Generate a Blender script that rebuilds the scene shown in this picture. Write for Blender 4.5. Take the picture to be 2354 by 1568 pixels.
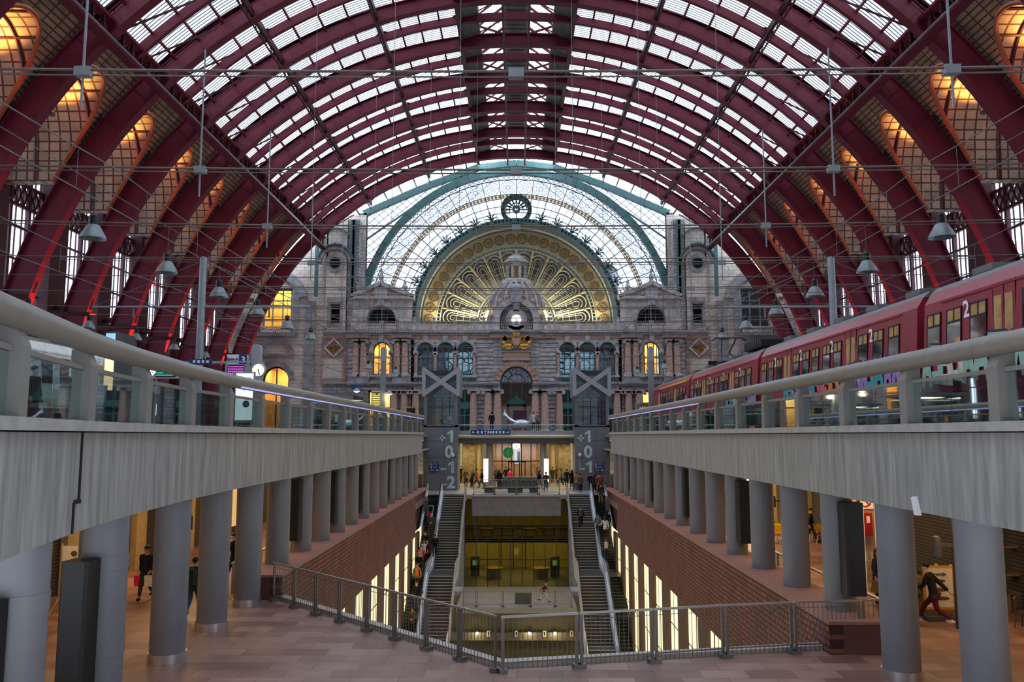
import bpy, math, random
from math import sin, cos, tan, atan, pi, radians, sqrt, hypot
from mathutils import Vector, Matrix, Euler
for o in list(bpy.data.objects): bpy.data.objects.remove(o)
S = bpy.context.scene
COL = S.collection
random.seed(7)

# ------------------------------------------------------------------ camera
FPX, W, H = 1900.0, 2354, 1568
VPX, VPY = 1187.0, 1000.0            # vanishing point of the hall's length
EYE = 5.4                            # eye height over the street-level floor
PITCH = atan((VPY - H / 2) / FPX)
YAW = atan((VPX - W / 2) / FPX)
cd = bpy.data.cameras.new('camera'); cam = bpy.data.objects.new('camera', cd); COL.objects.link(cam)
cd.sensor_width = 36; cd.lens = 36 * FPX / W; cd.clip_end = 600; cd.clip_start = .1
cam.location = (0, 0, EYE); cam.rotation_euler = (pi / 2 + PITCH, 0, YAW)
S.camera = cam
# ------------------------------------------------------------------ sky and exposure
wd = bpy.data.worlds.new('sky'); S.world = wd; wd.use_nodes = True
bg = wd.node_tree.nodes['Background']; bg.inputs[0].default_value = (.80, .90, 1.0, 1); bg.inputs[1].default_value = 2.0
S.view_settings.view_transform = 'Standard'; S.view_settings.look = 'None'
S.view_settings.gamma = 1; S.view_settings.use_curve_mapping = False
S.view_settings.exposure = 1.7
S.cycles.max_bounces = 7; S.cycles.diffuse_bounces = 4; S.cycles.glossy_bounces = 3
S.cycles.transmission_bounces = 4; S.cycles.transparent_max_bounces = 10
S.cycles.caustics_reflective = False; S.cycles.caustics_refractive = False

def light(kind, loc, energy, color=(1, .8, .5), size=1, size_y=None, rot=(0, 0, 0), spot=None, name='lamp_light', parent=None):
    l = bpy.data.lights.new(name, kind); l.energy = energy * .7; l.color = color
    if kind == 'AREA':
        l.size = size
        if size_y: l.shape = 'RECTANGLE'; l.size_y = size_y
    elif kind in ('POINT', 'SPOT'): l.shadow_soft_size = size
    if spot: l.spot_size = spot; l.spot_blend = .6
    o = bpy.data.objects.new(name, l); COL.objects.link(o); o.location = loc; o.rotation_euler = rot
    if parent: o.parent = parent
    return o

# ------------------------------------------------------------------ materials
MATS = {}
def nodes(name):
    m = bpy.data.materials.new(name); m.use_nodes = True
    nt = m.node_tree; return m, nt, nt.nodes['Principled BSDF']
def N(nt, t, **kw):
    n = nt.nodes.new('ShaderNode' + t)
    for k, v in kw.items():
        if k in n.inputs: n.inputs[k].default_value = v
        else: setattr(n, k, v)
    return n
def mat(name, col, rough=.6, metal=0, var=.12, scale=3.0, bump=0.0, spec=.4, stretch=None):
    if name in MATS: return MATS[name]
    m, nt, b = nodes(name)
    b.inputs['Roughness'].default_value = rough; b.inputs['Metallic'].default_value = metal
    b.inputs['Specular IOR Level'].default_value = spec
    tc = N(nt, 'TexCoord'); mp = N(nt, 'Mapping'); nt.links.new(tc.outputs['Object'], mp.inputs[0])
    if stretch: mp.inputs['Scale'].default_value = stretch
    nz = N(nt, 'TexNoise', Scale=scale, Detail=5.0); nt.links.new(mp.outputs[0], nz.inputs['Vector'])
    cr = N(nt, 'ValToRGB'); nt.links.new(nz.outputs['Fac'], cr.inputs[0])
    cr.color_ramp.elements[0].position = .3; cr.color_ramp.elements[1].position = .7
    cr.color_ramp.elements[0].color = (*[c * (1 - var) for c in col], 1)
    cr.color_ramp.elements[1].color = (*[min(1, c * (1 + var)) for c in col], 1)
    nt.links.new(cr.outputs[0], b.inputs['Base Color'])
    if bump:
        bp = N(nt, 'Bump', Strength=bump, Distance=.02); nt.links.new(nz.outputs['Fac'], bp.inputs['Height']); nt.links.new(bp.outputs[0], b.inputs['Normal'])
    MATS[name] = m; return m
def emit(name, col, strength=1.0):
    if name in MATS: return MATS[name]
    m, nt, b = nodes(name)
    b.inputs['Base Color'].default_value = (*[c * .5 for c in col], 1)
    b.inputs['Emission Color'].default_value = (*col, 1); b.inputs['Emission Strength'].default_value = strength * .7
    MATS[name] = m; return m
def brick(name, c1, c2, mortar, bw, bh, ms=.01, axes='XZ', rough=.8, mask=None, bias=0.0, dirt=.3, uv=False, offset=.5):
    """block or tile pattern over the object's own coordinates"""
    if name in MATS: return MATS[name]
    m, nt, b = nodes(name); b.inputs['Roughness'].default_value = rough
    tc = N(nt, 'TexCoord'); sp = N(nt, 'SeparateXYZ'); cb = N(nt, 'CombineXYZ')
    nt.links.new(tc.outputs['UV' if uv else 'Object'], sp.inputs[0])
    nt.links.new(sp.outputs[axes[0]], cb.inputs[0]); nt.links.new(sp.outputs[axes[1]], cb.inputs[1])
    bt = N(nt, 'TexBrick'); bt.offset = offset; nt.links.new(cb.outputs[0], bt.inputs['Vector'])
    for k, v in (('Color1', (*c1, 1)), ('Color2', (*c2, 1)), ('Mortar', (*mortar, 1)), ('Scale', 1.0), ('Mortar Size', ms), ('Bias', bias), ('Brick Width', bw), ('Row Height', bh)):
        bt.inputs[k].default_value = v
    nz = N(nt, 'TexNoise', Scale=.9, Detail=6.0); nt.links.new(tc.outputs['Object'], nz.inputs['Vector'])
    cr = N(nt, 'ValToRGB'); nt.links.new(nz.outputs['Fac'], cr.inputs[0])
    cr.color_ramp.elements[0].position = .3; cr.color_ramp.elements[1].position = .7
    cr.color_ramp.elements[0].color = (1 - dirt, 1 - dirt, 1 - dirt, 1); cr.color_ramp.elements[1].color = (1, 1, 1, 1)
    mx = N(nt, 'Mix', data_type='RGBA', blend_type='MULTIPLY'); mx.inputs[0].default_value = 1
    nt.links.new(bt.outputs['Color'], mx.inputs[6]); nt.links.new(cr.outputs[0], mx.inputs[7])
    nt.links.new(mx.outputs[2], b.inputs['Base Color'])
    bp = N(nt, 'Bump', Strength=.4, Distance=.03); bp.invert = True
    nt.links.new(bt.outputs['Fac'], bp.inputs['Height']); nt.links.new(bp.outputs[0], b.inputs['Normal'])
    MATS[name] = m; return m
def pane(name, tint=(.9, .95, .95), gloss=.12, rough=.03, gcol=(1, 1, 1)):
    """window glass: see-through with a reflection that grows at grazing angles"""
    if name in MATS: return MATS[name]
    m = bpy.data.materials.new(name); m.use_nodes = True; nt = m.node_tree; nt.nodes.clear()
    out = N(nt, 'OutputMaterial'); tr = N(nt, 'BsdfTransparent'); tr.inputs[0].default_value = (*tint, 1)
    gl = N(nt, 'BsdfGlossy'); gl.inputs['Roughness'].default_value = rough; gl.inputs[0].default_value = (*gcol, 1)
    fr = N(nt, 'LayerWeight', Blend=.25); ma = N(nt, 'Math', operation='MULTIPLY_ADD')
    nt.links.new(fr.outputs['Fresnel'], ma.inputs[0]); ma.inputs[1].default_value = .5; ma.inputs[2].default_value = gloss
    mx = N(nt, 'MixShader'); nt.links.new(ma.outputs[0], mx.inputs[0]); nt.links.new(tr.outputs[0], mx.inputs[1]); nt.links.new(gl.outputs[0], mx.inputs[2])
    nt.links.new(mx.outputs[0], out.inputs[0]); MATS[name] = m; return m
def ribbed_glass(name, period, duty, clear, bar, axis):
    """lapped roof glazing: clear bands between darker overlaps"""
    m = bpy.data.materials.new(name); m.use_nodes = True; nt = m.node_tree; nt.nodes.clear()
    out = N(nt, 'OutputMaterial'); tc = N(nt, 'TexCoord'); sp = N(nt, 'SeparateXYZ'); nt.links.new(tc.outputs['Object'], sp.inputs[0])
    d = N(nt, 'Math', operation='DIVIDE'); nt.links.new(sp.outputs[axis], d.inputs[0]); d.inputs[1].default_value = period
    f = N(nt, 'Math', operation='FRACT'); nt.links.new(d.outputs[0], f.inputs[0])
    l = N(nt, 'Math', operation='LESS_THAN'); nt.links.new(f.outputs[0], l.inputs[0]); l.inputs[1].default_value = duty
    tr = N(nt, 'BsdfTransparent'); tr.inputs[0].default_value = (*clear, 1)
    t2 = N(nt, 'BsdfTransparent'); t2.inputs[0].default_value = (*bar, 1)
    mx = N(nt, 'MixShader'); nt.links.new(l.outputs[0], mx.inputs[0]); nt.links.new(tr.outputs[0], mx.inputs[1]); nt.links.new(t2.outputs[0], mx.inputs[2])
    nt.links.new(mx.outputs[0], out.inputs[0]); MATS[name] = m; return m

# ------------------------------------------------------------------ mesh builder
class MB:
    def __init__(s): s.v = []; s.f = []; s.uv = []; s.has_uv = False
    def poly(s, pts, uvs=None):
        n = len(s.v); s.v += [tuple(p) for p in pts]; s.f.append(tuple(range(n, n + len(pts))))
        s.uv.append(uvs); s.has_uv = s.has_uv or uvs is not None
        return s
    def add(s, v, f):
        n = len(s.v); s.v += [tuple(p) for p in v]; s.f += [tuple(i + n for i in q) for q in f]; s.uv += [None] * len(f)
        return s
    def box(s, x0, x1, y0, y1, z0, z1, M=None):
        v = [(x0, y0, z0), (x1, y0, z0), (x1, y1, z0), (x0, y1, z0), (x0, y0, z1), (x1, y0, z1), (x1, y1, z1), (x0, y1, z1)]
        if M: v = [M @ Vector(p) for p in v]
        return s.add(v, [(3, 2, 1, 0), (4, 5, 6, 7), (0, 1, 5, 4), (1, 2, 6, 5), (2, 3, 7, 6), (3, 0, 4, 7)])
    def bar(s, a, b, w, h, up=(0, 0, 1)):
        a, b = Vector(a), Vector(b); d = (b - a); L = d.length
        if L < 1e-6: return s
        d /= L; u = Vector(up); x = d.cross(u)
        if x.length < 1e-4: x = d.cross(Vector((0, 1, 0)))
        x.normalize(); u = x.cross(d)
        v = []
        for p in (a, b):
            for i, j in ((-1, -1), (1, -1), (1, 1), (-1, 1)): v.append(p + x * (i * w / 2) + u * (j * h / 2))
        return s.add(v, [(3, 2, 1, 0), (4, 5, 6, 7), (0, 1, 5, 4), (1, 2, 6, 5), (2, 3, 7, 6), (3, 0, 4, 7)])
    def tube(s, path, r, n=10, caps=True):
        P = [Vector(p) for p in path]; R = r if isinstance(r, (list, tuple)) else [r] * len(P)
        v = []; f = []; ref = None
        for i, p in enumerate(P):
            t = (P[min(i + 1, len(P) - 1)] - P[max(i - 1, 0)]).normalized()
            if ref is None:
                ref = t.cross(Vector((0, 0, 1)))
                if ref.length < 1e-3: ref = Vector((1, 0, 0))
            x = (ref - t * ref.dot(t)).normalized(); ref = x; y = t.cross(x)
            v += [p + x * (R[i] * cos(2 * pi * k / n)) + y * (R[i] * sin(2 * pi * k / n)) for k in range(n)]
        for i in range(len(P) - 1):
            for k in range(n): f.append((i * n + k, i * n + (k + 1) % n, (i + 1) * n + (k + 1) % n, (i + 1) * n + k))
        if caps: f.append(tuple(range(n))[::-1]); f.append(tuple(range((len(P) - 1) * n, len(P) * n)))
        return s.add(v, f)
    def lathe(s, prof, c=(0, 0, 0), n=20, a0=0, a1=2 * pi):
        v = []; f = []; full = abs(a1 - a0 - 2 * pi) < 1e-6; m = n if full else n + 1
        for r, z in prof: v += [(c[0] + r * cos(a0 + (a1 - a0) * k / n), c[1] + r * sin(a0 + (a1 - a0) * k / n), c[2] + z) for k in range(m)]
        for i in range(len(prof) - 1):
            for k in range(n):
                k2 = (k + 1) % m; f.append((i * m + k, i * m + k2, (i + 1) * m + k2, (i + 1) * m + k))
        s.add(v, f); return s
    def cyl(s, c, r, z0, z1, n=20, r2=None):
        r2 = r if r2 is None else r2
        return s.lathe([(0, z0), (r, z0), (r2, z1), (0, z1)], c, n)
    def prism(s, pts, y0, y1):
        """outline in x,z swept from y0 to y1"""
        n = len(pts); v = [(x, y0, z) for x, z in pts] + [(x, y1, z) for x, z in pts]
        f = [tuple(range(n)), tuple(range(2 * n - 1, n - 1, -1))]
        f += [(i, n + i, n + (i + 1) % n, (i + 1) % n) for i in range(n)]
        return s.add(v, f)
    def slab(s, pts, z0, z1):
        """outline in x,y swept from z0 to z1"""
        n = len(pts); v = [(x, y, z0) for x, y in pts] + [(x, y, z1) for x, y in pts]
        f = [tuple(range(n - 1, -1, -1)), tuple(range(n, 2 * n))]
        f += [(i, (i + 1) % n, n + (i + 1) % n, n + i) for i in range(n)]
        return s.add(v, f)
    def xprism(s, pts, x0, x1):
        """outline in y,z swept from x0 to x1"""
        n = len(pts); v = [(x0, y, z) for y, z in pts] + [(x1, y, z) for y, z in pts]
        f = [tuple(range(n - 1, -1, -1)), tuple(range(n, 2 * n))]
        f += [(i, (i + 1) % n, n + (i + 1) % n, n + i) for i in range(n)]
        return s.add(v, f)
    def ring(s, cx, cz, r0, r1, a0, a1, y0, y1, n=32):
        """ring segment standing in the x,z plane"""
        closed = abs(a1 - a0 - 2 * pi) < 1e-6; v = []; f = []; m = n if closed else n + 1
        for k in range(m):
            a = a0 + (a1 - a0) * k / n
            for r, y in ((r0, y0), (r1, y0), (r1, y1), (r0, y1)): v.append((cx + r * cos(a), y, cz + r * sin(a)))
        for k in range(n):
            a, b = 4 * k, 4 * ((k + 1) % m)
            for i in range(4): f.append((a + i, a + (i + 1) % 4, b + (i + 1) % 4, b + i))
        if not closed: f.append((0, 1, 2, 3)); f.append((4 * n + 3, 4 * n + 2, 4 * n + 1, 4 * n))
        return s.add(v, f)
    def disc(s, cx, cz, r, y0, y1, n=24): return s.prism([(cx + r * cos(2 * pi * k / n), cz + r * sin(2 * pi * k / n)) for k in range(n)], y0, y1)
    def ball(s, c, r, n=10, m=7):
        rx, ry, rz = r if isinstance(r, (tuple, list)) else (r, r, r)
        v = []; f = []
        for i in range(m + 1):
            t = pi * i / m
            v += [(c[0] + rx * sin(t) * cos(2 * pi * k / n), c[1] + ry * sin(t) * sin(2 * pi * k / n), c[2] - rz * cos(t)) for k in range(n)]
        for i in range(m):
            for k in range(n): f.append((i * n + k, i * n + (k + 1) % n, (i + 1) * n + (k + 1) % n, (i + 1) * n + k))
        return s.add(v, f)
    def mesh(s, name, smooth=False):
        me = bpy.data.meshes.new(name); me.from_pydata(s.v, [], s.f); me.validate(); me.update()
        if s.has_uv and len(me.polygons) == len(s.f):
            ul = me.uv_layers.new(name='UVMap')
            for p, u in zip(me.polygons, s.uv):
                if u:
                    for li, q in zip(p.loop_indices, u): ul.data[li].uv = q
        if smooth:
            me.shade_smooth(); me.set_sharp_from_angle(angle=radians(38))
        return me
    def build(s, name, m, parent=None, smooth=False, world=False, kind=None, label=None):
        if world and parent is not None:
            l = parent_loc(parent); s.v = [(p[0] - l[0], p[1] - l[1], p[2] - l[2]) for p in s.v]
        me = s.mesh(name, smooth); me.materials.append(MATS[m] if isinstance(m, str) else m)
        o = bpy.data.objects.new(name, me); COL.objects.link(o)
        if parent is not None: o.parent = parent
        if kind: o['kind'] = kind
        if label: o['label'] = label
        return o
def parent_loc(p):
    l = Vector((0, 0, 0))
    while p is not None: l += p.location; p = p.parent
    return l
def tag(o, label, cat, group=None, kind=None):
    if label: o['label'] = label
    if cat: o['category'] = cat
    if group: o['group'] = group
    if kind: o['kind'] = kind
    return o
def thing(name, label, cat, loc=(0, 0, 0), rz=0, group=None):
    o = bpy.data.objects.new(name, None); COL.objects.link(o); o.location = loc; o.rotation_euler = (0, 0, rz)
    o.empty_display_size = .2
    return tag(o, label, cat, group)
def struct(name, loc=(0, 0, 0)):
    o = bpy.data.objects.new(name, None); COL.objects.link(o); o.location = loc; o['kind'] = 'structure'; return o
def copy_tree(o, parent=None):
    kids = [c for c in o.children]
    c = o.copy(); COL.objects.link(c)
    if parent is not None: c.parent = parent
    for k in kids: copy_tree(k, c)
    return c
def text(body, size, loc, m, parent=None, rot=(pi / 2, 0, 0), name='lettering', align='CENTER', ext=.01, sx=1.0, bold=0):
    c = bpy.data.curves.new(name, 'FONT'); c.body = body; c.size = size; c.align_x = align; c.align_y = 'CENTER'; c.extrude = ext; c.offset = bold
    c.resolution_u = 3
    o = bpy.data.objects.new(name, c); COL.objects.link(o); o.location = loc; o.rotation_euler = rot; o.scale = (sx, 1, 1)
    c.materials.append(MATS[m] if isinstance(m, str) else m)
    bpy.context.view_layer.update()
    me = bpy.data.meshes.new_from_object(o); bpy.data.objects.remove(o); bpy.data.curves.remove(c)
    o = bpy.data.objects.new(name, me); COL.objects.link(o); o.location = loc; o.rotation_euler = rot; o.scale = (sx, 1, 1)
    if parent is not None: o.parent = parent; o.location = Vector(loc) - parent_loc(parent)
    return o
ORD = ['first', 'second', 'third', 'fourth', 'fifth', 'sixth', 'seventh', 'eighth', 'ninth', 'tenth', 'eleventh', 'twelfth', 'thirteenth', 'fourteenth', 'fifteenth', 'sixteenth', 'seventeenth', 'eighteenth', 'nineteenth', 'twentieth', 'twenty-first', 'twenty-second', 'twenty-third', 'twenty-fourth', 'twenty-fifth', 'twenty-sixth']
def at(px, py, Y):
    """place on the upright plane at distance Y that the photograph shows at px, py"""
    d = Vector(((px - W / 2) / FPX, (H / 2 - py) / FPX, -1)); d.rotate(cam.rotation_euler); t = Y / d.y
    return d.x * t, EYE + d.z * t
def ground(px, py, z):
    d = Vector(((px - W / 2) / FPX, (H / 2 - py) / FPX, -1)); d.rotate(cam.rotation_euler); t = (z - EYE) / d.z
    return d.x * t, d.y * t
_wn = [0]
def wname():
    _wn[0] += 1; return 'window_%d' % _wn[0]

# palette
mat('red_steel', (.122, .0135, .028), .6, var=.12, scale=4, spec=.22)
mat('dark_red_steel', (.052, .010, .014), .55, scale=4)
mat('brown_steel', (.085, .038, .032), .6)
mat('teal_steel', (.085, .19, .19), .5, var=.15)
mat('teal_paint', (.06, .21, .20), .5)
mat('pale_teal', (.36, .47, .40), .5)
mat('gold', (.75, .42, .10), .35, .8, var=.25, scale=8)
mat('gilt_plaster', (.66, .50, .27), .6, var=.15)
mat('amber_glass', (.65, .28, .04), .3)
mat('dark_grey', (.06, .062, .068), .5)
mat('lead', (.10, .095, .11), .6, var=.2)
mat('black', (.008, .008, .010), .45)
mat('steel', (.55, .55, .57), .28, .9, var=.08)
mat('brushed_steel', (.42, .41, .40), .4, .8, var=.08)
mat('galvanised', (.27, .30, .32), .5, .3)
mat('tube_paint', (.25, .228, .20), .42, .25, var=.08)
mat('post_paint', (.22, .205, .19), .5, .1, var=.05)
mat('column_paint', (.165, .167, .188), .5, var=.05, scale=2)
mat('tower_grey', (.15, .163, .185), .5, var=.05)
mat('tower_frame', (.34, .34, .37), .5, var=.05)
mat('white_paint', (.75, .75, .73), .5, var=.04)
mat('sign_white', (.85, .85, .85), .5, var=.02)
mat('sign_blue', (.012, .05, .22), .4, var=.05)
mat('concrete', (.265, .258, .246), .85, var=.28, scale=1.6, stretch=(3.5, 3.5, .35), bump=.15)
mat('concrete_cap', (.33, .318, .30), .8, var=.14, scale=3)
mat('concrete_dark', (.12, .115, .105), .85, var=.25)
mat('stone_grey', (.34, .325, .345), .8, var=.35, scale=1.3, bump=.2)
mat('stone_trim', (.46, .43, .435), .75, var=.35, scale=2)
mat('stone_pale', (.72, .62, .54), .8, var=.22, scale=1.5)
mat('stone_pink', (.52, .33, .26), .6, var=.25, scale=5)
brick('stone_blocks', (.62, .585, .595), (.42, .405, .42), (.15, .14, .15), 1.1, .42, .03, dirt=.4)
brick('pale_blocks', (.95, .83, .74), (.80, .68, .60), (.34, .28, .25), .95, .42, .018, dirt=.25)
brick('rose_blocks', (.55, .38, .32), (.42, .32, .29), (.12, .09, .085), .9, .42, .02, dirt=.35)
# ================================================================== train shed
RA, RB = 31.7, 32.0                  # inner half-span and rise of the arches, over eye height
BAY = 6.95; Y0 = 44.2
RIBS = [Y0 + BAY * k for k in range(-9, 8)]
GA = math.acos(22.8 / RA)            # angle of the long side girders
def arc(t, off=0.0): return (RA + off) * cos(t), EYE + (RB + off) * sin(t)
def depth(t): return .85 + .75 * abs(cos(t)) ** 1.5
def strip(mb, ts, o0, o1, y0, y1):
    """solid curved bar following the arch between offsets o0(t), o1(t)"""
    v = []; f = []
    for t in ts:
        a = arc(t, o0(t)); b = arc(t, o1(t))
        v += [(a[0], y0, a[1]), (b[0], y0, b[1]), (b[0], y1, b[1]), (a[0], y1, a[1])]
    for k in range(len(ts) - 1):
        for i in range(4): f.append((4 * k + i, 4 * k + (i + 1) % 4, 4 * k + 4 + (i + 1) % 4, 4 * k + 4 + i))
    n = 4 * (len(ts) - 1); f += [(0, 1, 2, 3), (n + 3, n + 2, n + 1, n)]
    return mb.add(v, f)
def lin(a, b, n): return [a + (b - a) * i / n for i in range(n + 1)]
TS = lin(0.0, pi, 84)
def make_rib():
    r = thing('arch_rib', '', 'arch rib')
    w = strip(MB(), TS, lambda t: 0, depth, -.10, .10)
    for t in lin(.04, pi - .04, 40):
        a = arc(t, .05); b = arc(t, depth(t) - .05); w.bar((a[0], 0, a[1]), (b[0], 0, b[1]), .06, .30, up=(0, 1, 0))
    w.build('web', 'red_steel', r)
    strip(MB(), TS, lambda t: -.07, lambda t: .0, -.34, .34).build('lower_flange', 'red_steel', r)
    strip(MB(), TS, depth, lambda t: depth(t) + .07, -.34, .34).build('upper_flange', 'red_steel', r)
    for s in (-1, 1): MB().box(s * 32.4 - 1.1, s * 32.4 + 1.1, -.6, .6, 5.5, 6.3).build('foot', 'dark_red_steel', r)
    return r
def make_secondary():
    r = thing('roof_arch', '', 'roof arch')
    ts = lin(GA, pi - GA, 44)
    strip(MB(), ts, lambda t: .40, lambda t: .98, -.07, .07).build('web', 'red_steel', r)
    strip(MB(), ts, lambda t: .34, lambda t: .40, -.17, .17).build('lower_flange', 'red_steel', r)
    return r
rib0 = make_rib(); sec0 = make_secondary()
for i, y in enumerate(reversed(RIBS)):
    o = rib0 if i == 0 else copy_tree(rib0)
    o.location = (0, y, 0); o['group'] = 'main ribs of the train shed'
    o['label'] = 'deep red arch rib spanning the hall, %s from the facade' % ORD[i]
    o2 = sec0 if i == 0 else copy_tree(sec0)
    o2.location = (0, y - BAY / 2, 0); o2['group'] = 'thin arches between the main ribs'
    o2['label'] = 'thin red roof arch under the glazing, %s between ribs from the stone facade' % ORD[i]
# ---- glazed roof: one window per half bay and side, between lantern and girder
XL = [4.4, 10.2, 17.0, 22.8]         # lantern edge, two purlins, side girder
ribbed_glass('roof_glass', .29, .45, (.62, .655, .69), (.025, .03, .037), 'Y')
def glazing(s, half):
    """half = -1: secondary arch on the far side, 1: on the near side"""
    root = struct(wname()); L = BAY / 2
    tt = [math.acos(x / RA) for x in XL]
    g = MB(); fr = MB()
    T = lambda t: t if s > 0 else pi - t
    ts = lin(tt[3], tt[0], 24); v = []
    for t in ts:
        x, z = arc(T(t), 1.0); v += [(x, 0, z), (x, L, z)]
    g.add(v, [(2 * i, 2 * i + 1, 2 * i + 3, 2 * i + 2) for i in range(24)])
    g.build('glass', 'roof_glass', root)
    for a in range(3):
        n = 4
        for k in range(1, n):
            t = T(tt[a] + (tt[a + 1] - tt[a]) * k / n); x, z = arc(t, .93)
            fr.bar((x, 0, z), (x, L, z), .13, .16)
        # rounded corners against the secondary arch
        ye = L if half < 0 else 0; sy = -1 if half < 0 else 1; R = .95
        for e, d in ((tt[a], (tt[a + 1] > tt[a]) * 2 - 1), (tt[a + 1], (tt[a + 1] < tt[a]) * 2 - 1)):
            pts = []
            for k in range(7):
                q = pi / 2 * k / 6
                x, z = arc(T(e + d * (R - R * cos(q)) / (RA + 1)), .96); pts.append((x, ye + sy * (R - R * sin(q)), z))
            x, z = arc(T(e), .96); fr.poly([(x, ye, z)] + pts)
    fr.build('frame', 'red_steel', root)
    return root
for s in (-1, 1):
    pr = [glazing(s, -1), glazing(s, 1)]
    for i, y in enumerate([RIBS[0] - BAY] + RIBS):
        for h in (0, 1):
            o = pr[h]
            if i: o = copy_tree(pr[h]); o.name = wname()
            o.location = (0, y + h * BAY / 2, 0)
for o in [o for o in COL.objects if o.name.startswith('window_') and o.parent is None]:
    o['kind'] = 'structure'
YA, YB = RIBS[0] - BAY, 95.6
# ---- long purlins and side girders
def longbeam(x, name, label, cat, off, h, w, mname, lattice=False):
    t = math.acos(min(1, abs(x) / RA)); xx, z = arc(t if x > 0 else pi - t, off)
    o = thing(name, label, cat, (xx, YA, z))
    b = MB()
    if not lattice:
        b.box(-w / 2, w / 2, 0, YB - YA, -h / 2, h / 2); b.build('beam', mname, o)
        c = MB(); y = 0
        while y < YB - YA - 1:
            c.bar((0, y, -h / 2), (0, y + .87, -h / 2 - .45), .06, .06); c.bar((0, y + .87, -h / 2 - .45), (0, y + 1.74, -h / 2), .06, .06); y += 1.74
        c.bar((0, 0, -h / 2 - .45), (0, YB - YA, -h / 2 - .45), .10, .08); c.build('lattice', mname, o)
    return o
for s, sd in ((-1, 'left'), (1, 'right')):
    longbeam(s * 10.2, 'roof_purlin', 'dark red lattice purlin running lengthwise, inner one on the %s roof slope' % sd, 'purlin', .35, .5, .2, 'dark_red_steel')
    longbeam(s * 17.0, 'roof_purlin', 'dark red lattice purlin running lengthwise, outer one on the %s roof slope' % sd, 'purlin', .35, .5, .2, 'dark_red_steel')
    # ladder-like box girder where glazing and timber vaults meet
    x0 = s * 22.8; z0 = EYE + 22.6; L = YB - YA
    o = thing('side_girder', 'long red ladder girder between glass roof and timber vaults on the %s' % sd, 'girder', (x0, YA, z0))
    for dx, dz, nm in ((0, -.75, 'lower_chord'), (0, .55, 'upper_chord')):
        MB().box(-.28, .28, 0, L, dz - .09, dz + .09).build(nm, 'red_steel', o)
    b = MB(); y = 0
    while y < L: b.box(-.09, .09, y, y + .14, -.66, .46); y += 1.16
    b.build('ladder_post', 'dark_red_steel', o)['kind'] = 'stuff'
    b = MB().box(-s * .45 - .05, -s * .45 + .05, 0, L, -.82, -.70); b.build('walkway_rail', 'steel', o)
    # thin struts from girder to the roof
    for i, y in enumerate(RIBS):
        q = thing('roof_brace', 'thin red struts above the %s girder, %s pair from the facade' % (sd, ORD[len(RIBS) - 1 - i]), 'brace', (x0, y, z0), group='struts over the side girders')
        for dy in (.8, BAY / 2 + .8):
            t1 = GA + .16; xa, za = arc(t1 if s > 0 else pi - t1, .4)
            MB().bar((0, dy, .4), (xa - x0, dy + 1.9, za - z0), .11, .11).build('strut', 'dark_red_steel', q)
# ---- raised lantern along the ridge
zr = arc(pi / 2, .9)[1]
def sheet(name, pts, m, par, n=None):
    mb = MB()
    for i in range(len(pts) - 1):
        (x0, z0), (x1, z1) = pts[i], pts[i + 1]
        mb.poly([(x0, YA, z0), (x0, YB, z0), (x1, YB, z1), (x1, YA, z1)])
    return mb.build(name, m, par)
mat('zinc', (.16, .175, .17), .6, var=.25, scale=2)
ribbed_glass('lantern_glass', .30, .33, (.55, .58, .61), (.04, .05, .06), 'Y')
lan = thing('roof_lantern', 'raised ridge lantern with zinc gutters and glazed slopes along the roof top', 'roof lantern')
for s in (-1, 1):
    sheet('gutter_band', [(s * 4.5, zr - .45), (s * 3.0, zr - .1)], 'zinc', lan)
    sheet('louvre_wall', [(s * 3.0, zr - .1), (s * 3.0, zr + .9)], 'brown_steel', lan)
    sheet('lantern_glazing', [(s * 3.1, zr + .9), (s * .95, zr + 2.6)], 'lantern_glass', lan)
    MB().box(s * 4.5 - .16, s * 4.5 + .16, YA, YB, zr - .9, zr - .3).build('edge_beam', 'dark_red_steel', lan)
    MB().box(s * 1.0 - .1, s * 1.0 + .1, YA, YB, zr - 1.0, zr - .55).build('ridge_rail', 'dark_red_steel', lan)
    fr = MB(); y = YA
    while y < YB:
        fr.bar((s * 3.05, y, zr - .1), (s * 3.05, y, zr + .9), .14, .14); fr.bar((s * 3.05, y, zr + .85), (s * .95, y, zr + 2.55), .12, .12)
        fr.bar((s * 3.0, y, zr + .2), (s * 1.0, y + BAY / 4, zr + 2.3), .10, .10); y += BAY / 4
    fr.build('lantern_bars', 'red_steel', lan)
sheet('ridge_cover', [(-1.0, zr + 2.62), (1.0, zr + 2.62)], 'zinc', lan)
cb = MB(); y = YA
while y < YB: cb.box(-1.0, 1.0, y, y + .06, zr + 2.5, zr + 2.62); y += .8
cb.build('corrugation', 'dark_grey', lan)
for i, y in enumerate(RIBS):
    q = thing('ridge_bracket', 'scrolled red bracket pair under the ridge lantern, %s from the facade' % ORD[len(RIBS) - 1 - i], 'bracket', (0, y, zr), group='scroll brackets along the ridge')
    for s in (-1, 1):
        MB().ring(s * .55, -.55, .28, .40, 0, 2 * pi, -.08, .08, 16).build('scroll', 'dark_red_steel', q)
        MB().bar((s * .2, 0, -.2), (s * 3.0, 0, .7), .14, .14).bar((s * 1.0, 0, -.7), (s * 1.0, 0, 2.4), .14, .14).build('brace', 'red_steel', q)

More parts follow.
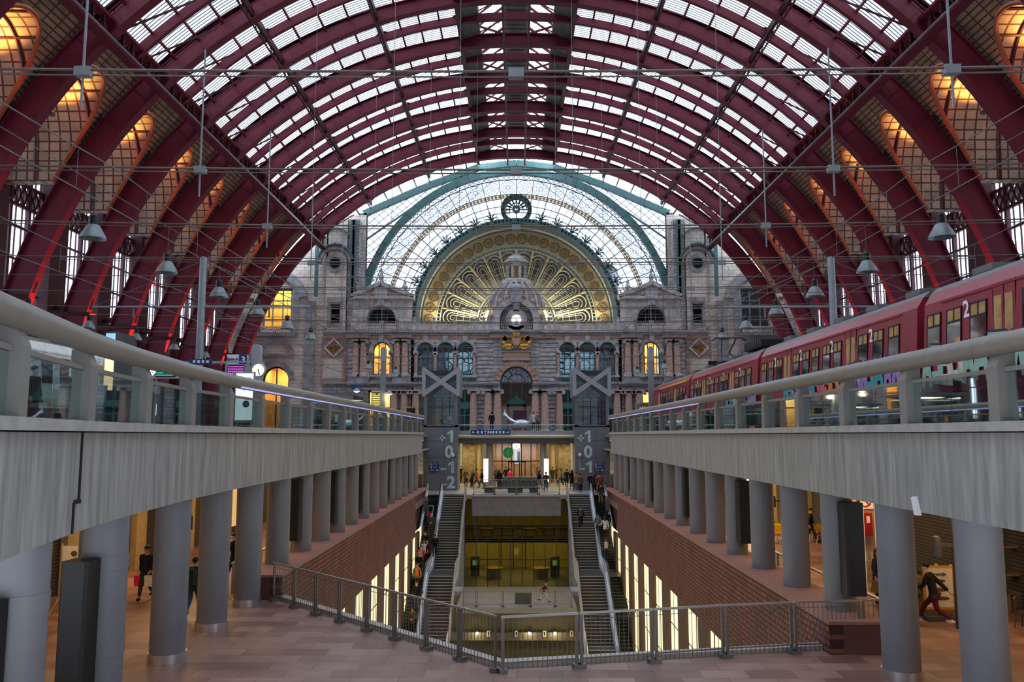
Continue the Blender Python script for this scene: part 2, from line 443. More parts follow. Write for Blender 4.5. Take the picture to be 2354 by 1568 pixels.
# ---- timber vaults and windows along the sides, one bay copied along the hall
def timber(name, bw, bh, c1, c2):
    return brick(name, c1, c2, (.075, .016, .014), bw, bh, .05, axes='XY', uv=True, offset=0, rough=.75, dirt=.45)
timber('timber_rows', 1.05, .34, (.34, .21, .12), (.25, .15, .085))
timber('timber_lattice', .62, .62, (.46, .35, .25), (.36, .26, .18))
XW = 33.9; BC, BWD, BS = 22.0, 3.05, 16.0      # barrel vault: crown, half width, springing above eye
ZC = lambda y: EYE + BS + (BC - BS) * (1 - min(1, abs(y) / BWD) ** 2.3) ** (1 / 2.3)
def roof_x(z, off=1.7):
    q = (z - EYE) / (RB + off); return (RA + off) * sqrt(max(0, 1 - q * q))
mat('white_sheet', (.8, .8, .8), .5)
ribbed_glass('side_glass', .42, .07, (.46, .46, .52), (.15, .13, .15), 'Y')
def side_bay(s):
    root = struct('wall_left' if s < 0 else 'wall_right')
    ys = lin(-BAY / 2, BAY / 2, 36)
    # upper roof panel between barrel mouth and girder
    pn = MB(); t_top = GA + .02; NV = 22
    for i in range(36):
        ya, yb = ys[i], ys[i + 1]
        def t_low(y):
            if abs(y) >= BWD: return math.asin(BS / (RB + 1.7))
            return math.asin(min(1, (ZC(y) - EYE) / (RB + 1.7)))
        a0, b0 = t_low(ya), t_low(yb)
        for k in range(NV):
            q = []; uv = []
            for y, lo, kk in ((ya, a0, k), (yb, b0, k), (yb, b0, k + 1), (ya, a0, k + 1)):
                t = lo + (t_top - lo) * kk / NV; x, z = arc(t, 1.7); q.append((s * x, y, z)); uv.append((y, t * 33))
            pn.poly(q, uv)
    pn.build('timber_panel', 'timber_rows', root)
    # barrel vault running out to the wall
    bv = MB(); yb = lin(-BWD, BWD, 32)
    L = 0; pl = None; us = []
    for y in yb:
        p = (y, ZC(y)); L += hypot(p[0] - pl[0], p[1] - pl[1]) if pl else 0; pl = p; us.append(L)
    def xin(y): return roof_x(ZC(y))
    NX = 8
    for i in range(32):
        for k in range(NX):
            q = []; uv = []
            for j, kk in ((i, k), (i + 1, k), (i + 1, k + 1), (i, k + 1)):
                y = yb[j]; x = xin(y) + (XW - xin(y)) * kk / NX; q.append((s * x, y, ZC(y))); uv.append((x * .9, us[j]))
            bv.poly(q, uv)
    xs = roof_x(EYE + BS)
    for sy in (-1, 1):
        bv.poly([(s * xs, sy * BWD, EYE + BS), (s * XW, sy * BWD, EYE + BS), (s * XW, sy * BAY / 2, EYE + BS), (s * xs, sy * BAY / 2, EYE + BS)], [(0, 0), (4, 0), (4, .45), (0, .45)])
    bv.build('barrel_vault', 'timber_lattice', root)
    rim = MB().tube([(s * (xin(y) - .05), y, ZC(y) - .05) for y in yb], .14, 6); rim.build('vault_rim', 'rust_rim', root)
    rb = MB()
    for x in (27.0, 30.5): rb.tube([(s * x, y, ZC(y) - .05) for y in yb if xin(y) < x], .09, 5)
    for y in (-1.6, 0, 1.6): rb.tube([(s * xin(y), y, ZC(y) - .07), (s * XW, y, ZC(y) - .07)], .08, 5)
    for z in (16.3, 18.3, 20.3):
        for sy in (-1, 1): rb.bar((s * roof_x(EYE + z, 1.6), sy * BWD, EYE + z), (s * roof_x(EYE + z, 1.6), sy * BAY / 2, EYE + z), .2, .2)
    rb.build('vault_ribs', 'dark_red_steel', root)
    # window wall
    gl = MB()
    for i in range(32):
        gl.poly([(s * (XW + .05), yb[i], EYE), (s * (XW + .05), yb[i + 1], EYE), (s * (XW + .05), yb[i + 1], ZC(yb[i + 1])), (s * (XW + .05), yb[i], ZC(yb[i]))])
    gl.build('window_glass', 'side_glass', root)
    mu = MB(); X = s * (XW - .12)
    for y, w in ((-2.95, .5), (-1.05, .26), (1.05, .26), (2.95, .5)): mu.box(X - .14, X + .14, y - w / 2, y + w / 2, EYE, ZC(y) if abs(y) < BWD else EYE + BS)
    for z in (3.0, 5.2, 7.4, 9.6, 11.8, 14.0, 19.3): mu.box(X - .07, X + .07, -BWD, BWD, EYE + z - .07, EYE + z + .07)
    for y in (-2.3, -1.7, -.35, .35, 1.7, 2.3): mu.box(X - .05, X + .05, y - .03, y + .03, EYE, ZC(y))
    mu.build('mullions', 'dark_red_steel', root)
    tb = MB()                                     # pierced transom of lozenges
    for z in (15.5, 17.0): tb.box(X - .1, X + .1, -BWD, BWD, EYE + z - .12, EYE + z + .12)
    for k in range(9):
        y = -BWD + (k + .5) * 2 * BWD / 9
        for d in (-1, 1): tb.bar((X, y - .33 * d, EYE + 15.6), (X, y + .33 * d, EYE + 16.9), .16, .18)
    tb.build('pierced_transom', 'dark_red_steel', root)
    pl = MB().box(s * (XW - .5) - .5, s * (XW - .5) + .5, BAY / 2 - .95, BAY / 2 + .95, 5.5, EYE + BS + 3)
    pl.build('pilaster', 'dark_red_steel', root)
    MB().box(s * XW - .3, s * XW + .3, -BAY / 2, BAY / 2, 5.4, 7.2).build('plinth', 'dark_red_steel', root)
    br = MB()                                     # iron tie bars standing out from the wall
    for z in (6.0, 9.0): br.bar((s * (XW - .2), BAY / 2, EYE + z), (s * (XW - 3.6), BAY / 2, EYE + z), .25, .3)
    br.build('tie_bar', 'dark_red_steel', root)
    return root
mat('rust_rim', (.30, .07, .03), .55)
mat('lamp_red', (.5, .05, .03), .5)
for s, sd in ((-1, 'left'), (1, 'right')):
    b0 = side_bay(s)
    eg = MB(); ta = [(t if s > 0 else pi - t) for t in lin(.12, GA + .04, 20)]
    for t1, t2 in zip(ta, ta[1:]): (xa, za), (xb, zb) = arc(t1, 1.6), arc(t2, 1.6); eg.poly([(xa, RIBS[-1], za), (xa, 97.2, za), (xb, 97.2, zb), (xb, RIBS[-1], zb)])
    o = eg.build(wname(), pane('added_glazing', (.62, .655, .69), .02, .1)); o['kind'] = 'structure'  # added clear strip in place of timber vaulting, lets light onto the facade
    for i, y in enumerate(RIBS[1:]):
        o = b0 if i == 0 else copy_tree(b0)
        o.location = (0, y - BAY / 2, 0)
        # floodlamp in the crown of each vault, red uplighter at each rib
        if y > 40:
            k = ORD[len(RIBS) - 1 - i]
            fl = thing('flood_lamp', 'orange floodlight high in the %s timber vault, %s from the facade' % (sd, k), 'lamp', (s * 28.4, y - BAY / 2 + .5, EYE + 19.4), group='floodlights in the timber vaults')
            MB().box(-.3, .3, -.18, .18, -.12, .12).build('housing', 'dark_grey', fl)
            MB().box(-.26, .26, -.15, .15, .12, .15).build('lens', emit('warm_lens', (1, .5, .12), 6), fl)
            light('SPOT', (0, 0, .2), 1500, (1, .47, .11), .2, rot=(pi, 0, 0), spot=radians(125), parent=fl)
for i, y in enumerate(RIBS):
    if y < 42: continue
    for s, sd in ((-1, 'left'), (1, 'right')):
        up = thing('red_uplighter', 'small red uplighter washing the %s foot of the rib, %s from the facade' % (sd, ORD[len(RIBS) - 1 - i]), 'lamp', (s * 30.75, y, EYE + 6.3), group='red uplighters on the ribs')
        MB().cyl((0, 0, 0), .12, -.3, .0, 10).build('housing', 'dark_grey', up)
        MB().bar((0, 0, -.2), (s * 1.4, 0, -.2), .06, .06).build('arm', 'dark_grey', up)
        light('SPOT', (0, 0, .1), 3000, (1, .09, .02), .05, rot=(0, pi - s * .14, 0), spot=radians(24), parent=up)
# ================================================================== decks, street level and the void
DK = 5.63                            # top of the raised platform decks
FACE = 8.2
LEFT_EDGE = [(-5.6, 7.5), (-6.2, 9.6), (-6.62, 11.4), (-7.12, 13.6), (-7.55, 16.4), (-7.92, 20), (-8.13, 24), (-8.2, 28), (-8.2, 72.5)]
RIGHT_EDGE = [(8.2, 7.5), (8.2, 72.5)]
def along(path, step):
    """evenly spaced points with direction along a plan polyline"""
    out = []; carry = 0
    for (a, b) in zip(path, path[1:]):
        L = hypot(b[0] - a[0], b[1] - a[1]); d = ((b[0] - a[0]) / L, (b[1] - a[1]) / L); t = carry
        while t <= L: out.append((a[0] + d[0] * t, a[1] + d[1] * t, math.atan2(d[1], d[0]))); t += step
        carry = t - L
    return out
def offset(path, d):
    P = []
    for i, p in enumerate(path):
        a = path[max(0, i - 1)]; b = path[min(len(path) - 1, i + 1)]; L = hypot(b[0] - a[0], b[1] - a[1])
        n = ((b[1] - a[1]) / L, -(b[0] - a[0]) / L); P.append((p[0] + n[0] * d, p[1] + n[1] * d))
    return P
def run(mb, path, prof):
    """profile (sideways offset, z) swept along a plan polyline"""
    rows = [[(x, y, z) for (x, y) in [offset(path, d)[i]]][0] for i in range(len(path)) for d, z in prof]
    n = len(prof); f = []
    for i in range(len(path) - 1):
        for k in range(n): f.append((i * n + k, i * n + (k + 1) % n, (i + 1) * n + (k + 1) % n, (i + 1) * n + k))
    f.append(tuple(range(n))[::-1]); f.append(tuple(range((len(path) - 1) * n, len(path) * n)))
    return mb.add(rows, f)
# concrete edge beams with a projecting cap
for edge, sd, s in ((LEFT_EDGE, 'left', -1), (RIGHT_EDGE, 'right', 1)):
    o = thing('edge_beam', 'long weathered concrete beam carrying the %s platform edge' % sd, 'beam')
    S_ = s
    run(MB(), edge, [(0, 3.84), (.55 * S_, 3.84), (.55 * S_, 5.44), (0, 5.44)]).build('beam_face', 'concrete', o)
    run(MB(), edge, [(-.14 * S_, 5.46), (.75 * S_, 5.46), (.75 * S_, 5.63), (-.14 * S_, 5.63)]).build('cap', 'concrete_cap', o)
# joint line on the left beam and a little joint plate on the right one
b = MB(); b.box(-7.12 - .0, -7.09, 13.55, 13.60, 4.35, 5.44).box(-7.10, -7.06, 13.3, 13.58, 4.3, 4.37).box(-7.06, -7.03, 13.30, 13.34, 3.84, 4.33)
jt = b.build('expansion_joint', 'black'); tag(jt, 'dark stepped expansion joint in the left concrete beam', 'joint')
jp = MB().xprism([(17.05, 3.78), (17.2, 4.15), (17.32, 4.12), (17.22, 3.78)], 8.12, 8.2); j = jp.build('joint_plate', 'white_paint'); tag(j, 'small pale bent plate hooked under the right concrete beam', 'plate')
# decks
L2 = [(x - .5, y) for x, y in LEFT_EDGE]
fl = MB().slab(L2[::-1] + [(-34.5, 7.5)] + [(-34.5, 96.0), (-8.7, 96.0)], 5.2, DK - .08); 
o = fl.build('floor', mat('deck_paving', (.17, .16, .155), .7, scale=.8)); o['kind'] = 'structure'
o = MB().slab([(8.7, 7.5), (34.5, 7.5), (34.5, 96.0), (8.7, 96.0)], 5.2, DK - .08).build('floor', 'deck_paving'); o['kind'] = 'structure'
# undersides are ceilings over the arcades
mat('soffit', (.33, .29, .24), .7)
for s in (-1, 1):
    o = MB().slab([(s * 8.6, 7.5), (s * 34, 7.5), (s * 34, 96), (s * 8.6, 96)][::s], 3.95, 4.1).build('ceiling', 'soffit'); o['kind'] = 'structure'
# ---- balustrades
pane('rail_glass', (.76, .88, .86), .05, .02, (.8, .95, .93))
emit('blue_highlight', (.40, .45, 1.0), .33)
def balustrade(edge, s, sd, first, step):
    o = thing('balustrade', 'glass balustrade with fat round handrail along the %s platform edge' % sd, 'balustrade')
    zt = 6.93
    tp = [(x - s * -.0, y) for x, y in offset(edge, -.02 * s)]
    dense = []
    for a, b in zip(tp, tp[1:]):
        n = max(1, int(hypot(b[0] - a[0], b[1] - a[1]) / 3.2))
        for k in range(n): dense.append((a[0] + (b[0] - a[0]) * k / n, a[1] + (b[1] - a[1]) * k / n))
    dense.append(tp[-1])
    MB().tube([(x, y, zt) for x, y in dense], .185, 20).build('handrail', 'tube_paint', o, smooth=True)
    pts = along(edge, step)[0:]
    sl = MB()
    for x, y, a in pts:
        M = Matrix.Translation((x, y, 0)) @ Matrix.Rotation(a - pi / 2, 4, 'Z')
        sl.add([M @ Vector(p) for p in MB().tube([(0, -.012 + step / 2, zt), (0, .012 + step / 2, zt)], .19, 20).v], MB().tube([(0, 0, 0), (0, 1, 0)], .19, 20).f)
    sl.build('sleeve_joint', 'dark_grey', o)['kind'] = 'stuff'
    # glowing strip under the tube stands in for bluish reflected highlights
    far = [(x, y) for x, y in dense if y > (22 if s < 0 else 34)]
    MB().tube([(x - s * .12, y, zt - .15) for x, y in far], .028, 6).build('highlight_strip', 'blue_highlight', o)
    for i, (x, y, a) in enumerate(pts):
        M = Matrix.Translation((x, y, 0)) @ Matrix.Rotation(a - pi / 2, 4, 'Z')
        p = MB()
        # fin: upright plate that narrows with a chamfer under the tube
        v = [(-.06, -.20), (.16, -.20)]
        prof = [(-.10 * 1, 5.63), (-.10, 6.55), (.0, 6.80), (.22, 6.80), (.22, 5.63)]
        q = MB().prism([(s * u, z) for u, z in prof], -.16, .16)
        p.add([M @ Vector(w) for w in q.v], q.f)
        p.build('post', 'post_paint', o)
        if i + 1 < len(pts):
            x2, y2, a2 = pts[i + 1]
            A = Vector((x, y, 0)); B = Vector((x2, y2, 0)); d = (B - A).normalized(); A = A + d * .17; B = B - d * .17
            nrm = Vector((d.y, -d.x, 0)) * s * .06
            MB().bar(A + nrm + Vector((0, 0, 6.50)), B + nrm + Vector((0, 0, 6.50)), .09, .075).build('mid_rail', 'post_paint', o)
            g = MB(); m_ = (A + B) / 2
            g.bar(A + nrm + Vector((0, 0, 6.05)), m_ - d * .012 + nrm + Vector((0, 0, 6.05)), .016, .80).bar(m_ + d * .012 + nrm + Vector((0, 0, 6.05)), B + nrm + Vector((0, 0, 6.05)), .016, .80)
            g.build('glass_panel', 'rail_glass', o)
    return o
balustrade(LEFT_EDGE, -1, 'left', 0, 3.2)
balustrade(RIGHT_EDGE, 1, 'right', 0, 3.3)
# ---- street-level floor round the void
VX = 7.75
FL, FC, FR = ground(625, 1383, 0), ground(1148, 1548, 0), ground(2010, 1494, 0)
brick('paving', (.40, .235, .195), (.22, .115, .095), (.13, .085, .075), 1.05, .62, .008, axes='XY', rough=.45, dirt=.35)
def mixpave():
    m = MATS['paving']; nt = m.node_tree; b = nt.nodes['Principled BSDF']; b.inputs['Roughness'].default_value = .42
mixpave()
KX = 9.25                            # back of the brick ledge
LY, RY = 28.0, 21.2                  # near ends of the ledges
o = MB().slab([(-34, 3.5), (34, 3.5), (34, 21.5), (FR[0], FR[1] + .25), (FC[0], FC[1] + .3), (FL[0] + .1, FL[1] + .3), (-8.0, 28.2), (-34, 28.2)], -.5, 0).build('floor', 'paving'); o['kind'] = 'structure'
mat('arcade_floor', (.33, .18, .10), .35, var=.1, scale=1)
for s, y in ((-1, 27.9), (1, 20.9)):
    o = MB().slab([(s * 8.0, y), (s * 34, y), (s * 34, 96), (s * 8.0, 96)][::s], -.5, -.004).build('floor', 'paving'); o['kind'] = 'structure'
o = MB().slab([(-34, -22), (34, -22), (34, 3.2), (-34, 3.2)], 3.2, 3.8).build('floor', 'deck_paving'); o['kind'] = 'structure'
# kerb of pale stone at the lip of the void
mat('kerb', (.42, .38, .34), .7)
kb = MB(); KP = [(FL[0] + .1, FL[1] + .55), (FC[0], FC[1] + .62), (FR[0] + .6, FR[1] + .55)]
for a, b_ in zip(KP, KP[1:]):
    kb.bar((a[0], a[1], .04), (b_[0], b_[1], .04), .34, .14)
o = kb.build('kerb', 'kerb'); tag(o, 'pale stone kerb along the lip of the void behind the mesh fence', 'kerb')
kb = MB()
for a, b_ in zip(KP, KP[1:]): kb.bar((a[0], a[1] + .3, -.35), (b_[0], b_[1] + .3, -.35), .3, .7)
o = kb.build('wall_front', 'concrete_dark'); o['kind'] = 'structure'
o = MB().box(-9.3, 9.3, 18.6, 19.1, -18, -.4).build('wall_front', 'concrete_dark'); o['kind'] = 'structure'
# ---- brick ledges that carry the columns
brick('perforated_brick', (.275, .088, .062), (.20, .065, .05), (.045, .016, .014), .29, .17, .030, axes='YZ', dirt=.35)
mat('brick_top', (.30, .145, .115), .7, scale=6)
for s, y, sd in ((-1, LY, 'left'), (1, RY, 'right')):
    o = thing('brick_ledge', 'red brick parapet wall carrying the %s row of columns' % sd, 'ledge', (s * VX, y, 0))
    a, b = sorted((s * VX, s * (VX + .35)))
    MB().box(a, b, y, 64.5, -2.35, .72).build('brick_wall', 'perforated_brick', o, world=True)
    a, b = sorted((s * (VX - .02), s * KX))
    MB().box(a, b, y - .02, 74, .72, .80).build('ledge_top', 'brick_top', o, world=True)
    a, b = sorted((s * (VX + .35), s * (KX - .05)))
    MB().box(a, b, y, 74, 0.005, .72).build('ledge_core', 'dark_brick_end', o, world=True) if 'dark_brick_end' in MATS else MB().box(a, b, y, 74, 0.005, .72).build('ledge_core', mat('dark_brick_end', (.11, .05, .04), .7), o, world=True)
    # end box near the towers
    a, b = sorted((s * 8.3, s * 9.4))
    q = MB().box(a, b, 73.0, 75.2, .80, 1.9).build('brick_box', 'dark_brick_end'); tag(q, 'small red brick block at the far end of the %s ledge' % sd, 'block')
    # lit wall below with brown piers
    root = struct('wall_lower_left' if s < 0 else 'wall_lower_right')
    a, b = sorted((s * 7.98, s * 8.1))
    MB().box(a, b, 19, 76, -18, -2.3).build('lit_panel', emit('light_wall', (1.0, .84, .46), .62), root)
    pr = MB(); yy = 22.6
    while yy < 76:
        x0, x1 = sorted((s * 7.80, s * 8.0)); pr.box(x0, x1, yy - .8, yy + .8, -18, -2.3); yy += 4.45
    pr.build('piers', mat('pier_brown', (.085, .042, .032), .6), root)
    bz = MB()
    for z in (-4.2, -6.4, -8.6, -10.8, -13): x0, x1 = sorted((s * 7.96, s * 7.99)); bz.box(x0, x1, 22, 76, z, z + .05)
    for k in range(50): bz.box(x0, x1, 22.3 + k * 1.1, 22.33 + k * 1.1, -18, -2.3)
    bz.build('panel_joints', 'pier_brown', root)
    # steel handrail behind the columns
    hr = thing('ledge_handrail', 'low steel handrail on flat posts behind the %s columns' % sd, 'handrail', (s * 9.75, y + 1, 0))
    MB().bar((s * 9.75, y + 1, 1.02), (s * 9.75, 72, 1.02), .10, .05).build('rail', 'brushed_steel', hr, world=True)
    yy = y + 1.1; k = 0
    while yy < 72:
        MB().box(s * 9.75 - .03, s * 9.75 + .03, yy - .06, yy + .06, .0, 1.0).build('post', 'galvanised', hr, world=True); yy += 3.1
# ---- columns
def column(x, y, z0, label, grp, steel, straps):
    R = .415 if x < 0 else .405
    o = thing('column', label, 'column', (x, y, z0), group=grp)
    MB().lathe([(0, 0), (R, 0), (R, 3.84 - z0), (0, 3.84 - z0)], n=32).build('shaft', 'column_paint', o, smooth=True)
    if steel: MB().lathe([(R, 0), (R + .035, 0), (R + .035, .22), (R, .22)], n=32).build('base_ring', 'steel', o, smooth=True)
    if straps:
        for z in straps: MB().lathe([(R, z), (R + .015, z), (R + .015, z + .26), (R, z + .26)], n=32).build('strap', 'column_paint', o, smooth=True)
    return o
PITCH_C = 3.04
lcols = [(-7.3, 12.4), (-7.95, 16.3)] + [(-8.63 if y > 27 else (-8.55 if y > 21 else -8.42), y) for y in [14.04 + 3.28 * k for k in range(2, 18)]]
rcols = [(8.62, y) for y in [15.8 + 3.44 * k for k in range(17)]]
for cols, s, sd in ((lcols, -1, 'left'), (rcols, 1, 'right')):
    yl = LY if s < 0 else RY
    boxes = (0, 1, 6, 8, 10, 13, 16) if s < 0 else (2, 5, 8, 11, 14)
    for i, (x, y) in enumerate(cols):
        if y < yl + .6 and y > yl - .7: pass
        on = y > yl + .3
        bx = i in boxes
        column(x, y, .80 if on else 0, 'smooth grey round column under the %s deck, %s from the camera' % (sd, ORD[i]), 'grey columns of the %s arcade' % sd, not on, (.75, 2.35) if (bx and on) else ((1.25, 2.85) if bx and s < 0 else None))
        if bx:
            z0 = .80 if on else 0.0
            fac = -.62 if s < 0 else .62
            q = thing('column_light_box', 'tall black display box strapped to the %s column from the camera on the %s' % (ORD[i], sd), 'display box', (x + s * .10, y - .70, z0 + .5), group='black display boxes on columns')
            zb, zt = (0, 2.35) if on else (.25, 2.6)
            pr = [(-.20, -.26), (.20, -.26), (.25, -.2), (.25, .24), (.2, .28), (-.2, .28), (-.25, .24), (-.25, -.2)]
            MB().slab([(u, v) for u, v in pr], zb, zt).build('case', 'black', q)
            (s > 0 or None) and MB().box(min(s * .25, s * .27), max(s * .25, s * .27), -.16, .2, zb + .1, zt - .1).build('lit_front', emit('poster_glow', (1, .85, .6), 1.0), q)
# ---- landing slab at the head of the stairs, fascia, level -1
LYD = 75.9
mat('landing_paving', (.30, .29, .285), .5, scale=.7)
o = MB().slab([(-4.55, LYD), (4.55, LYD), (4.55, 76.6), (8.3, 76.6), (8.3, 112), (-8.3, 112), (-8.3, 76.6), (-4.55, 76.6)], -.35, 0).build('floor', 'landing_paving'); o['kind'] = 'structure'
fs = MB().box(-4.0, 4.0, LYD - .12, LYD - .02, -1.85, -.12).build('fascia_panel', mat('fascia_grey', (.15, .145, .165), .5)); tag(fs, 'wide plain grey fascia panel under the landing edge', 'panel')
fs = MB().box(-4.15, 4.15, LYD - .22, LYD + .5, -.12, .0).build('landing_lip', 'concrete_cap'); tag(fs, 'pale concrete lip along the front of the landing', 'kerb')
# glass wall and room of the lower level
B1 = -8.8; GY = 80.0
pane('green_glass', (.50, .48, .27), .02, .02)
root = struct('window_lower')
MB().box(-4.9, 4.9, GY, GY + .02, B1, -.4).build('glass', 'green_glass', root)
mu = MB()
for k in range(10): mu.box(-4.9 + k * 9.8 / 9 - .035, -4.9 + k * 9.8 / 9 + .035, GY - .06, GY + .06, B1, -.4)
for z in (-1.75, -3.3, -4.55, -6.3): mu.box(-4.9, 4.9, GY - .05, GY + .05, z - .03, z + .03)
mu.build('mullions', 'black', root)
o = MB().slab([(-5, 70.4), (5, 70.4), (5, 80), (8, 80), (8, 92), (-8, 92), (-8, 80), (-5, 80)], B1 - .45, B1).build('floor', 'landing_paving'); o['kind'] = 'structure'
mat('cafe_wall', (.58, .52, .30), .7)
o = MB().box(-8, 8, 91.8, 92, B1, -.4).build('wall_lower_back', 'cafe_wall'); o['kind'] = 'structure'
for s in (-1, 1):
    o = MB().box(min(s * 4.9, s * 8.7), max(s * 4.9, s * 8.7), 80.05, 80.3, -18, -.35).build('wall_lower_front', 'concrete_dark'); o['kind'] = 'structure'
    o = MB().box(s * 7.9 - .1, s * 7.9 + .1, 80, 92, B1, -.4).build('wall_lower_side', 'cafe_wall'); o['kind'] = 'structure'
o = MB().box(-8, 8, 80.1, 92, -4.75, -4.4).build('floor', mat('mezz_floor', (.06, .055, .04), .6)); o['kind'] = 'structure'
MB()
for i, (x, y, z) in enumerate([(at(1157, 1272, 84)[0], 84, -4.85), (at(1212, 1272, 84)[0], 84, -4.85), (-3.4, 88, -4.85), (3.2, 88, -4.85)]):
    q = thing('downlight', 'bright round downlight in the lower level ceiling, %s' % ('left of centre', 'right of centre', 'far left at the back', 'far right at the back')[i], 'lamp', (x, y, z), group='downlights behind the green glass')
    MB().cyl((0, 0, 0), .22, -.1, 0, 12).build('rim', 'dark_grey', q); MB().cyl((0, 0, 0), .17, -.13, -.1, 12).build('bulb', emit('bulb', (1, .86, .5), 14), q)
    light('POINT', (0, 0, -.4), 90, (1, .80, .38), .2, parent=q)
light('AREA', (0, 85, -.6), 150, (1, .72, .36), 10, 4, name='cafe_light')
# cafe furniture on the mezzanine behind the green glass
random.seed(3)
def cafe_table(x, y, z, lab):
    q = thing('cafe_table', lab, 'table', (x, y, z), group='cafe tables behind the green glass')
    MB().box(-.6, .6, -.4, .4, .72, .76).build('tabletop', mat('pale_wood', (.55, .40, .22), .5), q)
    for u, v in ((-.5, -.3), (.5, -.3), (-.5, .3), (.5, .3)): MB().box(u - .03, u + .03, v - .03, v + .03, 0, .72).build('leg', 'dark_grey', q)
def chair_mesh():
    return None
def chair(x, y, z, rz, lab, m, grp, legm='steel'):
    q = thing('chair', lab, 'chair', (x, y, z), rz, grp)
    MB().box(-.21, .21, -.21, .21, .43, .47).build('seat', m, q)
    MB().prism([(-.20, .55), (.20, .55), (.22, .80), (.14, .88), (-.14, .88), (-.22, .80)], .19, .23).build('backrest', m, q)
    for u in (-1, 1):
        MB().bar((u * .19, .2, .2), (u * .19, .21, .6), .03, .03).build('back_post', legm, q)
        for v in (-1, 1): MB().bar((u * .19, v * .18, .44), (u * .22, v * .23, 0), .03, .03).build('leg', legm, q)
    return q
for i, x in enumerate((-2.9, -.9, 1.4, 3.2)):
    cafe_table(x, 82.2 + (i % 2) * .8, -4.4, 'pale cafe table upstairs behind the green glass, %s from the left' % ORD[i])
    chair(x - 1.0, 82.2 + (i % 2) * .8, -4.4, -pi / 2, 'pale wooden chair left of the %s cafe table from the left' % ORD[i], 'pale_wood', 'cafe chairs behind the green glass')
q = thing('lower_doorway', 'black framed double doorway inside the lower level room', 'doorway', (at(1180, 1330, 90)[0], 90, B1))
for u in (-1.3, 0, 1.3): MB().box(u - .05, u + .05, -.05, .05, 0, 2.9).build('jamb', 'black', q)
MB().box(-1.35, 1.35, -.05, .05, 2.8, 2.95).build('lintel', 'black', q); MB().box(.05, .55, -.08, -.05, 1.5, 2.2).build('notice', 'sign_white', q)
for i, x in enumerate((-4.2, 3.9)):
    q = thing('ticket_machine', ('dark ticket machine inside the lower room on the left', 'dark ticket machine inside the lower room on the right')[i], 'machine', (x, 86, B1)); MB().box(-.45, .45, -.4, .4, 0, 1.9).build('case', 'dark_grey', q); MB().box(-.25, .25, -.42, -.4, 1.1, 1.6).build('display', emit('dim_screen', (.2, .45, .35), .5), q); MB().box(-.2, .2, -.42, -.4, .5, .8).build('tray', 'black', q)
for i, x in enumerate((-2.2, 2.4)):
    q = thing('information_desk', ('pale rounded desk in the lower room, left of the doorway', 'pale rounded desk in the lower room, right of the doorway')[i], 'desk', (x, 84.5, B1)); MB().lathe([(0, 0), (.75, 0), (.8, 1.0), (0, 1.0)], n=16).build('body', 'hall_steel' if 'hall_steel' in MATS else mat('hall_steel', (.30, .28, .2), .5), q, True); MB().cyl((0, 0, 0), .9, 1.0, 1.06, 18).build('counter_top', 'pale_wood', q)
# lowest level seen under the slab
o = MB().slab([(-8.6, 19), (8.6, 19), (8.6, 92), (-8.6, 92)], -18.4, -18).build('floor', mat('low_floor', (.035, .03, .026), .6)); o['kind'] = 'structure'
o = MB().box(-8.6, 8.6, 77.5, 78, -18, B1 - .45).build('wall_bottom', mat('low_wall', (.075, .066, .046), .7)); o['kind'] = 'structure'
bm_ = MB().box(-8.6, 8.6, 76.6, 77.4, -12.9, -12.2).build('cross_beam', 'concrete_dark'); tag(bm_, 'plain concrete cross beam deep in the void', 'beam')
for i, px in enumerate((1097, 1217, 1276)):
    x, z = at(px, 1456, 76.4)
    q = thing('wall_lamp', 'small glowing wall lamp above the deep cross beam, %s' % ('leftmost', 'middle', 'rightmost')[i], 'lamp', (x, 76.4, z), group='lamps deep in the void')
    MB().box(-.06, .06, 0, 1.0, -.05, .05).build('arm', 'dark_grey', q); MB().ball((0, 0, 0), .13).build('bulb', emit('deep_bulb', (1, .8, .35), 9), q)
    light('POINT', (0, -.4, 0), 25, (1, .75, .35), .1, parent=q)
for i, px in enumerate((1123, 1187, 1252, 1314)):
    x, z = at(px, 1457, 76.5)
    q = thing('wall_sign', 'tiny pale pictogram sign on the deep wall, %s from the left' % ORD[i], 'sign', (x, 76.5, z), group='pictogram signs deep in the void')
    MB().box(-.14, .14, 0, .04, -.25, .25).build('plate', 'stone_pale', q); MB().disc(0, .08, .07, -.01, 0, 10).box(-.05, .05, -.01, 0, -.16, .02).build('pictogram', 'black', q)

o = MB().box(-36, 36, -26, -25.5, -1, 40).build('wall_added_behind', mat('added_wall', (.20, .15, .14), .8)); o['kind'] = 'structure'  # added unseen wall closing the open end, darkens reflections in the glass
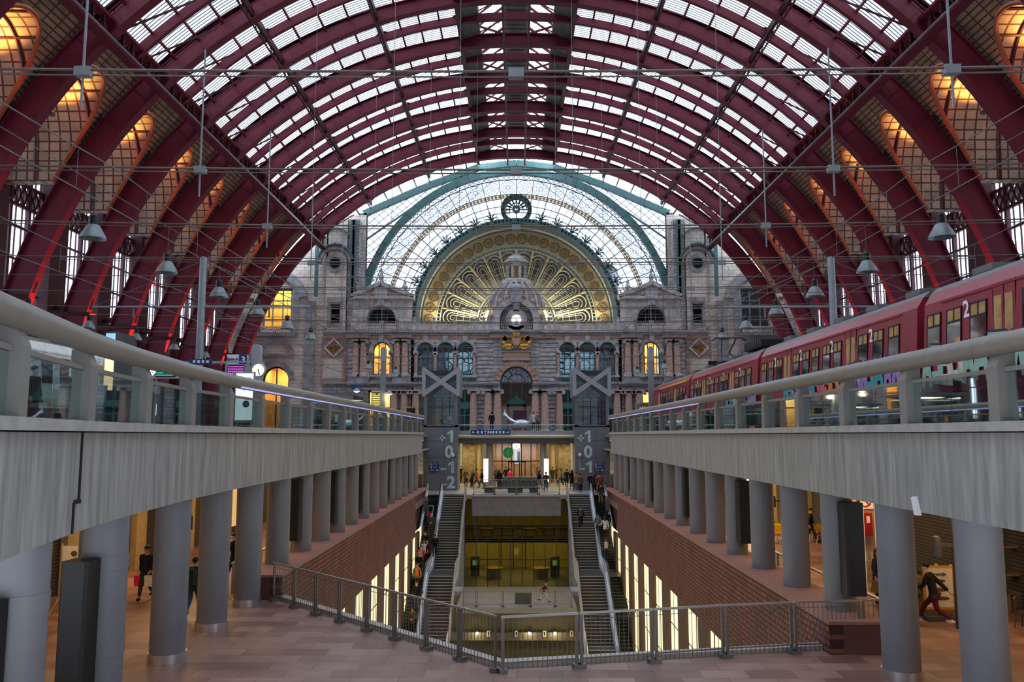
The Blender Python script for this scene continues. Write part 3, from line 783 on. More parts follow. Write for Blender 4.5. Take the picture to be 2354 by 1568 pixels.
# ================================================================== station facade closing the hall
YF = 96.0
fac = thing('station_facade', 'ornate stone station facade closing the end of the hall', 'facade', (0, YF, 5.5))
def FX(px, py=800, Y=YF): return at(px, py, Y)[0]
def FZ(py, Y=YF): return at(1187, py, Y)[1]
def K(dpx, py=800): return dpx / FPX * (YF * cos(PITCH) + (FZ(py) - EYE) * sin(PITCH))   # pixels to metres on the facade
def fb(mb, name, m, smooth=False, par=None): return mb.build(name, m, par or fac, smooth, world=True)
CX = FX(1187)
def arch_pts(cx, w, zs, n=16, rise=None):
    r = w / 2; h = r if rise is None else rise
    return [(cx - r * cos(pi * k / n), zs + h * sin(pi * k / n)) for k in range(n + 1)]
def wall(mb, x0, x1, z0, z1, ops, y, dep=.9):
    """front of a wall with arched or square openings and their reveals; ops: (cx, width, sill, springing or head, arched)"""
    xs = x0
    for cx, w, zb, zs, ar in sorted(ops):
        a, b = cx - w / 2, cx + w / 2
        mb.poly([(xs, y, z0), (a, y, z0), (a, y, z1), (xs, y, z1)])
        if zb > z0: mb.poly([(a, y, z0), (b, y, z0), (b, y, zb), (a, y, zb)]).poly([(a, y, zb), (b, y, zb), (b, y + dep, zb), (a, y + dep, zb)])
        top = arch_pts(cx, w, zs) if ar else [(a, zs), (b, zs)]
        for (xa, za), (xb, zb2) in zip(top, top[1:]):
            mb.poly([(xa, y, za), (xb, y, zb2), (xb, y, z1), (xa, y, z1)]).poly([(xa, y, za), (xa, y + dep, za), (xb, y + dep, zb2), (xb, y, zb2)])
        mb.poly([(a, y, zb), (a, y + dep, zb), (a, y + dep, zs), (a, y, zs)]).poly([(b, y, zb), (b, y, zs), (b, y + dep, zs), (b, y + dep, zb)])
        xs = b
    mb.poly([(xs, y, z0), (x1, y, z0), (x1, y, z1), (xs, y, z1)])
    return mb
def box_px(mb, xa, xb, ya, yb, dy0, dy1):
    """block between photo columns xa..xb and rows ya..yb on the facade, from dy0 in front to dy1 behind"""
    m = (ya + yb) / 2
    return mb.box(FX(xa, m), FX(xb, m), YF + dy0, YF + dy1, FZ(yb), FZ(ya))
def mir(xa, xb): return ((xa, xb), (2374 - xb, 2374 - xa))
def window(parent_name, cx, w, zb, zs, arched, y, glass, barm, nv=2, nh=(.5,), fw=.16, radial=False):
    """glazing set in an opening: frame, bars and a glass pane as a part of the facade"""
    f = MB(); r = w / 2
    if arched: f.ring(cx, zs, r - fw, r, 0, pi, y - .08, y + .08, 18)
    else: f.box(cx - r, cx + r, y - .08, y + .08, zs - fw, zs)
    f.box(cx - r, cx - r + fw, y - .08, y + .08, zb, zs); f.box(cx + r - fw, cx + r, y - .08, y + .08, zb, zs); f.box(cx - r, cx + r, y - .08, y + .08, zb, zb + fw)
    for k in range(1, nv + 1):
        u = -r + 2 * r * k / (nv + 1); zt = zs + (sqrt(max(0, r * r - u * u)) if arched else 0)
        f.box(cx + u - .06, cx + u + .06, y - .07, y + .07, zb, zs if radial else zt)
    top = zs + (r if arched else 0)
    for q in nh:
        z = zb + (top - zb) * q; f.box(cx - r + .02, cx + r - .02, y - .07, y + .07, z - .07, z + .07)
    if radial:
        f.ring(cx, zs, r * .52, r * .58, 0, pi, y - .07, y + .07, 18); f.box(cx - r, cx + r, y - .07, y + .07, zs - .08, zs + .08)
        for k in range(1, 6):
            a = pi * k / 6; f.bar((cx + r * .55 * cos(a), y, zs + r * .55 * sin(a)), (cx + r * .97 * cos(a), y, zs + r * .97 * sin(a)), .1, .1, up=(0, 1, 0))
    o = fb(f, parent_name, barm)
    g = MB(); pts = ([(cx - r, zb)] + arch_pts(cx, w, zs) + [(cx + r, zb)]) if arched else [(cx - r, zb), (cx - r, zs), (cx + r, zs), (cx + r, zb)]
    g.prism(pts[::-1], y + .01, y + .03); fb(g, 'glass', glass, par=o)
    return o
pane('hall_glass', (.55, .60, .66), .22, .04, (.85, .92, 1))
pane('dark_pane', (.05, .055, .06), .10, .03)
pane('screen_glass', (.27, .29, .325), .02, .05)
def leaded(name, tint, line, scale):
    """pane crossed by thin curving leads"""
    m = pane(name, tint, .12, .04); nt = m.node_tree
    tr = [n for n in nt.nodes if n.type == 'BSDF_TRANSPARENT'][0]
    tc = N(nt, 'TexCoord'); vo = N(nt, 'TexVoronoi', feature='DISTANCE_TO_EDGE', Scale=scale); nt.links.new(tc.outputs['Object'], vo.inputs['Vector'])
    lt = N(nt, 'Math', operation='LESS_THAN'); lt.inputs[1].default_value = .035; nt.links.new(vo.outputs['Distance'], lt.inputs[0])
    mx = N(nt, 'Mix', data_type='RGBA'); nt.links.new(lt.outputs[0], mx.inputs[0]); mx.inputs[6].default_value = (*tint, 1); mx.inputs[7].default_value = (*line, 1)
    nt.links.new(mx.outputs[2], tr.inputs[0]); return m
leaded('leaded_glass', (.21, .245, .28), (.015, .015, .02), .95)
# ---------------- tier heights from the photograph
z_floor, z_mid, z_cor, z_bal = 5.55, FZ(881), FZ(766), FZ(745)
# ---------------- main wall: ground tier
g = MB(); ops = []
for (xa, xb) in mir(1050, 1088): ops.append((FX((xa + xb) / 2), K(xb - xa), z_floor, FZ(896), False))
for (xa, xb) in mir(960, 998): ops.append((FX((xa + xb) / 2), K(xb - xa), z_floor, FZ(896), False))
for (xa, xb) in mir(848, 900): ops.append((FX((xa + xb) / 2), K(xb - xa), z_floor, FZ(898), False))
for (xa, xb) in mir(1103, 1117): ops.append((FX((xa + xb) / 2), K(xb - xa), z_floor, FZ(945), False))
ops.append((CX, K(74), z_floor, FZ(878), True))
for x0, x1 in ((745, 1134), (1240, 1629)):
    g = MB(); wall(g, FX(x0), FX(x1), z_floor, z_mid, [o for o in ops if FX(x0) < o[0] < FX(x1)], YF); fb(g, 'ground_storey', 'stone_blocks')
# central portal runs through both tiers
g = MB(); wall(g, FX(1134), FX(1240), z_floor, z_cor, [(CX, K(74), z_floor, FZ(880), True)], YF - .5, 1.3); fb(g, 'portal_wall', 'stone_blocks')
# upper tier
g = MB(); up = []
trip = [(958, 998), (1004, 1044), (1050, 1089)]
for xa, xb in trip + [(2374 - b, 2374 - a) for a, b in trip]:
    w = K(xb - xa); up.append((FX((xa + xb) / 2), w, FZ(863), FZ(787) - w / 2, True))
for xa, xb in mir(856, 898):
    w = K(xb - xa); up.append((FX((xa + xb) / 2), w, FZ(862), FZ(785) - w / 2, True))
for x0, x1 in ((745, 1134), (1240, 1629)):
    g = MB(); wall(g, FX(x0), FX(x1), z_mid, z_cor, [o for o in up if FX(x0) < o[0] < FX(x1)], YF); fb(g, 'upper_storey', 'stone_blocks')
# pale facing over the arches
for x0, x1 in ((952, 1096), (848, 908)):
    for xa, xb in mir(x0, x1):
        z0, z1 = FZ(787), FZ(776); fb(MB().box(FX(xa), FX(xb), YF - .06, YF, z0, z1), 'arch_facing', 'pale_blocks')
# arch hoods and imposts
for cx, w, zb, zs, ar in up:
    hd = MB(); hd.ring(cx, zs, w / 2, w / 2 + .32, 0, pi, YF - .3, YF + .05, 18); hd.prism([(cx - .22, zs + w / 2), (cx + .22, zs + w / 2), (cx + .32, zs + w / 2 + .75), (cx - .32, zs + w / 2 + .75)], YF - .45, YF)
    for u in (-1, 1): hd.box(cx + u * (w / 2 + .12) - .25, cx + u * (w / 2 + .12) + .25, YF - .35, YF + .05, zs - .3, zs)
    hd.box(cx - w / 2 - .2, cx + w / 2 + .2, YF - .35, YF, zb - .22, zb)
    fb(hd, 'arch_hood', 'stone_trim')
for i, (cx, w, zb, zs, ar) in enumerate(up):
    lit = abs(FX(877) - cx) < 2 or abs(FX(1497) - cx) < 2
    window('lit_window' if lit else 'arched_window', cx, w, zb, zs, True, YF + .55, 'hall_glass' if lit else 'leaded_glass', 'teal_paint', 2, (.52,))
for xa, xb in [(958, 998), (1050, 1089), (1286, 1325), (1378, 1417), (1004, 1044), (1333, 1372)]:
    bl = MB(); w = FX(xb) - FX(xa); n = 7
    for k in range(n): x = FX(xa) + w * (k + .5) / n; bl.lathe([(.05, 0), (.13, .25), (.06, .6), (.09, .78)], (x, YF - .25, FZ(876)), 6)
    bl.box(FX(xa), FX(xb), YF - .38, YF - .12, FZ(876) + .78, FZ(876) + .95); fb(bl, 'green_balustrade', 'teal_paint')
# pink columns: upper and lower orders
def colmn(mb, cap, x, z0, z1, r, y=YF - .42):
    mb, cap = MB(), MB()
    mb.lathe([(r * 1.0, 0), (r * .98, (z1 - z0) * .3), (r * .82, z1 - z0)], (x, y, z0), 12)
    cap.box(x - r * 1.4, x + r * 1.4, y - r * 1.4, y + r * 1.4, z0 - .25, z0); cap.lathe([(r * 1.25, 0), (r * 1.25, .12), (r, .2)], (x, y, z0), 12)
    cap.box(x - r * 1.35, x + r * 1.35, y - r * 1.2, y + r * 1.2, z1 + .22, z1 + .36)
    for u in (-1, 1): cap.add(*_scroll(x + u * r * 1.1, y, z1 + .1, r * .55))
    c = fb(mb, 'pink_column', 'stone_pink', True); fb(cap, 'capital', 'stone_trim', par=c)
def _scroll(x, y, z, r):
    q = MB().disc(x, z, r, y - r * 1.6, y + r * 1.2, 12); return q.v, q.f
cs = cc = None
for x in (820, 837, 914, 932):
    for px in (x, 2374 - x): colmn(cs, cc, FX(px), FZ(862), FZ(789), .40)
for x in (846, 848 + 52, 957, 1001, 1047, 1091):
    for px in (x, 2374 - x): colmn(cs, cc, FX(px), FZ(863), FZ(816), .2, YF - .2)
for x in (909, 932, 958, 1090):
    for px in (x, 2374 - x): colmn(cs, cc, FX(px), z_floor + .3, FZ(904), .46)
for x in (1123, 1144):
    for px in (x, 2374 - x): colmn(cs, cc, FX(px), z_floor + .3, FZ(904), .48, YF - .95)
# entablatures and cornices, stepping forward over the column pairs
co = MB(); fr = MB()
for xa, xb, dy in ((745, 1134, 0), (1240, 1629, 0), (800, 852, -.6), (900, 948, -.6), (1426, 1474, -.6), (1522, 1574, -.6), (1128, 1246, -.75)):
    box_px(co, xa, xb, 762, 766, -.75 + dy, .2); box_px(co, xa, xb, 766, 770, -.45 + dy, .2)
    box_px(fr, xa, xb, 770, 778, -.25 + dy, .1)
    for qa, qb in (((xa, xb),) if dy != -.75 else ((1114, 1149), (1225, 1260))): box_px(co, qa, qb, 879, 883, -.45 + dy, .2); box_px(co, qa, qb, 883, 886, -.25 + dy, .2)
    if dy == -.6: box_px(co, xa + 4, xb - 4, 864, 879, -.85, 0)
fb(co, 'cornices', 'stone_grey'); fb(fr, 'pink_frieze', 'stone_pink')
md = MB()
for px in range(810, 1130, 8):
    for p in (px, 2374 - px): box_px(md, p - 1.5, p + 1.5, 766.5, 769.5, -.62, -.3)
fb(md, 'cornice_blocks', 'stone_trim')
# horizontal rusticated bands of the pilasters
for x0, x1 in ((940, 956), (1096, 1134), (800, 815), (945, 952)):
    for xa, xb in mir(x0, x1):
        ru = MB()
        for k in range(10): box_px(ru, xa, xb, 782 + k * 9.6, 782 + k * 9.6 + 7.5, -.14, 0)
        for k in range(10): box_px(ru, xa, xb, 892 + k * 9.8, 892 + k * 9.8 + 7.6, -.16, 0)
        fb(ru, 'rusticated_band', 'stone_trim')
# slit windows beside the portal
for px in (1110, 1264):
    for ya, yb in ((781, 796), (823, 855), (900, 922)):
        window('slit_window', FX(px), .42, FZ(yb), FZ(ya), False, YF - .02, 'dark_pane', 'teal_paint', 0, ())
# ground openings: teal shopfronts and doors
for xa, xb in mir(1050, 1088) + mir(960, 998):
    cx, w = FX((xa + xb) / 2), K(xb - xa)
    o = window('shopfront', cx, w, z_floor, FZ(896), False, YF + .3, 'leaded_glass', 'teal_paint', 1, (.42, .62, .66, .70))
    MB()
    b = MB().box(cx - w / 2, cx + w / 2, YF + .22, YF + .34, FZ(939), FZ(925)); fb(b, 'fascia', 'teal_paint', par=o)
for xa, xb in mir(1103, 1117): window('side_door', FX((xa + xb) / 2), K(xb - xa), z_floor, FZ(945), False, YF + .2, 'hall_glass', 'teal_paint', 0, (.7,), .22)
for xa, xb in mir(848, 900): window('shopfront', FX((xa + xb) / 2), K(xb - xa), z_floor, FZ(898), False, YF + .5, 'hall_glass', 'dark_grey', 1, (.6,))
# portal: arch, window, teal doorcase and wooden doors
pt = MB(); rP = K(37); zP = FZ(880)
pt.ring(CX, zP, rP, rP + .62, 0, pi, YF - .75, YF - .4, 24)
for k in range(11):
    a = pi * (k + .5) / 11; pt.bar((CX + (rP + .02) * cos(a), YF - .78, zP + (rP + .02) * sin(a)), (CX + (rP + .7) * cos(a), YF - .78, zP + (rP + .7) * sin(a)), .10, .42, up=(0, 1, 0))
fb(pt, 'portal_arch', 'stone_pink')
window('portal_window', CX, rP * 2, FZ(930), zP, True, YF + .3, leaded('swirled_glass', (.12, .135, .155), (.012, .012, .014), 1.6), 'bronze' if 'bronze' in MATS else mat('bronze', (.16, .10, .055), .5, .3), 2, (), radial=True)
dc = MB(); z0, z1 = z_floor, FZ(930)
for s in (-1, 1):
    dc.box(CX + s * K(19) - .14, CX + s * K(19) + .14, YF - .1, YF + .3, z0, z1); dc.box(CX + s * rP - .14, CX + s * rP + .14, YF - .1, YF + .3, z0, z1)
dc.box(CX - rP, CX + rP, YF - .1, YF + .3, z1 - .25, z1)
d = fb(dc, 'portal_doorframe', mat('door_wood', (.22, .09, .03), .5))
fb(MB().box(CX - rP, CX + rP, YF + .15, YF + .17, z0, z1), 'door_glass', 'hall_glass', par=d)
tp = MB(); tp.box(CX - K(20), CX + K(20), YF - .45, YF + .1, FZ(929), FZ(923)); tp.prism([(CX - K(18), FZ(923)), (CX + K(18), FZ(923)), (CX, FZ(910))], YF - .4, YF + .1); tp.ball((CX, YF - .2, FZ(907)), (.1, .1, .3), 8, 5)
fb(tp, 'door_pediment', mat('deep_teal', (.03, .12, .10), .5))
# name plate, coat of arms
npt = thing('name_plate', 'pink stone plate with gold lettering over the central portal', 'sign', (CX, YF - .6, FZ(819)))
w = K(29); MB().box(-w - .2, w + .2, -.32, .1, -.55, -.40).box(-w - .2, w + .2, -.32, .1, .42, .58).build('moulding', 'stone_grey', npt)
MB().box(-w, w, -.18, .1, -.40, .42).build('plate', 'stone_pink', npt)
t = text('ANTWERPEN', .66, (CX, YF - .80, FZ(819)), 'gold', npt, sx=.92)
ca = thing('coat_of_arms', 'gilded coat of arms with shield, crown and flags above the name plate', 'coat of arms', (CX, YF - .8, FZ(786)))
MB().prism([(-.55, .45), (.55, .45), (.55, -.2), (0, -.75), (-.55, -.2)], -.35, -.1).build('shield', 'gold', ca)
MB().prism([(-.38, .3), (.38, .3), (.38, -.15), (0, -.55), (-.38, -.15)], -.42, -.34).build('shield_field', 'stone_pink', ca)
c = MB().lathe([(.38, .48), (.52, .95), (.4, 1.0), (.3, .7)], (0, -.2, 0), 10)
for k in range(5): c.ball((-.4 + .2 * k, -.3, 1.0), .08, 6, 4)
c.build('crown', 'gold', ca)
for s in (-1, 1):
    m = MB()
    for k in range(4):
        a = .25 + k * .28; m.tube([(s * .5, -.2, -.3), (s * (.9 + .75 * cos(a)), -.25, -.2 + 1.15 * sin(a))], .035, 5); m.prism([(s * (.7 + .35 * cos(a)), -.1 + .55 * sin(a)), (s * (.9 + .8 * cos(a)), -.15 + 1.1 * sin(a)), (s * (1.2 + .7 * cos(a)), -.3 + .75 * sin(a)), (s * (.9 + .4 * cos(a)), -.3 + .4 * sin(a))][::s], -.3, -.18)
    m.ball((s * 1.0, -.2, -.55), (.65, .22, .3), 9, 6); m.ball((s * 1.45, -.25, -.25), (.22, .2, .28), 8, 5); m.tube([(s * .3, -.2, -.75), (s * 1.0, -.25, -.95), (s * 1.7, -.2, -.6)], .1, 6)
    m.build('supporter', 'gold', ca)
# balustrade on the cornice
bu = MB(); bt = MB()
for x0, x1 in ((958, 992), (1005, 1042), (1050, 1088), (842, 876), (878, 912), (1150, 1170)):
    for xa, xb in mir(x0, x1):
        n = int((xb - xa) / 4.2)
        for k in range(n): bu.lathe([(.06, 0), (.14, .22), (.07, .5), (.10, .62)], (FX(xa + (k + .5) * (xb - xa) / n, 755), YF - .1, FZ(757)), 6)
for xa, xb in mir(948, 1134) + mir(842, 912) + mir(1148, 1172): box_px(bt, xa, xb, 744, 747.5, -.28, .1); box_px(bt, xa, xb, 757, 762, -.28, .1)
for x in (953, 998, 1046, 1096, 1112, 1128):
    for px in (x, 2374 - x): box_px(bt, px - 5, px + 5, 742, 760, -.4, .2); q = bt.lathe([(.28, 0), (.28, .15), (.12, .25), (.2, .5), (.0, .72)], (FX(px, 742), YF - .1, FZ(742)), 8)
fb(bu, 'balusters', 'stone_pale'); fb(bt, 'balustrade_rails', 'stone_trim')
# ---------------- pedimented bays left and right
for s in (-1, 1):
    mx = (lambda px: px) if s < 0 else (lambda px: 2374 - px)
    X = lambda px, py=720: FX(mx(px), py)
    ped = MB(); cx = X(876, 735); w = K(68, 735); zs = FZ(736); zb = FZ(757)
    q = sorted((X(812), X(948))); wall(ped, q[0], q[1], FZ(762), FZ(686), [(cx, w, zb, zs, True)], YF, 1.0)
    fb(ped, 'pediment_bay', 'pale_blocks')
    tr = MB(); tr.ring(cx, zs, w / 2, w / 2 + .42, 0, pi, YF - .25, YF + .05, 22); tr.prism([(cx - .35, zs + w / 2), (cx + .35, zs + w / 2), (cx + .5, FZ(686)), (cx - .5, FZ(686))], YF - .4, YF)
    q = sorted((X(808), X(952)))
    tr.box(q[0], q[1], YF - .6, YF + .8, FZ(688), FZ(682))
    for a, b in ((808, 876), (876, 952)): tr.bar((X(a, 683), YF + .1, FZ(682)), (X(876 if a == 808 else 876, 650) if a == 808 else X(876, 650), YF + .1, FZ(652)), 1.4, .45) if a == 808 else tr.bar((X(952, 683), YF + .1, FZ(682)), (X(876, 650), YF + .1, FZ(652)), 1.4, .45)
    for a, b in ((808, 828), (918, 938)):
        q = sorted((X(a), X(b))); tr.box(q[0], q[1], YF - .25, YF + .05, FZ(762), FZ(733))
        q = sorted((X(a + 3), X(b - 3))); tr.box(q[0], q[1], YF - .15, YF + .05, FZ(733), FZ(690))
    for px in (834, 916): tr.disc(X(px, 700), FZ(700), .34, YF - .12, YF, 14)
    tr.box(cx - .75, cx + .75, YF - .5, YF + .05, FZ(682), FZ(662)); tr.ring(cx, FZ(682), .9, 1.25, .1, pi - .1, YF - .3, YF, 14)
    fb(tr, 'pediment_trim', 'stone_trim')
    tm = MB().prism([(X(812, 684), FZ(683)), (X(946, 684), FZ(683)), (X(876, 655), FZ(655))][::(1 if s < 0 else -1)], YF - .05, YF + .7); fb(tm, 'tympanum', 'pale_blocks')
    fn = MB()
    for px, py in ((876, 650), (820, 676), (931, 672)):
        h = 1.7 if px == 876 else 1.3; x, z = at(mx(px), py, YF)
        fn.box(x - .35, x + .35, YF - .2, YF + .5, z - .5, z + .2); fn.lathe([(.3, 0), (.2, .15), (.34, .5), (.2, h * .55), (.1, h * .7), (.16, h * .8), (0, h)], (x, YF + .15, z + .15), 10)
    fb(fn, 'finials', 'stone_trim')
    x, z = at(mx(876), 636, YF); fb(MB().lathe([(.25, 0), (.1, .5), (.12, .7), (.04, 1.0), (.03, 2.6), (0, 2.8)], (x, YF + .15, z), 8), 'gilded_spike', 'gold')
    window('lunette_window', cx, w, zb, zs, True, YF + .8, 'dark_pane', 'teal_paint', 2, (.36, .66))
    # ---- pale pylon with oculus, plaque and inscription panel
    py_ = MB(); q = sorted((X(746), X(822)))
    py_.box(q[0], q[1], YF + .62, YF + 1.6, z_floor, FZ(503)); fb(py_, 'pylon_core', 'stone_blocks')
    for u0, u1 in ((746, 750), (797, 822)):
        q = sorted((X(u0), X(u1))); py2 = MB().box(q[0], q[1], YF + .1, YF + .62, z_floor, FZ(503)); fb(py2, 'pylon_pilaster', 'stone_blocks')
    q = sorted((X(750, 620), X(797, 620))); pf = MB().box(q[0], q[1], YF + .1, YF + .62, FZ(690), FZ(503)).box(q[0], q[1], YF + .1, YF + .62, z_floor, FZ(752))
    a, b = q; mid = (a + b) / 2; wall(pf, a, b, FZ(752), FZ(600), [(X(770), K(24), FZ(744), FZ(698), False)], YF - .02, .6)
    fb(pf, 'pylon_face', 'pale_blocks')
    pf = MB().prism([(a, FZ(600))] + [(mid - (b - a) / 2 * cos(pi * k / 16), FZ(600) + (b - a) / 2 * sin(pi * k / 16)) for k in range(17)][::-1][::-1] + [(b, FZ(600))], YF - .02, YF + .3) ; fb(pf, 'pylon_head', 'pale_blocks')
    ot = MB(); ox, oz = at(mx(771), 605, YF); ot.ring(ox, oz, K(14, 605), K(21, 605), 0, 2 * pi, YF - .22, YF, 24); ot.ring(ox, oz, K(32, 605), K(39, 605), .0, pi, YF - .3, YF + .2, 24)
    fb(ot, 'oculus_surround', 'stone_grey')
    o = fb(MB().ring(ox, oz, K(12.3, 605), K(14, 605), 0, 2 * pi, YF - .25, YF + .05, 24), 'oculus_window', 'teal_paint'); fb(MB().disc(ox, oz, K(12.4, 605), YF - .06, YF - .04), 'glass', 'black', par=o)
    fb(MB().ring(ox, oz, K(40, 605), K(44, 605), .25, pi - .25, YF - .45, YF + .1, 24).ring(ox, FZ(560), K(34, 560), K(37.5, 560), .5, pi - .5, YF - .3, YF, 20), 'teal_hood', 'teal_steel')
    hh = MB()
    for k in range(5): hh.ring(ox + (k - 2) * K(7, 570), FZ(562) - abs(k - 2) * .08, K(1.6, 570), K(3, 570), 0, 2 * pi, YF - .5, YF - .2, 10)
    fb(hh, 'hood_rings', 'teal_steel')
    window('pylon_window', X(770), K(24), FZ(744), FZ(698), False, YF + .3, 'dark_pane', 'teal_paint', 0, (.45,), .14)
    fw = MB(); x = X(770); 
    for u in (-1, 1): fw.box(x + u * K(15) - K(2), x + u * K(15) + K(2), YF - .2, YF, FZ(746), FZ(694))
    fw.box(x - K(18), x + K(18), YF - .35, YF, FZ(690) - .25, FZ(684)); fw.box(x - K(17), x + K(17), YF - .3, YF, FZ(749), FZ(745))
    fb(fw, 'window_surround', 'stone_grey')
    for px in (729, 811, 814): fb(MB().box(X(px, 600) - .2, X(px, 600) + .2, YF - .3, YF, FZ(682), FZ(507)), 'teal_downpipe', 'teal_steel')
    pb = MB(); q = sorted((X(741), X(799))); pb.box(q[0], q[1], YF - .1, YF + .2, FZ(880), FZ(774)); fb(pb, 'plaque_panel', 'rose_blocks')
    dm = MB(); x, z = at(mx(768), 800, YF); R1, R2 = K(23), K(18.5)
    for k in range(4):
        a0, a1 = pi / 2 * k, pi / 2 * (k + 1); dm.prism([(x + R1 * cos(a0), z + R1 * sin(a0)), (x + R1 * cos(a1), z + R1 * sin(a1)), (x + R2 * cos(a1), z + R2 * sin(a1)), (x + R2 * cos(a0), z + R2 * sin(a0))], YF - .28, YF - .1)
    o = fb(dm, 'lozenge_plaque', 'stone_pale'); gm = MB().ring(x, z, K(7), K(9), 0, 2 * pi, YF - .25, YF - .1, 18).ring(x, z, K(2), K(3.4), 0, 2 * pi, YF - .25, YF - .12, 12)
    for k in range(3): gm.box(x - .5 + k * .38, x - .36 + k * .38, YF - .25, YF - .1, z - .38, z + .38)
    fb(gm, 'gilt_monogram', 'gold', par=o)
    for k in range(4): MB()
    q = sorted((X(747), X(789))); ip = thing('inscription_panel', 'white tiled panel below the lozenge plaque on the %s pylon' % ('left' if s < 0 else 'right'), 'panel', ((q[0] + q[1]) / 2, YF - .1, FZ(848)))
    hw = (q[1] - q[0]) / 2; MB().box(-hw, hw, -.08, 0, -K(21.5), K(21.5)).build('slab', brick('white_tile', (.72, .68, .60), (.66, .62, .55), (.45, .42, .38), .9, .9, .015), ip)
    MB().box(-hw - .25, hw + .25, -.04, .0, -K(25), K(25)).build('border', 'stone_pink', ip)
    # ---- outer wall with the great arched windows
    ow = MB(); q = sorted((X(500, 700), X(746, 700)))
    ax, aw = X(632, 740), K(70, 720); zsill, zsp = FZ(760), FZ(660)
    lx, lw = X(635), K(62)
    wall(ow, q[0] if s < 0 else q[0], q[1], FZ(795), EYE + 27.5, [(ax, aw, zsill, zsp, False)], YF + .6, .8)
    wall(ow, q[0], q[1], z_floor, FZ(795), [(lx, lw, z_floor, FZ(872), True)], YF + .6, .8)
    fb(ow, 'outer_wall', 'pale_blocks')
    os_ = MB()
    for a_, b_, r0 in ((ax, FZ(690), K(52, 690)),):
        os_.ring(a_, b_, r0, r0 + 1.0, .15, pi - .1, YF + .2, YF + .7, 26)
    os_.ring(lx, FZ(872), lw / 2, lw / 2 + .65, 0, pi, YF + .3, YF + .7, 22)
    for u in (-1, 1): os_.box(ax + u * (aw / 2 + .5) - .35, ax + u * (aw / 2 + .5) + .35, YF + .3, YF + .65, FZ(770), FZ(655)); os_.box(ax + u * (aw / 2 + 2.2) - .6, ax + u * (aw / 2 + 2.2) + .6, YF + .35, YF + .65, z_floor, FZ(690))
    os_.box(ax - aw / 2 - .6, ax + aw / 2 + .6, YF + .1, YF + .7, FZ(771), FZ(766)); os_.ring(lx, FZ(815), 1.6, 2.1, .1, pi - .1, YF + .3, YF + .7, 16); os_.box(lx - 2.2, lx + 2.2, YF + .2, YF + .7, FZ(818), FZ(812))
    fb(os_, 'outer_wall_trim', 'stone_grey')
    bb = MB()
    for k in range(14): bb.lathe([(.05, 0), (.13, .22), (.06, .55), (.09, .68)], (ax - aw / 2 + (k + .5) * aw / 14, YF + .35, FZ(766)), 6)
    bb.box(ax - aw / 2, ax + aw / 2, YF + .2, YF + .5, FZ(766) + .68, FZ(766) + .85); fb(bb, 'balcony', 'stone_pale')
    window('great_window', ax, aw, zsill, zsp, False, YF + 1.1, 'hall_glass' if s < 0 else 'dark_pane', 'stone_grey', 2, (.28, .72), .25)
    window('arched_doorway', lx, lw, z_floor, FZ(872), True, YF + 1.1, 'hall_glass', 'dark_grey', 1, (.6,), .2)
    # lit rooms behind these windows
    wc = (1, .62, .12)
    def room(nm, x0, x1, z0, z1, y0, dpt, e, col):
        o = struct('wall_' + nm); m = mat('room_cream', (.72, .52, .28), .8)
        x0, x1 = sorted((x0, x1))
        MB().box(x0, x1, y0 + dpt, y0 + dpt + .1, z0, z1).box(x0, x0 + .1, y0, y0 + dpt, z0, z1).box(x1 - .1, x1, y0, y0 + dpt, z0, z1).box(x0, x1, y0, y0 + dpt, z0 - .1, z0).box(x0, x1, y0, y0 + dpt, z1, z1 + .1).build('room_shell', m, o)
        light('AREA', ((x0 + x1) / 2, y0 + dpt / 2, z1 - .3), e, col, (x1 - x0) * .6, dpt * .6, name='room_light')
    room('office_' + 'lr'[s > 0] * 0 + ('left' if s < 0 else 'right'), X(856) - .3, X(898) + .3, FZ(862), FZ(784) + .3, YF + 1.0, 2.6, 620, (1, .50, .14))
    if s < 0: room('lounge_left', ax - aw / 2 - .4, ax + aw / 2 + .4, zsill - .3, zsp + 1.4, YF + 1.5, 4, 900, (1, .68, .16))
    room('passage_' + ('left' if s < 0 else 'right'), lx - lw / 2 - .3, lx + lw / 2 + .3, z_floor, FZ(872) + lw / 2 + .3, YF + 1.5, 4, 700, (1, .50, .13))
    room('shop_' + ('left' if s < 0 else 'right'), X(846), X(902), z_floor, FZ(897) + .2, YF + 1.0, 3, 330, (1, .72, .35))
for s in (-1, 1):
    o = MB().box(min(s * 33.6, s * 34.2), max(s * 33.6, s * 34.2), 92.8, 97.5, 5.4, EYE + 24).build('wall_return', 'pale_blocks'); o['kind'] = 'structure'
# dim booking hall behind the central openings
o = struct('wall_hall'); MB().box(-22, 22, 112, 112.3, 5.4, 12.4).box(-22, -21.7, 97, 112, 5.4, 26).box(21.7, 22, 97, 112, 5.4, 26).build('shell', 'stone_grey', o)
# ---------------- central aedicule: clock, dark niche, dome and lantern
ae = thing('clock_aedicule', 'domed stone aedicule framing the clock above the portal', 'aedicule', (CX, YF - .4, FZ(762)))
aw_ = MB(); zs = FZ(737, YF); wall(aw_, FX(1134), FX(1240), FZ(762), zs + K(52), [(CX, K(76), FZ(757), zs, True)], YF - .6, 1.6)
A = lambda mb, n, m, sm=False: mb.build(n, m, ae, sm, world=True)
nm = MB(); Rn = K(38)
nm.ring(CX, zs, Rn, Rn + .75, 0, pi, YF - .9, YF + .6, 26)
for u in (-1, 1): nm.box(CX + u * K(46) - K(8), CX + u * K(46) + K(8), YF - .9, YF + .8, FZ(762), zs)
A(nm, 'niche_arch', 'stone_trim')
vs = MB()
for k in range(9): a = pi * (k + .5) / 9; vs.ball((CX + (Rn + 1.0) * cos(a), YF - .8, zs + (Rn + 1.0) * sin(a)), (.3, .3, .3), 8, 5)
A(vs, 'voussoir_knobs', 'stone_pink')
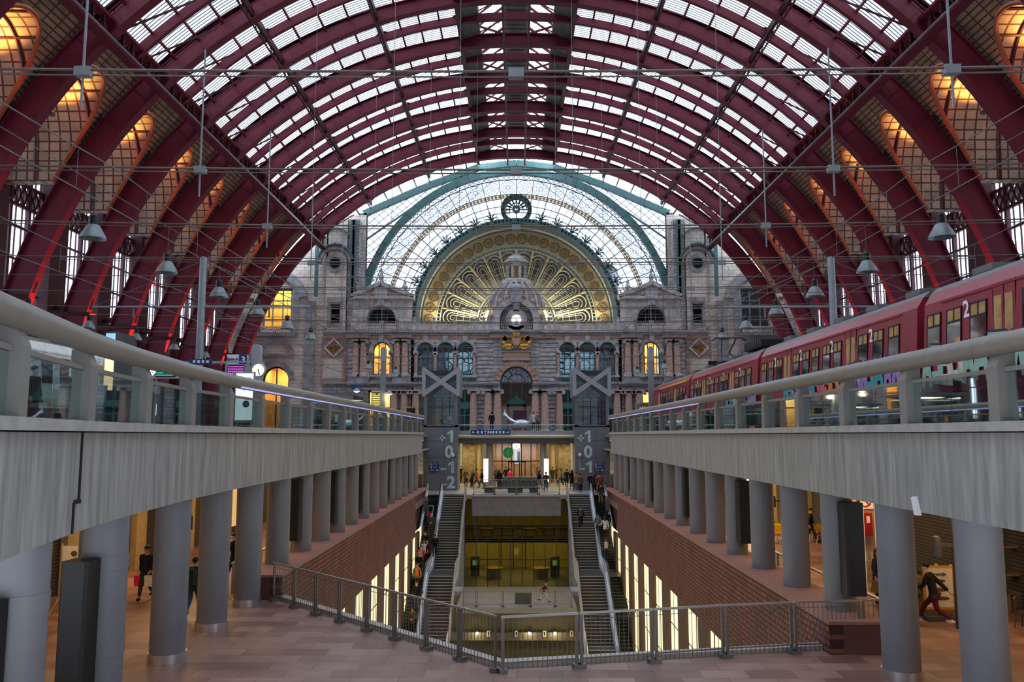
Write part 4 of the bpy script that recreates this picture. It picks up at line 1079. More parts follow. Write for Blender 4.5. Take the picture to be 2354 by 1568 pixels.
A(MB().box(CX - Rn, CX + Rn, YF + 1.0, YF + 1.2, FZ(760), zs + Rn), 'niche_back', 'black')
sh = MB()
dome = [(K(r_), z_ * .56) for r_, z_ in ((66, 0), (65.5, 1.0), (62, 2.1), (54, 3.4), (42, 4.6), (30, 5.5), (20, 6.0), (0, 6.3))]
sh.lathe(dome, (CX, YF + 2.5, FZ(705, YF)), 24); A(sh, 'dome', mat('slate', (.20, .175, .19), .7, var=.2, scale=2), True)
A(MB().lathe([(K(60), 0), (K(60), FZ(705) - FZ(745))], (CX, YF + 2.6, FZ(745)), 24), 'drum', 'stone_grey')
dr = MB()
for k in range(9):
    a = -pi * k / 8; P = [(CX + (r + .05) * cos(a), YF + 2.5 + (r + .05) * sin(a), FZ(705) + z) for r, z in dome[:-1]]; dr.tube(P, .12, 5)
A(dr, 'dome_ribs', 'stone_trim')
lt = MB(); zl = FZ(638)
lt.lathe([(1.75, -.4), (1.75, 0), (1.5, .2)], (CX, YF + 2.5, zl), 8); 
for k in range(8): a = pi / 8 + pi * k / 4; lt.box(CX + 1.15 * cos(a) - .17, CX + 1.15 * cos(a) + .17, YF + 2.5 + 1.15 * sin(a) - .17, YF + 2.5 + 1.15 * sin(a) + .17, zl + .1, FZ(595))
lt.lathe([(1.6, 0), (1.6, .12), (1.4, .2), (1.2, .5), (.8, .85), (.3, 1.05), (.16, 1.3), (.25, 1.45), (0, 1.75)], (CX, YF + 2.5, FZ(595)), 8)
A(lt, 'lantern', 'stone_trim'); A(MB().box(CX - .45, CX + .45, YF + 2.2, YF + 2.8, zl + .2, FZ(600)), 'lantern_statue', 'gold')
kt = MB(); kt.box(CX - .7, CX + .7, YF - 1.2, YF - .3, zs + Rn + .1, FZ(665)); kt.ball((CX, YF - .7, FZ(664)), (.85, .5, .5), 12, 8)
A(kt, 'keystone', 'stone_grey')
cl = thing('station_clock', 'round white station clock in a carved stone frame above the coat of arms', 'clock', (CX, YF - .8, FZ(737)))
r = K(11.5); MB().disc(0, 0, r, -.12, 0, 28).build('dial', emit('clock_dial', (1, .90, .74), .55), cl)
MB().ring(0, 0, r, r + .28, 0, 2 * pi, -.25, .2, 28).build('bezel', 'stone_trim', cl)
MB().ring(0, 0, r + .28, r + .65, 0, 2 * pi, -.1, .2, 28).box(-1.1, 1.1, -.1, .2, -1.35, -.7).box(-.35, .35, -.1, .15, r + .4, r + 1.2).ball((0, 0, r + 1.25), (.42, .25, .35), 10, 6).build('carved_frame', 'stone_grey', cl)
def hands(root, r, y, h, m_, sc=1):
    for nme, ang, L, w in (('hour_hand', (h + m_ / 60) / 12 * 2 * pi, .55, .09), ('minute_hand', m_ / 60 * 2 * pi, .85, .06)):
        MB().bar((-sin(ang) * r * .15, y, -cos(ang) * r * .15), (sin(ang) * r * L, y, cos(ang) * r * L), w * r * 1.4, .02, up=(0, 1, 0)).build(nme, 'black', root)
def ticks(root, r, y):
    m = MB()
    for k in range(12): a = k * pi / 6; m.bar((sin(a) * r * .78, y, cos(a) * r * .78), (sin(a) * r * .92, y, cos(a) * r * .92), r * .06, .02, up=(0, 1, 0))
    m.build('hour_marks', 'black', root)
hands(cl, r, -.16, 5, 27); ticks(cl, r, -.135)
# ---------------- great glazed screen
SY = 98.6
sc = thing('glazed_screen', 'great semicircular glass screen of teal ironwork over the stone facade', 'glass screen', (0, SY, FZ(745)))
Q = lambda mb, n, m, sm=False: mb.build(n, m, sc, sm, world=True)
sx = lambda px, py: at(px, py, SY)[0]; sz = lambda py: at(1187, py, SY)[1]
ZC0 = sz(742); XC = sx(1187, 742)
RO = at(1187, 389, SY)[1] - ZC0
RI = at(1187, 507, SY)[1] - ZC0
kR = RO / 19.6                        # scale relative to my measured radii
b = MB().ring(XC, ZC0, RO - .8 * kR, RO, -.1, pi + .1, SY - .5, SY + .3, 64)
for k in range(41): a = pi * k / 40; b.bar((XC + (RO - .8) * cos(a), SY - .53, ZC0 + (RO - .8) * sin(a)), (XC + RO * cos(a), SY - .53, ZC0 + RO * sin(a)), .14, .08, up=(0, 1, 0))
Q(b, 'outer_arch', 'teal_steel')
lx_ = MB(); ra, rb = RO - 1.35 * kR, RO - .8 * kR; n = 92
for k in range(n):
    a0, a1 = pi * k / n, pi * (k + 1) / n
    for p, q in ((ra, rb), (rb, ra)): lx_.bar((XC + p * cos(a0), SY, ZC0 + p * sin(a0)), (XC + q * cos(a1), SY, ZC0 + q * sin(a1)), .05, .07, up=(0, 1, 0))
lx_.ring(XC, ZC0, ra - .06, ra + .04, 0, pi, SY - .05, SY + .05, 80); Q(lx_, 'lattice_band', 'steel_blue' if 'steel_blue' in MATS else mat('steel_blue', (.09, .15, .18), .5))
rs = MB(); rr = RO - 2.35 * kR; nr = 26
for k in range(nr):
    a = pi * (k + .5) / nr; cx, cz = XC + rr * cos(a), ZC0 + rr * sin(a); R = .92 * kR
    rs.ring(cx, cz, R - .05, R, 0, 2 * pi, SY - .04, SY + .04, 24); rs.ring(cx, cz, .2, .25, 0, 2 * pi, SY - .03, SY + .03, 10)
    for j in range(8):
        q = 2 * pi * j / 8 + a
        if k % 2: rs.ring(cx + R * .52 * cos(q), cz + R * .52 * sin(q), R * .27, R * .27 + .035, 0, 2 * pi, SY - .03, SY + .03, 10)
        else: rs.bar((cx + .22 * cos(q), SY, cz + .22 * sin(q)), (cx + R * cos(q), SY, cz + R * sin(q)), .035, .05, up=(0, 1, 0)); 
    if k % 2 == 0: rs.ring(cx, cz, R * .6, R * .6 + .035, 0, 2 * pi, SY - .03, SY + .03, 8)
Q(rs, 'rosettes', 'steel_blue')
am = MB(); ag = MB(); r0, r1 = RO - 3.75 * kR, RO - 3.25 * kR
for r_ in (r0, r1): am.ring(XC, ZC0, r_ - .04, r_ + .04, 0, pi, SY - .06, SY + .06, 80)
n = 108
for k in range(n):
    a = pi * (k + .5) / n; rm = (r0 + r1) / 2; cx, cz = XC + rm * cos(a), ZC0 + rm * sin(a)
    ag.disc(cx, cz, .19, SY - .05, SY + .02, 10); a = pi * k / n; am.bar((XC + r0 * cos(a), SY, ZC0 + r0 * sin(a)), (XC + r1 * cos(a), SY, ZC0 + r1 * sin(a)), .05, .08, up=(0, 1, 0))
Q(am, 'amber_band_bars', 'steel_blue'); Q(ag, 'amber_roundels', 'amber_glass')['kind'] = 'stuff'
gr = MB()
for k in range(nr + 1):
    a = pi * k / nr; gr.bar((XC + RI * cos(a), SY, ZC0 + RI * sin(a)), (XC + ra * cos(a), SY, ZC0 + ra * sin(a)), .10, .14, up=(0, 1, 0))
for k in range(nr): a = pi * (k + .5) / nr; gr.bar((XC + RI * cos(a), SY, ZC0 + RI * sin(a)), (XC + r0 * cos(a), SY, ZC0 + r0 * sin(a)), .05, .08, up=(0, 1, 0))
for q in (.36, .66): r_ = RI + (r0 - RI) * q; gr.ring(XC, ZC0, r_ - .035, r_ + .035, 0, pi, SY - .05, SY + .05, 70)
Q(gr, 'radial_bars', 'steel_blue')
sg = MB()
for k in range(64):
    a0, a1 = pi * k / 64, pi * (k + 1) / 64
    sg.poly([(XC + RI * cos(a0), SY + .1, ZC0 + RI * sin(a0)), (XC + RO * cos(a0), SY + .1, ZC0 + RO * sin(a0)), (XC + RO * cos(a1), SY + .1, ZC0 + RO * sin(a1)), (XC + RI * cos(a1), SY + .1, ZC0 + RI * sin(a1))])
Q(sg, 'screen_glass', 'screen_glass')
# gable frame: posts, sloping beams and diamond glazing in the spandrels
xp, zp = sx(835, 600), sz(492); xq, zq = sx(985, 428), sz(428); xt, zt = sx(1100, 388), sz(386)
gf = MB()
for s in (-1, 1):
    u = lambda x: XC + s * (XC - x)
    gf.box(min(u(xp) - .4, u(xp) + .4), max(u(xp) - .4, u(xp) + .4), SY - .5, SY + .4, sz(745), zp)
    gf.bar((u(xp), SY - .1, zp), (u(xq), SY - .1, zq), .8, .7); gf.bar((u(xq), SY - .1, zq), (u(xt), SY - .1, zt), .8, .7); gf.bar((u(xt), SY - .1, zt), (XC, SY - .1, sz(377)), .8, .7)
Q(gf, 'gable_frame', 'teal_steel')
dg = MB()
for s in (-1, 1):
    for k in range(-40, 60):
        for dirn in (-1, 1):                    # clip each diagonal to the spandrel
            pts = []
            for j in range(60):
                x = (XC - xp) * j / 59; z = ZC0 + dirn * .85 * x + k * .95
                top = zp + (zq - zp) * ((XC - xp) - x) / (xq - xp) if x > (XC - xq) else zq + (zt - zq) * ((XC - xq) - x) / (xt - xq)
                if hypot(x, z - ZC0) > RO - .1 and ZC0 < z < top: pts.append((XC + s * x, SY, z))
            if len(pts) > 1: dg.bar(pts[0], pts[-1], .05, .07, up=(0, 1, 0))
    dg.bar((XC + s * (XC - xp), SY, zp - 3.4), (XC + s * RO * cos(.85), SY, ZC0 + RO * sin(.85)), .18, .2, up=(0, 1, 0)); dg.bar((XC + s * (XC - xp), SY, zp - 8), (XC + s * RO * cos(.45), SY, ZC0 + RO * sin(.45)), .18, .2, up=(0, 1, 0))
Q(dg, 'diamond_bars', 'steel_blue')
for s in (-1, 1):
    P = [(XC + s * RO * cos(a), SY + .1, ZC0 + RO * sin(a)) for a in lin(0, pi / 2, 24)]; T = []
    tt = [(XC + s * (XC - xp), SY + .1, ZC0), (XC + s * (XC - xp), SY + .1, zp), (XC + s * (XC - xq), SY + .1, zq), (XC + s * (XC - xt), SY + .1, zt)]
    m = MB()
    for k in range(24):
        x = abs(P[k][0] - XC); x2 = abs(P[k + 1][0] - XC)
        tp_ = lambda x: zp + (zq - zp) * ((XC - xp) - x) / (xq - xp) if x > (XC - xq) else max(zq + (zt - zq) * ((XC - xq) - x) / (xt - xq), zq)
        m.poly([P[k], (P[k][0], SY + .1, max(P[k][2], tp_(x))), (P[k + 1][0], SY + .1, max(P[k + 1][2], tp_(x2))), P[k + 1]])
    x = abs(P[0][0] - XC); m.poly([P[0], (XC + s * (XC - xp), SY + .1, ZC0), (XC + s * (XC - xp), SY + .1, zp), (P[0][0], SY + .1, zp)])
    Q(m, 'spandrel_glass', 'screen_glass')
# gable wall outside the posts up to the roof is the pylon; stone infill beside it
for s in (-1, 1):
    P = MB(); q = sorted((XC + s * (XC - sx(835, 600) - .4), XC + s * (XC - sx(745, 560)))); P.box(q[0], q[1], SY - .6, SY, z_floor, sz(497)); P.build('gable_wall', 'pale_blocks', sc, world=True)
# ---------------- inner arch: perforated teal band, gilded band and peacock-fan window
ib = MB(); 
k1 = RI
ib.ring(XC, ZC0, k1 - .55, k1, 0, pi, SY - 1.2, SY + .2, 64); Q(ib, 'inner_arch', 'teal_steel')
hl = MB(); n = 84
for k in range(n):
    if k % 6 in (0,): continue
    a = pi * (k + .5) / n; hl.disc(XC + (k1 - .28) * cos(a), ZC0 + (k1 - .28) * sin(a), .16, SY - 1.23, SY - 1.19, 10)
Q(hl, 'arch_holes', 'black')['kind'] = 'stuff'
rbx = MB()
for k in range(15): a = pi * k / 14; rbx.bar((XC + (k1 - .62) * cos(a), SY - 1.26, ZC0 + (k1 - .62) * sin(a)), (XC + (k1 + .02) * cos(a), SY - 1.26, ZC0 + (k1 + .02) * sin(a)), .14, .1, up=(0, 1, 0))
Q(rbx, 'arch_joints', 'teal_steel')
sf = MB(); sf.ring(XC, ZC0, k1 - .95, k1 - .55, 0, pi, SY - .3, SY + 3.0, 64); Q(sf, 'arch_soffit', mat('pale_soffit', (.45, .44, .42), .7))
Q(MB().ring(XC, ZC0, k1 - 1.15, k1 - .9, 0, pi, SY + .6, SY + .9, 64), 'soffit_rib', 'teal_steel')
GYY = SY + 1.6
r2 = k1 - 1.0; r3 = r2 - 1.75
Q(MB().ring(XC, ZC0, r3, r2, 0, pi, GYY, GYY + .3, 64), 'gilded_band', 'gilt_plaster')
gm = MB()
for k in range(24):
    a = pi * (k + .5) / 24; cx, cz = XC + (r3 + .85) * cos(a), ZC0 + (r3 + .85) * sin(a)
    gm.ring(cx, cz, .52, .62, 0, 2 * pi, GYY - .08, GYY, 18)
    for j in range(8): q = pi * j / 4; gm.bar((cx + .1 * cos(q), GYY - .04, cz + .1 * sin(q)), (cx + .5 * cos(q), GYY - .04, cz + .5 * sin(q)), .05, .06, up=(0, 1, 0))
Q(gm, 'band_rosettes', mat('bronze_green', (.16, .16, .09), .5, .2))
r4 = r3 - .55; lb = MB()
lb.ring(XC, ZC0, r3 - .1, r3, 0, pi, GYY - .15, GYY + .1, 60).ring(XC, ZC0, r4, r4 + .12, 0, pi, GYY - .15, GYY + .1, 60)
for k in range(66): a = pi * k / 65; lb.bar((XC + r4 * cos(a), GYY, ZC0 + r4 * sin(a)), (XC + r3 * cos(a), GYY, ZC0 + r3 * sin(a)), .08, .1, up=(0, 1, 0))
Q(lb, 'square_band', 'pale_teal')
fp = MB(); fpy = MB(); nf = 14; rf0 = 5.2 * kR * .96; 
for k in range(nf + 1):
    a = pi * k / nf; fpy.tube([(XC + rf0 * cos(a), GYY, ZC0 + rf0 * sin(a)), (XC + r4 * cos(a), GYY, ZC0 + r4 * sin(a))], [.10, .16], 6)
for k in range(nf):
    a = pi * (k + .5) / nf; wq = pi / nf
    for sc_, th in ((.92, .07), (.60, .05), (.34, .04)):       # nested petal loops
        rt = r4 - .15 - (1 - sc_) * 1.5; rad = rt * sin(wq / 2) * sc_; rcen = rt - rad
        pts = [(rf0 + .2, -rf0 * sin(wq / 2) * sc_)] + [(rcen + rad * sin(t), -rad * cos(t)) for t in lin(0, pi, 12)] + [(rf0 + .2, rf0 * sin(wq / 2) * sc_)]
        fp.tube([(XC + u * cos(a) - v * sin(a), GYY, ZC0 + u * sin(a) + v * cos(a)) for u, v in pts], th, 5)
    for q in (.2, .38, .56): r_ = rf0 + (r4 - rf0) * q; fp.ring(XC, ZC0, r_ - .025, r_ + .025, a - wq / 2, a + wq / 2, GYY - .03, GYY + .03, 5)
for r_ in (rf0, rf0 - .9, rf0 - 1.1): fp.ring(XC, ZC0, r_ - .09, r_ + .09, 0, pi, GYY - .12, GYY + .1, 50)
for k in range(28): a = pi * (k + .5) / 28; fp.ring(XC + (rf0 - .5) * cos(a), ZC0 + (rf0 - .5) * sin(a), .2, .26, 0, 2 * pi, GYY - .05, GYY + .05, 8)
Q(fp, 'fan_tracery', 'pale_teal', True); Q(fpy, 'fan_ribs', mat('pale_brass', (.55, .50, .26), .45, .2), True)
m = MB()
for k in range(40):
    a0, a1 = pi * k / 40, pi * (k + 1) / 40; m.poly([(XC, GYY + .12, ZC0), (XC + r3 * cos(a0), GYY + .12, ZC0 + r3 * sin(a0)), (XC + r3 * cos(a1), GYY + .12, ZC0 + r3 * sin(a1))])
Q(m, 'fan_glass', pane('fan_pane', (.50, .52, .50), .20, .06, (.8, .85, .85)))
# medallion and palmettes on the inner arch
mx_, mz = XC, at(1187, 486, SY)[1]
md = MB(); R = 1.95 * kR
md.ring(mx_, mz, R * .72, R, 0, 2 * pi, SY - 1.1, SY - .5, 36); md.ring(mx_, mz, R * .10, R * .25, 0, 2 * pi, SY - 1.1, SY - .6, 16)
for k in range(9): a = pi * k / 8; md.bar((mx_ + R * .2 * cos(a), SY - .8, mz + R * .2 * sin(a)), (mx_ + R * .74 * cos(a), SY - .8, mz + R * .74 * sin(a)), .09, .2, up=(0, 1, 0)); md.ring(mx_ + R * .55 * cos(a + pi / 16), mz + R * .55 * sin(a + pi / 16), .2, .3, 0, 2 * pi, SY - .9, SY - .7, 10)
Q(md, 'medallion', mat('green_bronze', (.07, .11, .095), .5, .2))
mh = MB()
for k in range(16): a = 2 * pi * k / 16; mh.disc(mx_ + R * .86 * cos(a), mz + R * .86 * sin(a), .12, SY - 1.13, SY - 1.09, 8)
Q(mh, 'medallion_holes', 'black')
pm = MB(); npm = 20
for k in range(npm):
    a = pi * (k + .5) / npm
    if abs(a - pi / 2) < .12: continue
    for j in range(5):
        q = a + (j - 2) * .42; bx, bz = XC + (k1 + .1) * cos(a), ZC0 + (k1 + .1) * sin(a); L = 1.15 - abs(j - 2) * .18
        pm.tube([(bx, SY - .7, bz), (bx + .6 * L * cos(q), SY - .7, bz + .6 * L * sin(q)), (bx + L * cos(q * 1.0 + (j - 2) * .12), SY - .7, bz + L * sin(q + (j - 2) * .12))], [.05, .08, .05], 4)
    for u in (-1, 1):
        aa = a + u * .055; pm.ring(XC + (k1 + .28) * cos(aa), ZC0 + (k1 + .28) * sin(aa), .14, .2, 0, 2 * pi, SY - .73, SY - .66, 8)
Q(pm, 'palmettes', mat('dark_iron', (.035, .045, .05), .5))
# hall lights behind the fan and warm wash on the gilded band
light('AREA', (XC, SY + .5, ZC0 + .4), 650, (1, .76, .46), 20, .4, rot=(radians(176), 0, 0), name='cove_light')
# inner hall enclosure behind the fan window
o = struct('ceiling'); MB().ring(XC, ZC0 - 1, k1 - .6, k1 - .4, -.1, pi + .1, SY + 3, 112, 40).prism([(XC + (k1 - .5) * cos(a), ZC0 - 1 + (k1 - .5) * sin(a)) for a in lin(-.1, pi + .1, 30)], 112, 112.3).build('hall_shell', mat('hall_stone', (.34, .31, .29), .8), o)
light('AREA', (0, 107, ZC0 + 8), 700, (1, .88, .72), 6, name='hall_light')
# blocks seen beyond the glass screen, outside
for i, (x, w, h, c) in enumerate(((-15.5, 6, 24.5, (.16, .20, .30)), (15.8, 5.5, 24.8, (.16, .20, .30)), (-12.5, 4, 29, (.55, .58, .62)), (13.5, 3.4, 30, (.55, .58, .62)))):
    q = thing('outside_building', ('dark blue-grey roof outside seen low through the %s of the glass screen', 'pale tall building outside behind the %s of the glass screen')[i // 2] % ('left', 'right')[i % 2], 'building', (x, 118 + 4 * (i // 2), 0))
    MB().box(-w / 2, w / 2, 0, 6, 5, h).build('wall', mat('outside_%d' % (i // 2), c, .8), q); MB().prism([(-w / 2, h), (w / 2, h), (0, h + 1.2)], -.3, 6).build('roof', 'zinc', q)
# ================================================================== lift towers
pane('lift_glass', (.74, .84, .84), .08, .03)
TY = 82.0
for s, sd in ((-1, 'left'), (1, 'right')):
    x0, x1 = sorted((at(973 if s < 0 else 1402, 1050, TY)[0], at(1052 if s < 0 else 1322, 1050, TY)[0]))
    zg, zx, zt = at(1187, 980, TY)[1], at(1187, 911, TY)[1], at(1187, 845, TY)[1]
    T = thing('lift_tower', 'tall grey lift tower with a glass head and crossed frame, %s of the stairs' % sd, 'lift tower', ((x0 + x1) / 2, TY, 0))
    w = (x1 - x0) / 2; D = 3.4
    b = MB().box(-w, w, 0, D, 0, zg); b.build('shaft', 'tower_grey', T)
    j = MB()
    for z in (1.6, 3.2, 4.8): j.box(-w, w, -.012, 0, z, z + .03)
    j.box(.35, .38, -.012, 0, 0, zg); j.build('panel_joints', 'dark_grey', T)
    for u in (-1, 1):
        fr = MB(); fr.box(u * w - .32 * (u > 0), u * w + .32 * (u < 0), 0, .35, zg, zx + .1); fr.build('corner_post', 'tower_grey', T)
        MB().box(u * w - .32 * (u > 0), u * w + .32 * (u < 0), D - .35, D, zg, zx + .1).build('corner_post', 'tower_grey', T)
    MB().box(-w, w, 0, .3, zg - .1, zg + .12).build('sill', 'tower_grey', T)
    g = MB().box(-w + .05, w - .05, .12, .14, zg, zt).box(-w + .05, w - .05, D - .14, D - .12, zg, zt).box(-w + .1, -w + .12, .1, D - .1, zg, zt).box(w - .12, w - .1, .1, D - .1, zg, zt); g.build('glass', 'lift_glass', T)
    hz = zt - zx; m = .34; Wf = w + .18
    for y0 in (-.25, D - .1):
        X = MB()
        for u in (-1, 1): X.box(u * Wf - m * (u > 0), u * Wf + m * (u < 0), y0, y0 + .35, zx, zt)
        for d in (-1, 1): X.prism([(-Wf + m * .6, zx if d > 0 else zt), (-Wf + m * .6, zx + .55 * d if d > 0 else zt - .55), (Wf - m * .6, zt if d > 0 else zx), (Wf - m * .6, zt - .55 if d > 0 else zx + .55)][::1], y0 + .02 * d, y0 + .33)
        X.build('crossed_frame', 'tower_frame', T)
    mu = MB()
    for u in (-.45, 0, .45): mu.box(u * w - .04, u * w + .04, 1.4, 1.5, zg, zx)
    mu.box(-w, w, 1.4, 1.5, zg + 1.9, zg + 2.0); mu.box(-w + .3, w - .3, .5, 3, zt - .6, zt - .3); mu.build('lift_car_frame', 'black', T)
    for i, (a, py) in enumerate((('+1', 1003), ('0', 1040), ('-1', 1074), ('-2', 1110))):
        if s > 0 and i == 3: continue
        px = (1026, 1032, 1028, 1028)[i] if s < 0 else (1344, 1352, 1347, 0)[i]
        if a[0] in '+-':
            x, z = at(px + (9 if s < 0 else 7), py, TY); mat('pale_number', (.46, .62, .60), .5); (MB().prism([(x + u * 1.15, z + v * 1.15) for u, v in ((.02, -.5), (.24, -.5), (.24, .5), (.06, .5), (-.24, .30), (-.24, .10), (.02, .24))], TY - .03, TY).build('floor_number', 'pale_number', T, world=True) if a[1] == '1' else text(a[1], 1.62, (x, TY - .02, z), 'pale_number', T, name='floor_number', bold=.05))
            x, z = at(px - 9 + (2 if i == 3 else 0), py + 4, TY); q = MB().box(x - .28, x + .28, TY - .03, TY, z - .08, z + .08)
            if a[0] == '+': q.box(x - .08, x + .08, TY - .03, TY, z - .28, z + .28)
            q.build('floor_sign', 'pale_number', T, world=True)
        else:
            x, z = at(px, py, TY); text(a, 1.62, (x, TY - .02, z), 'pale_number', T, name='floor_number', bold=.05)
    x, z = at(998 if s < 0 else 1377, 1074, TY)
    sg = thing('wayfinding_sign', 'small blue arrow sign on the %s lift tower' % sd, 'sign', (x, TY - .05, z))
    MB().box(-.46, .46, -.03, .03, -.46, .46).build('board', 'sign_blue', sg)
    ar = MB()
    def arrow(mb, x, z, a, L, y=-.045, w=.05):
        d = Vector((cos(a), 0, sin(a))); p = Vector((x, y, z)); mb.bar(p - d * L / 2, p + d * L / 2, w, .02, up=(0, 1, 0))
        for q in (2.5, -2.5): e = Vector((cos(a + q), 0, sin(a + q))); mb.bar(p + d * L / 2, p + d * L / 2 + e * L * .5, w, .02, up=(0, 1, 0))
    arrow(ar, -.28, .3, pi, .26); arrow(ar, -.28, 0, pi / 2, .26); arrow(ar, .28, -.3, 0, .26); ar.build('arrows', 'sign_white', sg)
    pc = MB()
    for k in range(3):
        for j in range(2): pc.box(-.08 + j * .2 - .28 * (k == 2), .06 + j * .2 - .28 * (k == 2), -.045, -.03, .3 - k * .3 - .07, .3 - k * .3 + .07)
    pc.build('pictograms', mat('sign_pale_blue', (.25, .32, .5), .5), sg)
    cx, cz = at(1041 if s < 0 else 1333, 1046, TY)
    cm = thing('security_camera', 'small grey dome camera on an arm on the %s lift tower' % sd, 'camera', (cx, TY - .25, cz))
    MB().ball((0, 0, 0), (.16, .16, .2), 10, 7).build('dome', 'white_paint', cm); MB().box(-.05, .05, 0, .25, .1, .16).build('bracket', 'tower_frame', cm); MB().box(-.05, .05, .18, .25, -1.4, -.2).build('conduit', 'tower_frame', cm)
# ---- bridge of the upper level between the towers
BX0, BX1 = at(1052, 995, 83)[0], at(1322, 995, 83)[0]
zb0, zb1 = at(1187, 1003, 83)[1], at(1187, 990, 83)[1]
br = thing('upper_bridge', 'upper level bridge front with a cream tube between the lift towers', 'bridge', (0, 83, zb0))
MB().box(BX0, BX1, 83, 96, zb0, zb1).build('deck', 'tower_frame', br, world=True)
MB().tube([(BX0, 82.9, zb0 - .02), (BX1, 82.9, zb0 - .02)], .17, 12).build('edge_tube', mat('cream_tube', (.60, .50, .36), .35, .2), br, True, world=True)
MB().box(BX0, BX1, 83.3, 84.1, at(1187, 1016, 83)[1], zb0).build('beam', 'tower_grey', br, world=True)
o = MB().box(-34, 34, 84.1, 112, 4.55, 4.7).build('ceiling', 'soffit'); o['kind'] = 'structure'
rl = thing('bridge_railing', 'thin steel railing along the upper bridge edge', 'railing', (0, 83.2, zb1))
zr_ = at(1187, 977, 83)[1]
MB().tube([(BX0, 83.2, zr_), (BX1, 83.2, zr_)], .05, 8).build('handrail', 'steel', rl, True, world=True)
for k in range(10):
    x = BX0 + .1 + k * (BX1 - BX0 - .2) / 9; MB().box(x - .03, x + .03, 83.17, 83.23, zb1, zr_).build('post', 'steel', rl, world=True)
MB().box(BX0, BX1, 83.19, 83.20, zb1 + .08, zr_ - .1).build('glass', 'rail_glass', rl, world=True)
bx0, bx1 = at(1082, 993, 82.7)[0], at(1173, 993, 82.7)[0]; bz0, bz1 = at(1, 999.5, 82.7)[1], at(1, 988, 82.7)[1]
bs = thing('platform_banner', 'long blue direction sign on the front of the upper bridge', 'sign', ((bx0 + bx1) / 2, 82.7, (bz0 + bz1) / 2))
hw = (bx1 - bx0) / 2; MB().box(-hw, hw, -.04, .04, -(bz1 - bz0) / 2, (bz1 - bz0) / 2).build('board', 'sign_blue', bs)
a = MB(); arrow(a, -hw + .3, 0, pi, .36, -.05); arrow(a, -.5, 0, pi / 2, .36, -.05); arrow(a, hw - .3, 0, 0, .36, -.05); a.build('arrows', 'sign_white', bs)
a = MB()
for x in (-1.25, -.85, -.2, .05, .3, .6, .95, 1.3): a.box(x - .09, x + .09, -.055, -.04, -.12, .12)
a.build('pictograms', 'sign_white', bs)
# silver swan boat on the bridge
bx, bz = at(1187, 978, 84.2)
sw = thing('swan_sculpture', 'silver swan-shaped sculpture with long sweeping feathers on the bridge', 'sculpture', (bx + .2, 84.2, zb1))
MB().ball((.3, 0, .65), (.95, .5, .5), 14, 9).tube([(1.05, 0, .75), (1.25, 0, 1.1), (1.2, 0, 1.4), (1.3, 0, 1.55), (1.5, 0, 1.48)], [.2, .14, .10, .10, .03], 8).build('body', 'steel', sw, True)
f = MB()
for k in range(6): f.tube([(-.2, (k - 2.5) * .1, .8), (-.8 - .05 * k, (k - 2.5) * .12, 1.05 + .06 * k), (-1.25 - .03 * k, (k - 2.5) * .14, 1.5 + .08 * k), (-1.6 + .05 * k, (k - 2.5) * .15, 1.62 + .12 * k)], [.14, .10, .07, .03], 6)
f.build('tail_feathers', 'steel', sw, True); MB().cyl((.3, 0, 0), .5, 0, .18, 14).build('base', 'lamp_red', sw)
bn = thing('event_banner', 'dark purple standing banner behind the swan sculpture', 'banner', (bx + .4, 92, 5.5)); MB().box(-.75, .75, -.05, .05, .1, 2.6).build('panel', mat('purple', (.06, .012, .035), .6), bn); MB().box(-.5, .5, -.25, .25, 0, .1).build('base', 'dark_grey', bn)
# ---- street-level hall behind the stairs
kq = -3.2; mat('hall_wall', (.42, .33, .17), .7); mat('old_stone', (.20, .165, .10), .85, var=.4, bump=.3)
o = MB().box(-20, 20, 111, 111.4, -.4, 5.4).box(-20, kq, 105, 105.3, 0, 4.6).box(-kq, 20, 105, 105.3, 0, 4.6).build('wall_hall_back', 'hall_wall'); o['kind'] = 'structure'
o = MB().box(-20, -8.4, 98, 98.4, 0, 4.6).box(8.4, 20, 98, 98.4, 0, 4.6).build('wall_hall', 'old_stone'); o['kind'] = 'structure'
kx0, kx1 = at(1132, 1060, 98)[0], at(1243, 1060, 98)[0]
io = thing('info_office', 'brightly lit glazed information office behind the concourse', 'office', ((kx0 + kx1) / 2, 98, 0))
mu = MB(); zt = 4.5; hw = (kx1 - kx0) / 2
for k in range(6): x = -hw + k * 2 * hw / 5; mu.box(x - .05, x + .05, -.05, .05, 0, zt)
for z in (.05, 2.35, zt): mu.box(-hw, hw, -.05, .05, z - .05, z + .05)
mu.build('frame', 'black', io); MB().box(-hw, hw, .0, .02, 0, zt).build('glass', 'hall_glass', io)
MB().box(-hw, hw, 4.5, 4.6, 0, zt).box(-hw, -hw + .1, .1, 4.5, 0, zt).box(hw - .1, hw, .1, 4.5, 0, zt).box(-hw, hw, .1, 4.5, zt, zt + .1).build('back_wall', mat('office_wall', (.75, .50, .28), .7), io)
MB().box(-.35, .5, 4.3, 4.48, 1.9, zt - .1).build('bright_screen', emit('screen_white', (.95, .97, 1), .8), io)
MB().box(.1, .45, 4.25, 4.3, 2.3, 3.4).build('screen_panel', mat('sign_teal', (.05, .15, .12)), io)
d = MB(); 
for x in (-.95, -.3, .35, 1.0): d.box(x - .05, x + .05, -.12, -.05, 0, 2.3)
d.box(-1, 1.05, -.12, -.05, 2.2, 2.32); d.build('doorframe', 'black', io)
light('AREA', (0, 2.2, zt - .2), 200, (1, .74, .42), 6, 2, parent=io, name='office_light')
ix, iz = at(1168, 1041, 97.6)
MB()
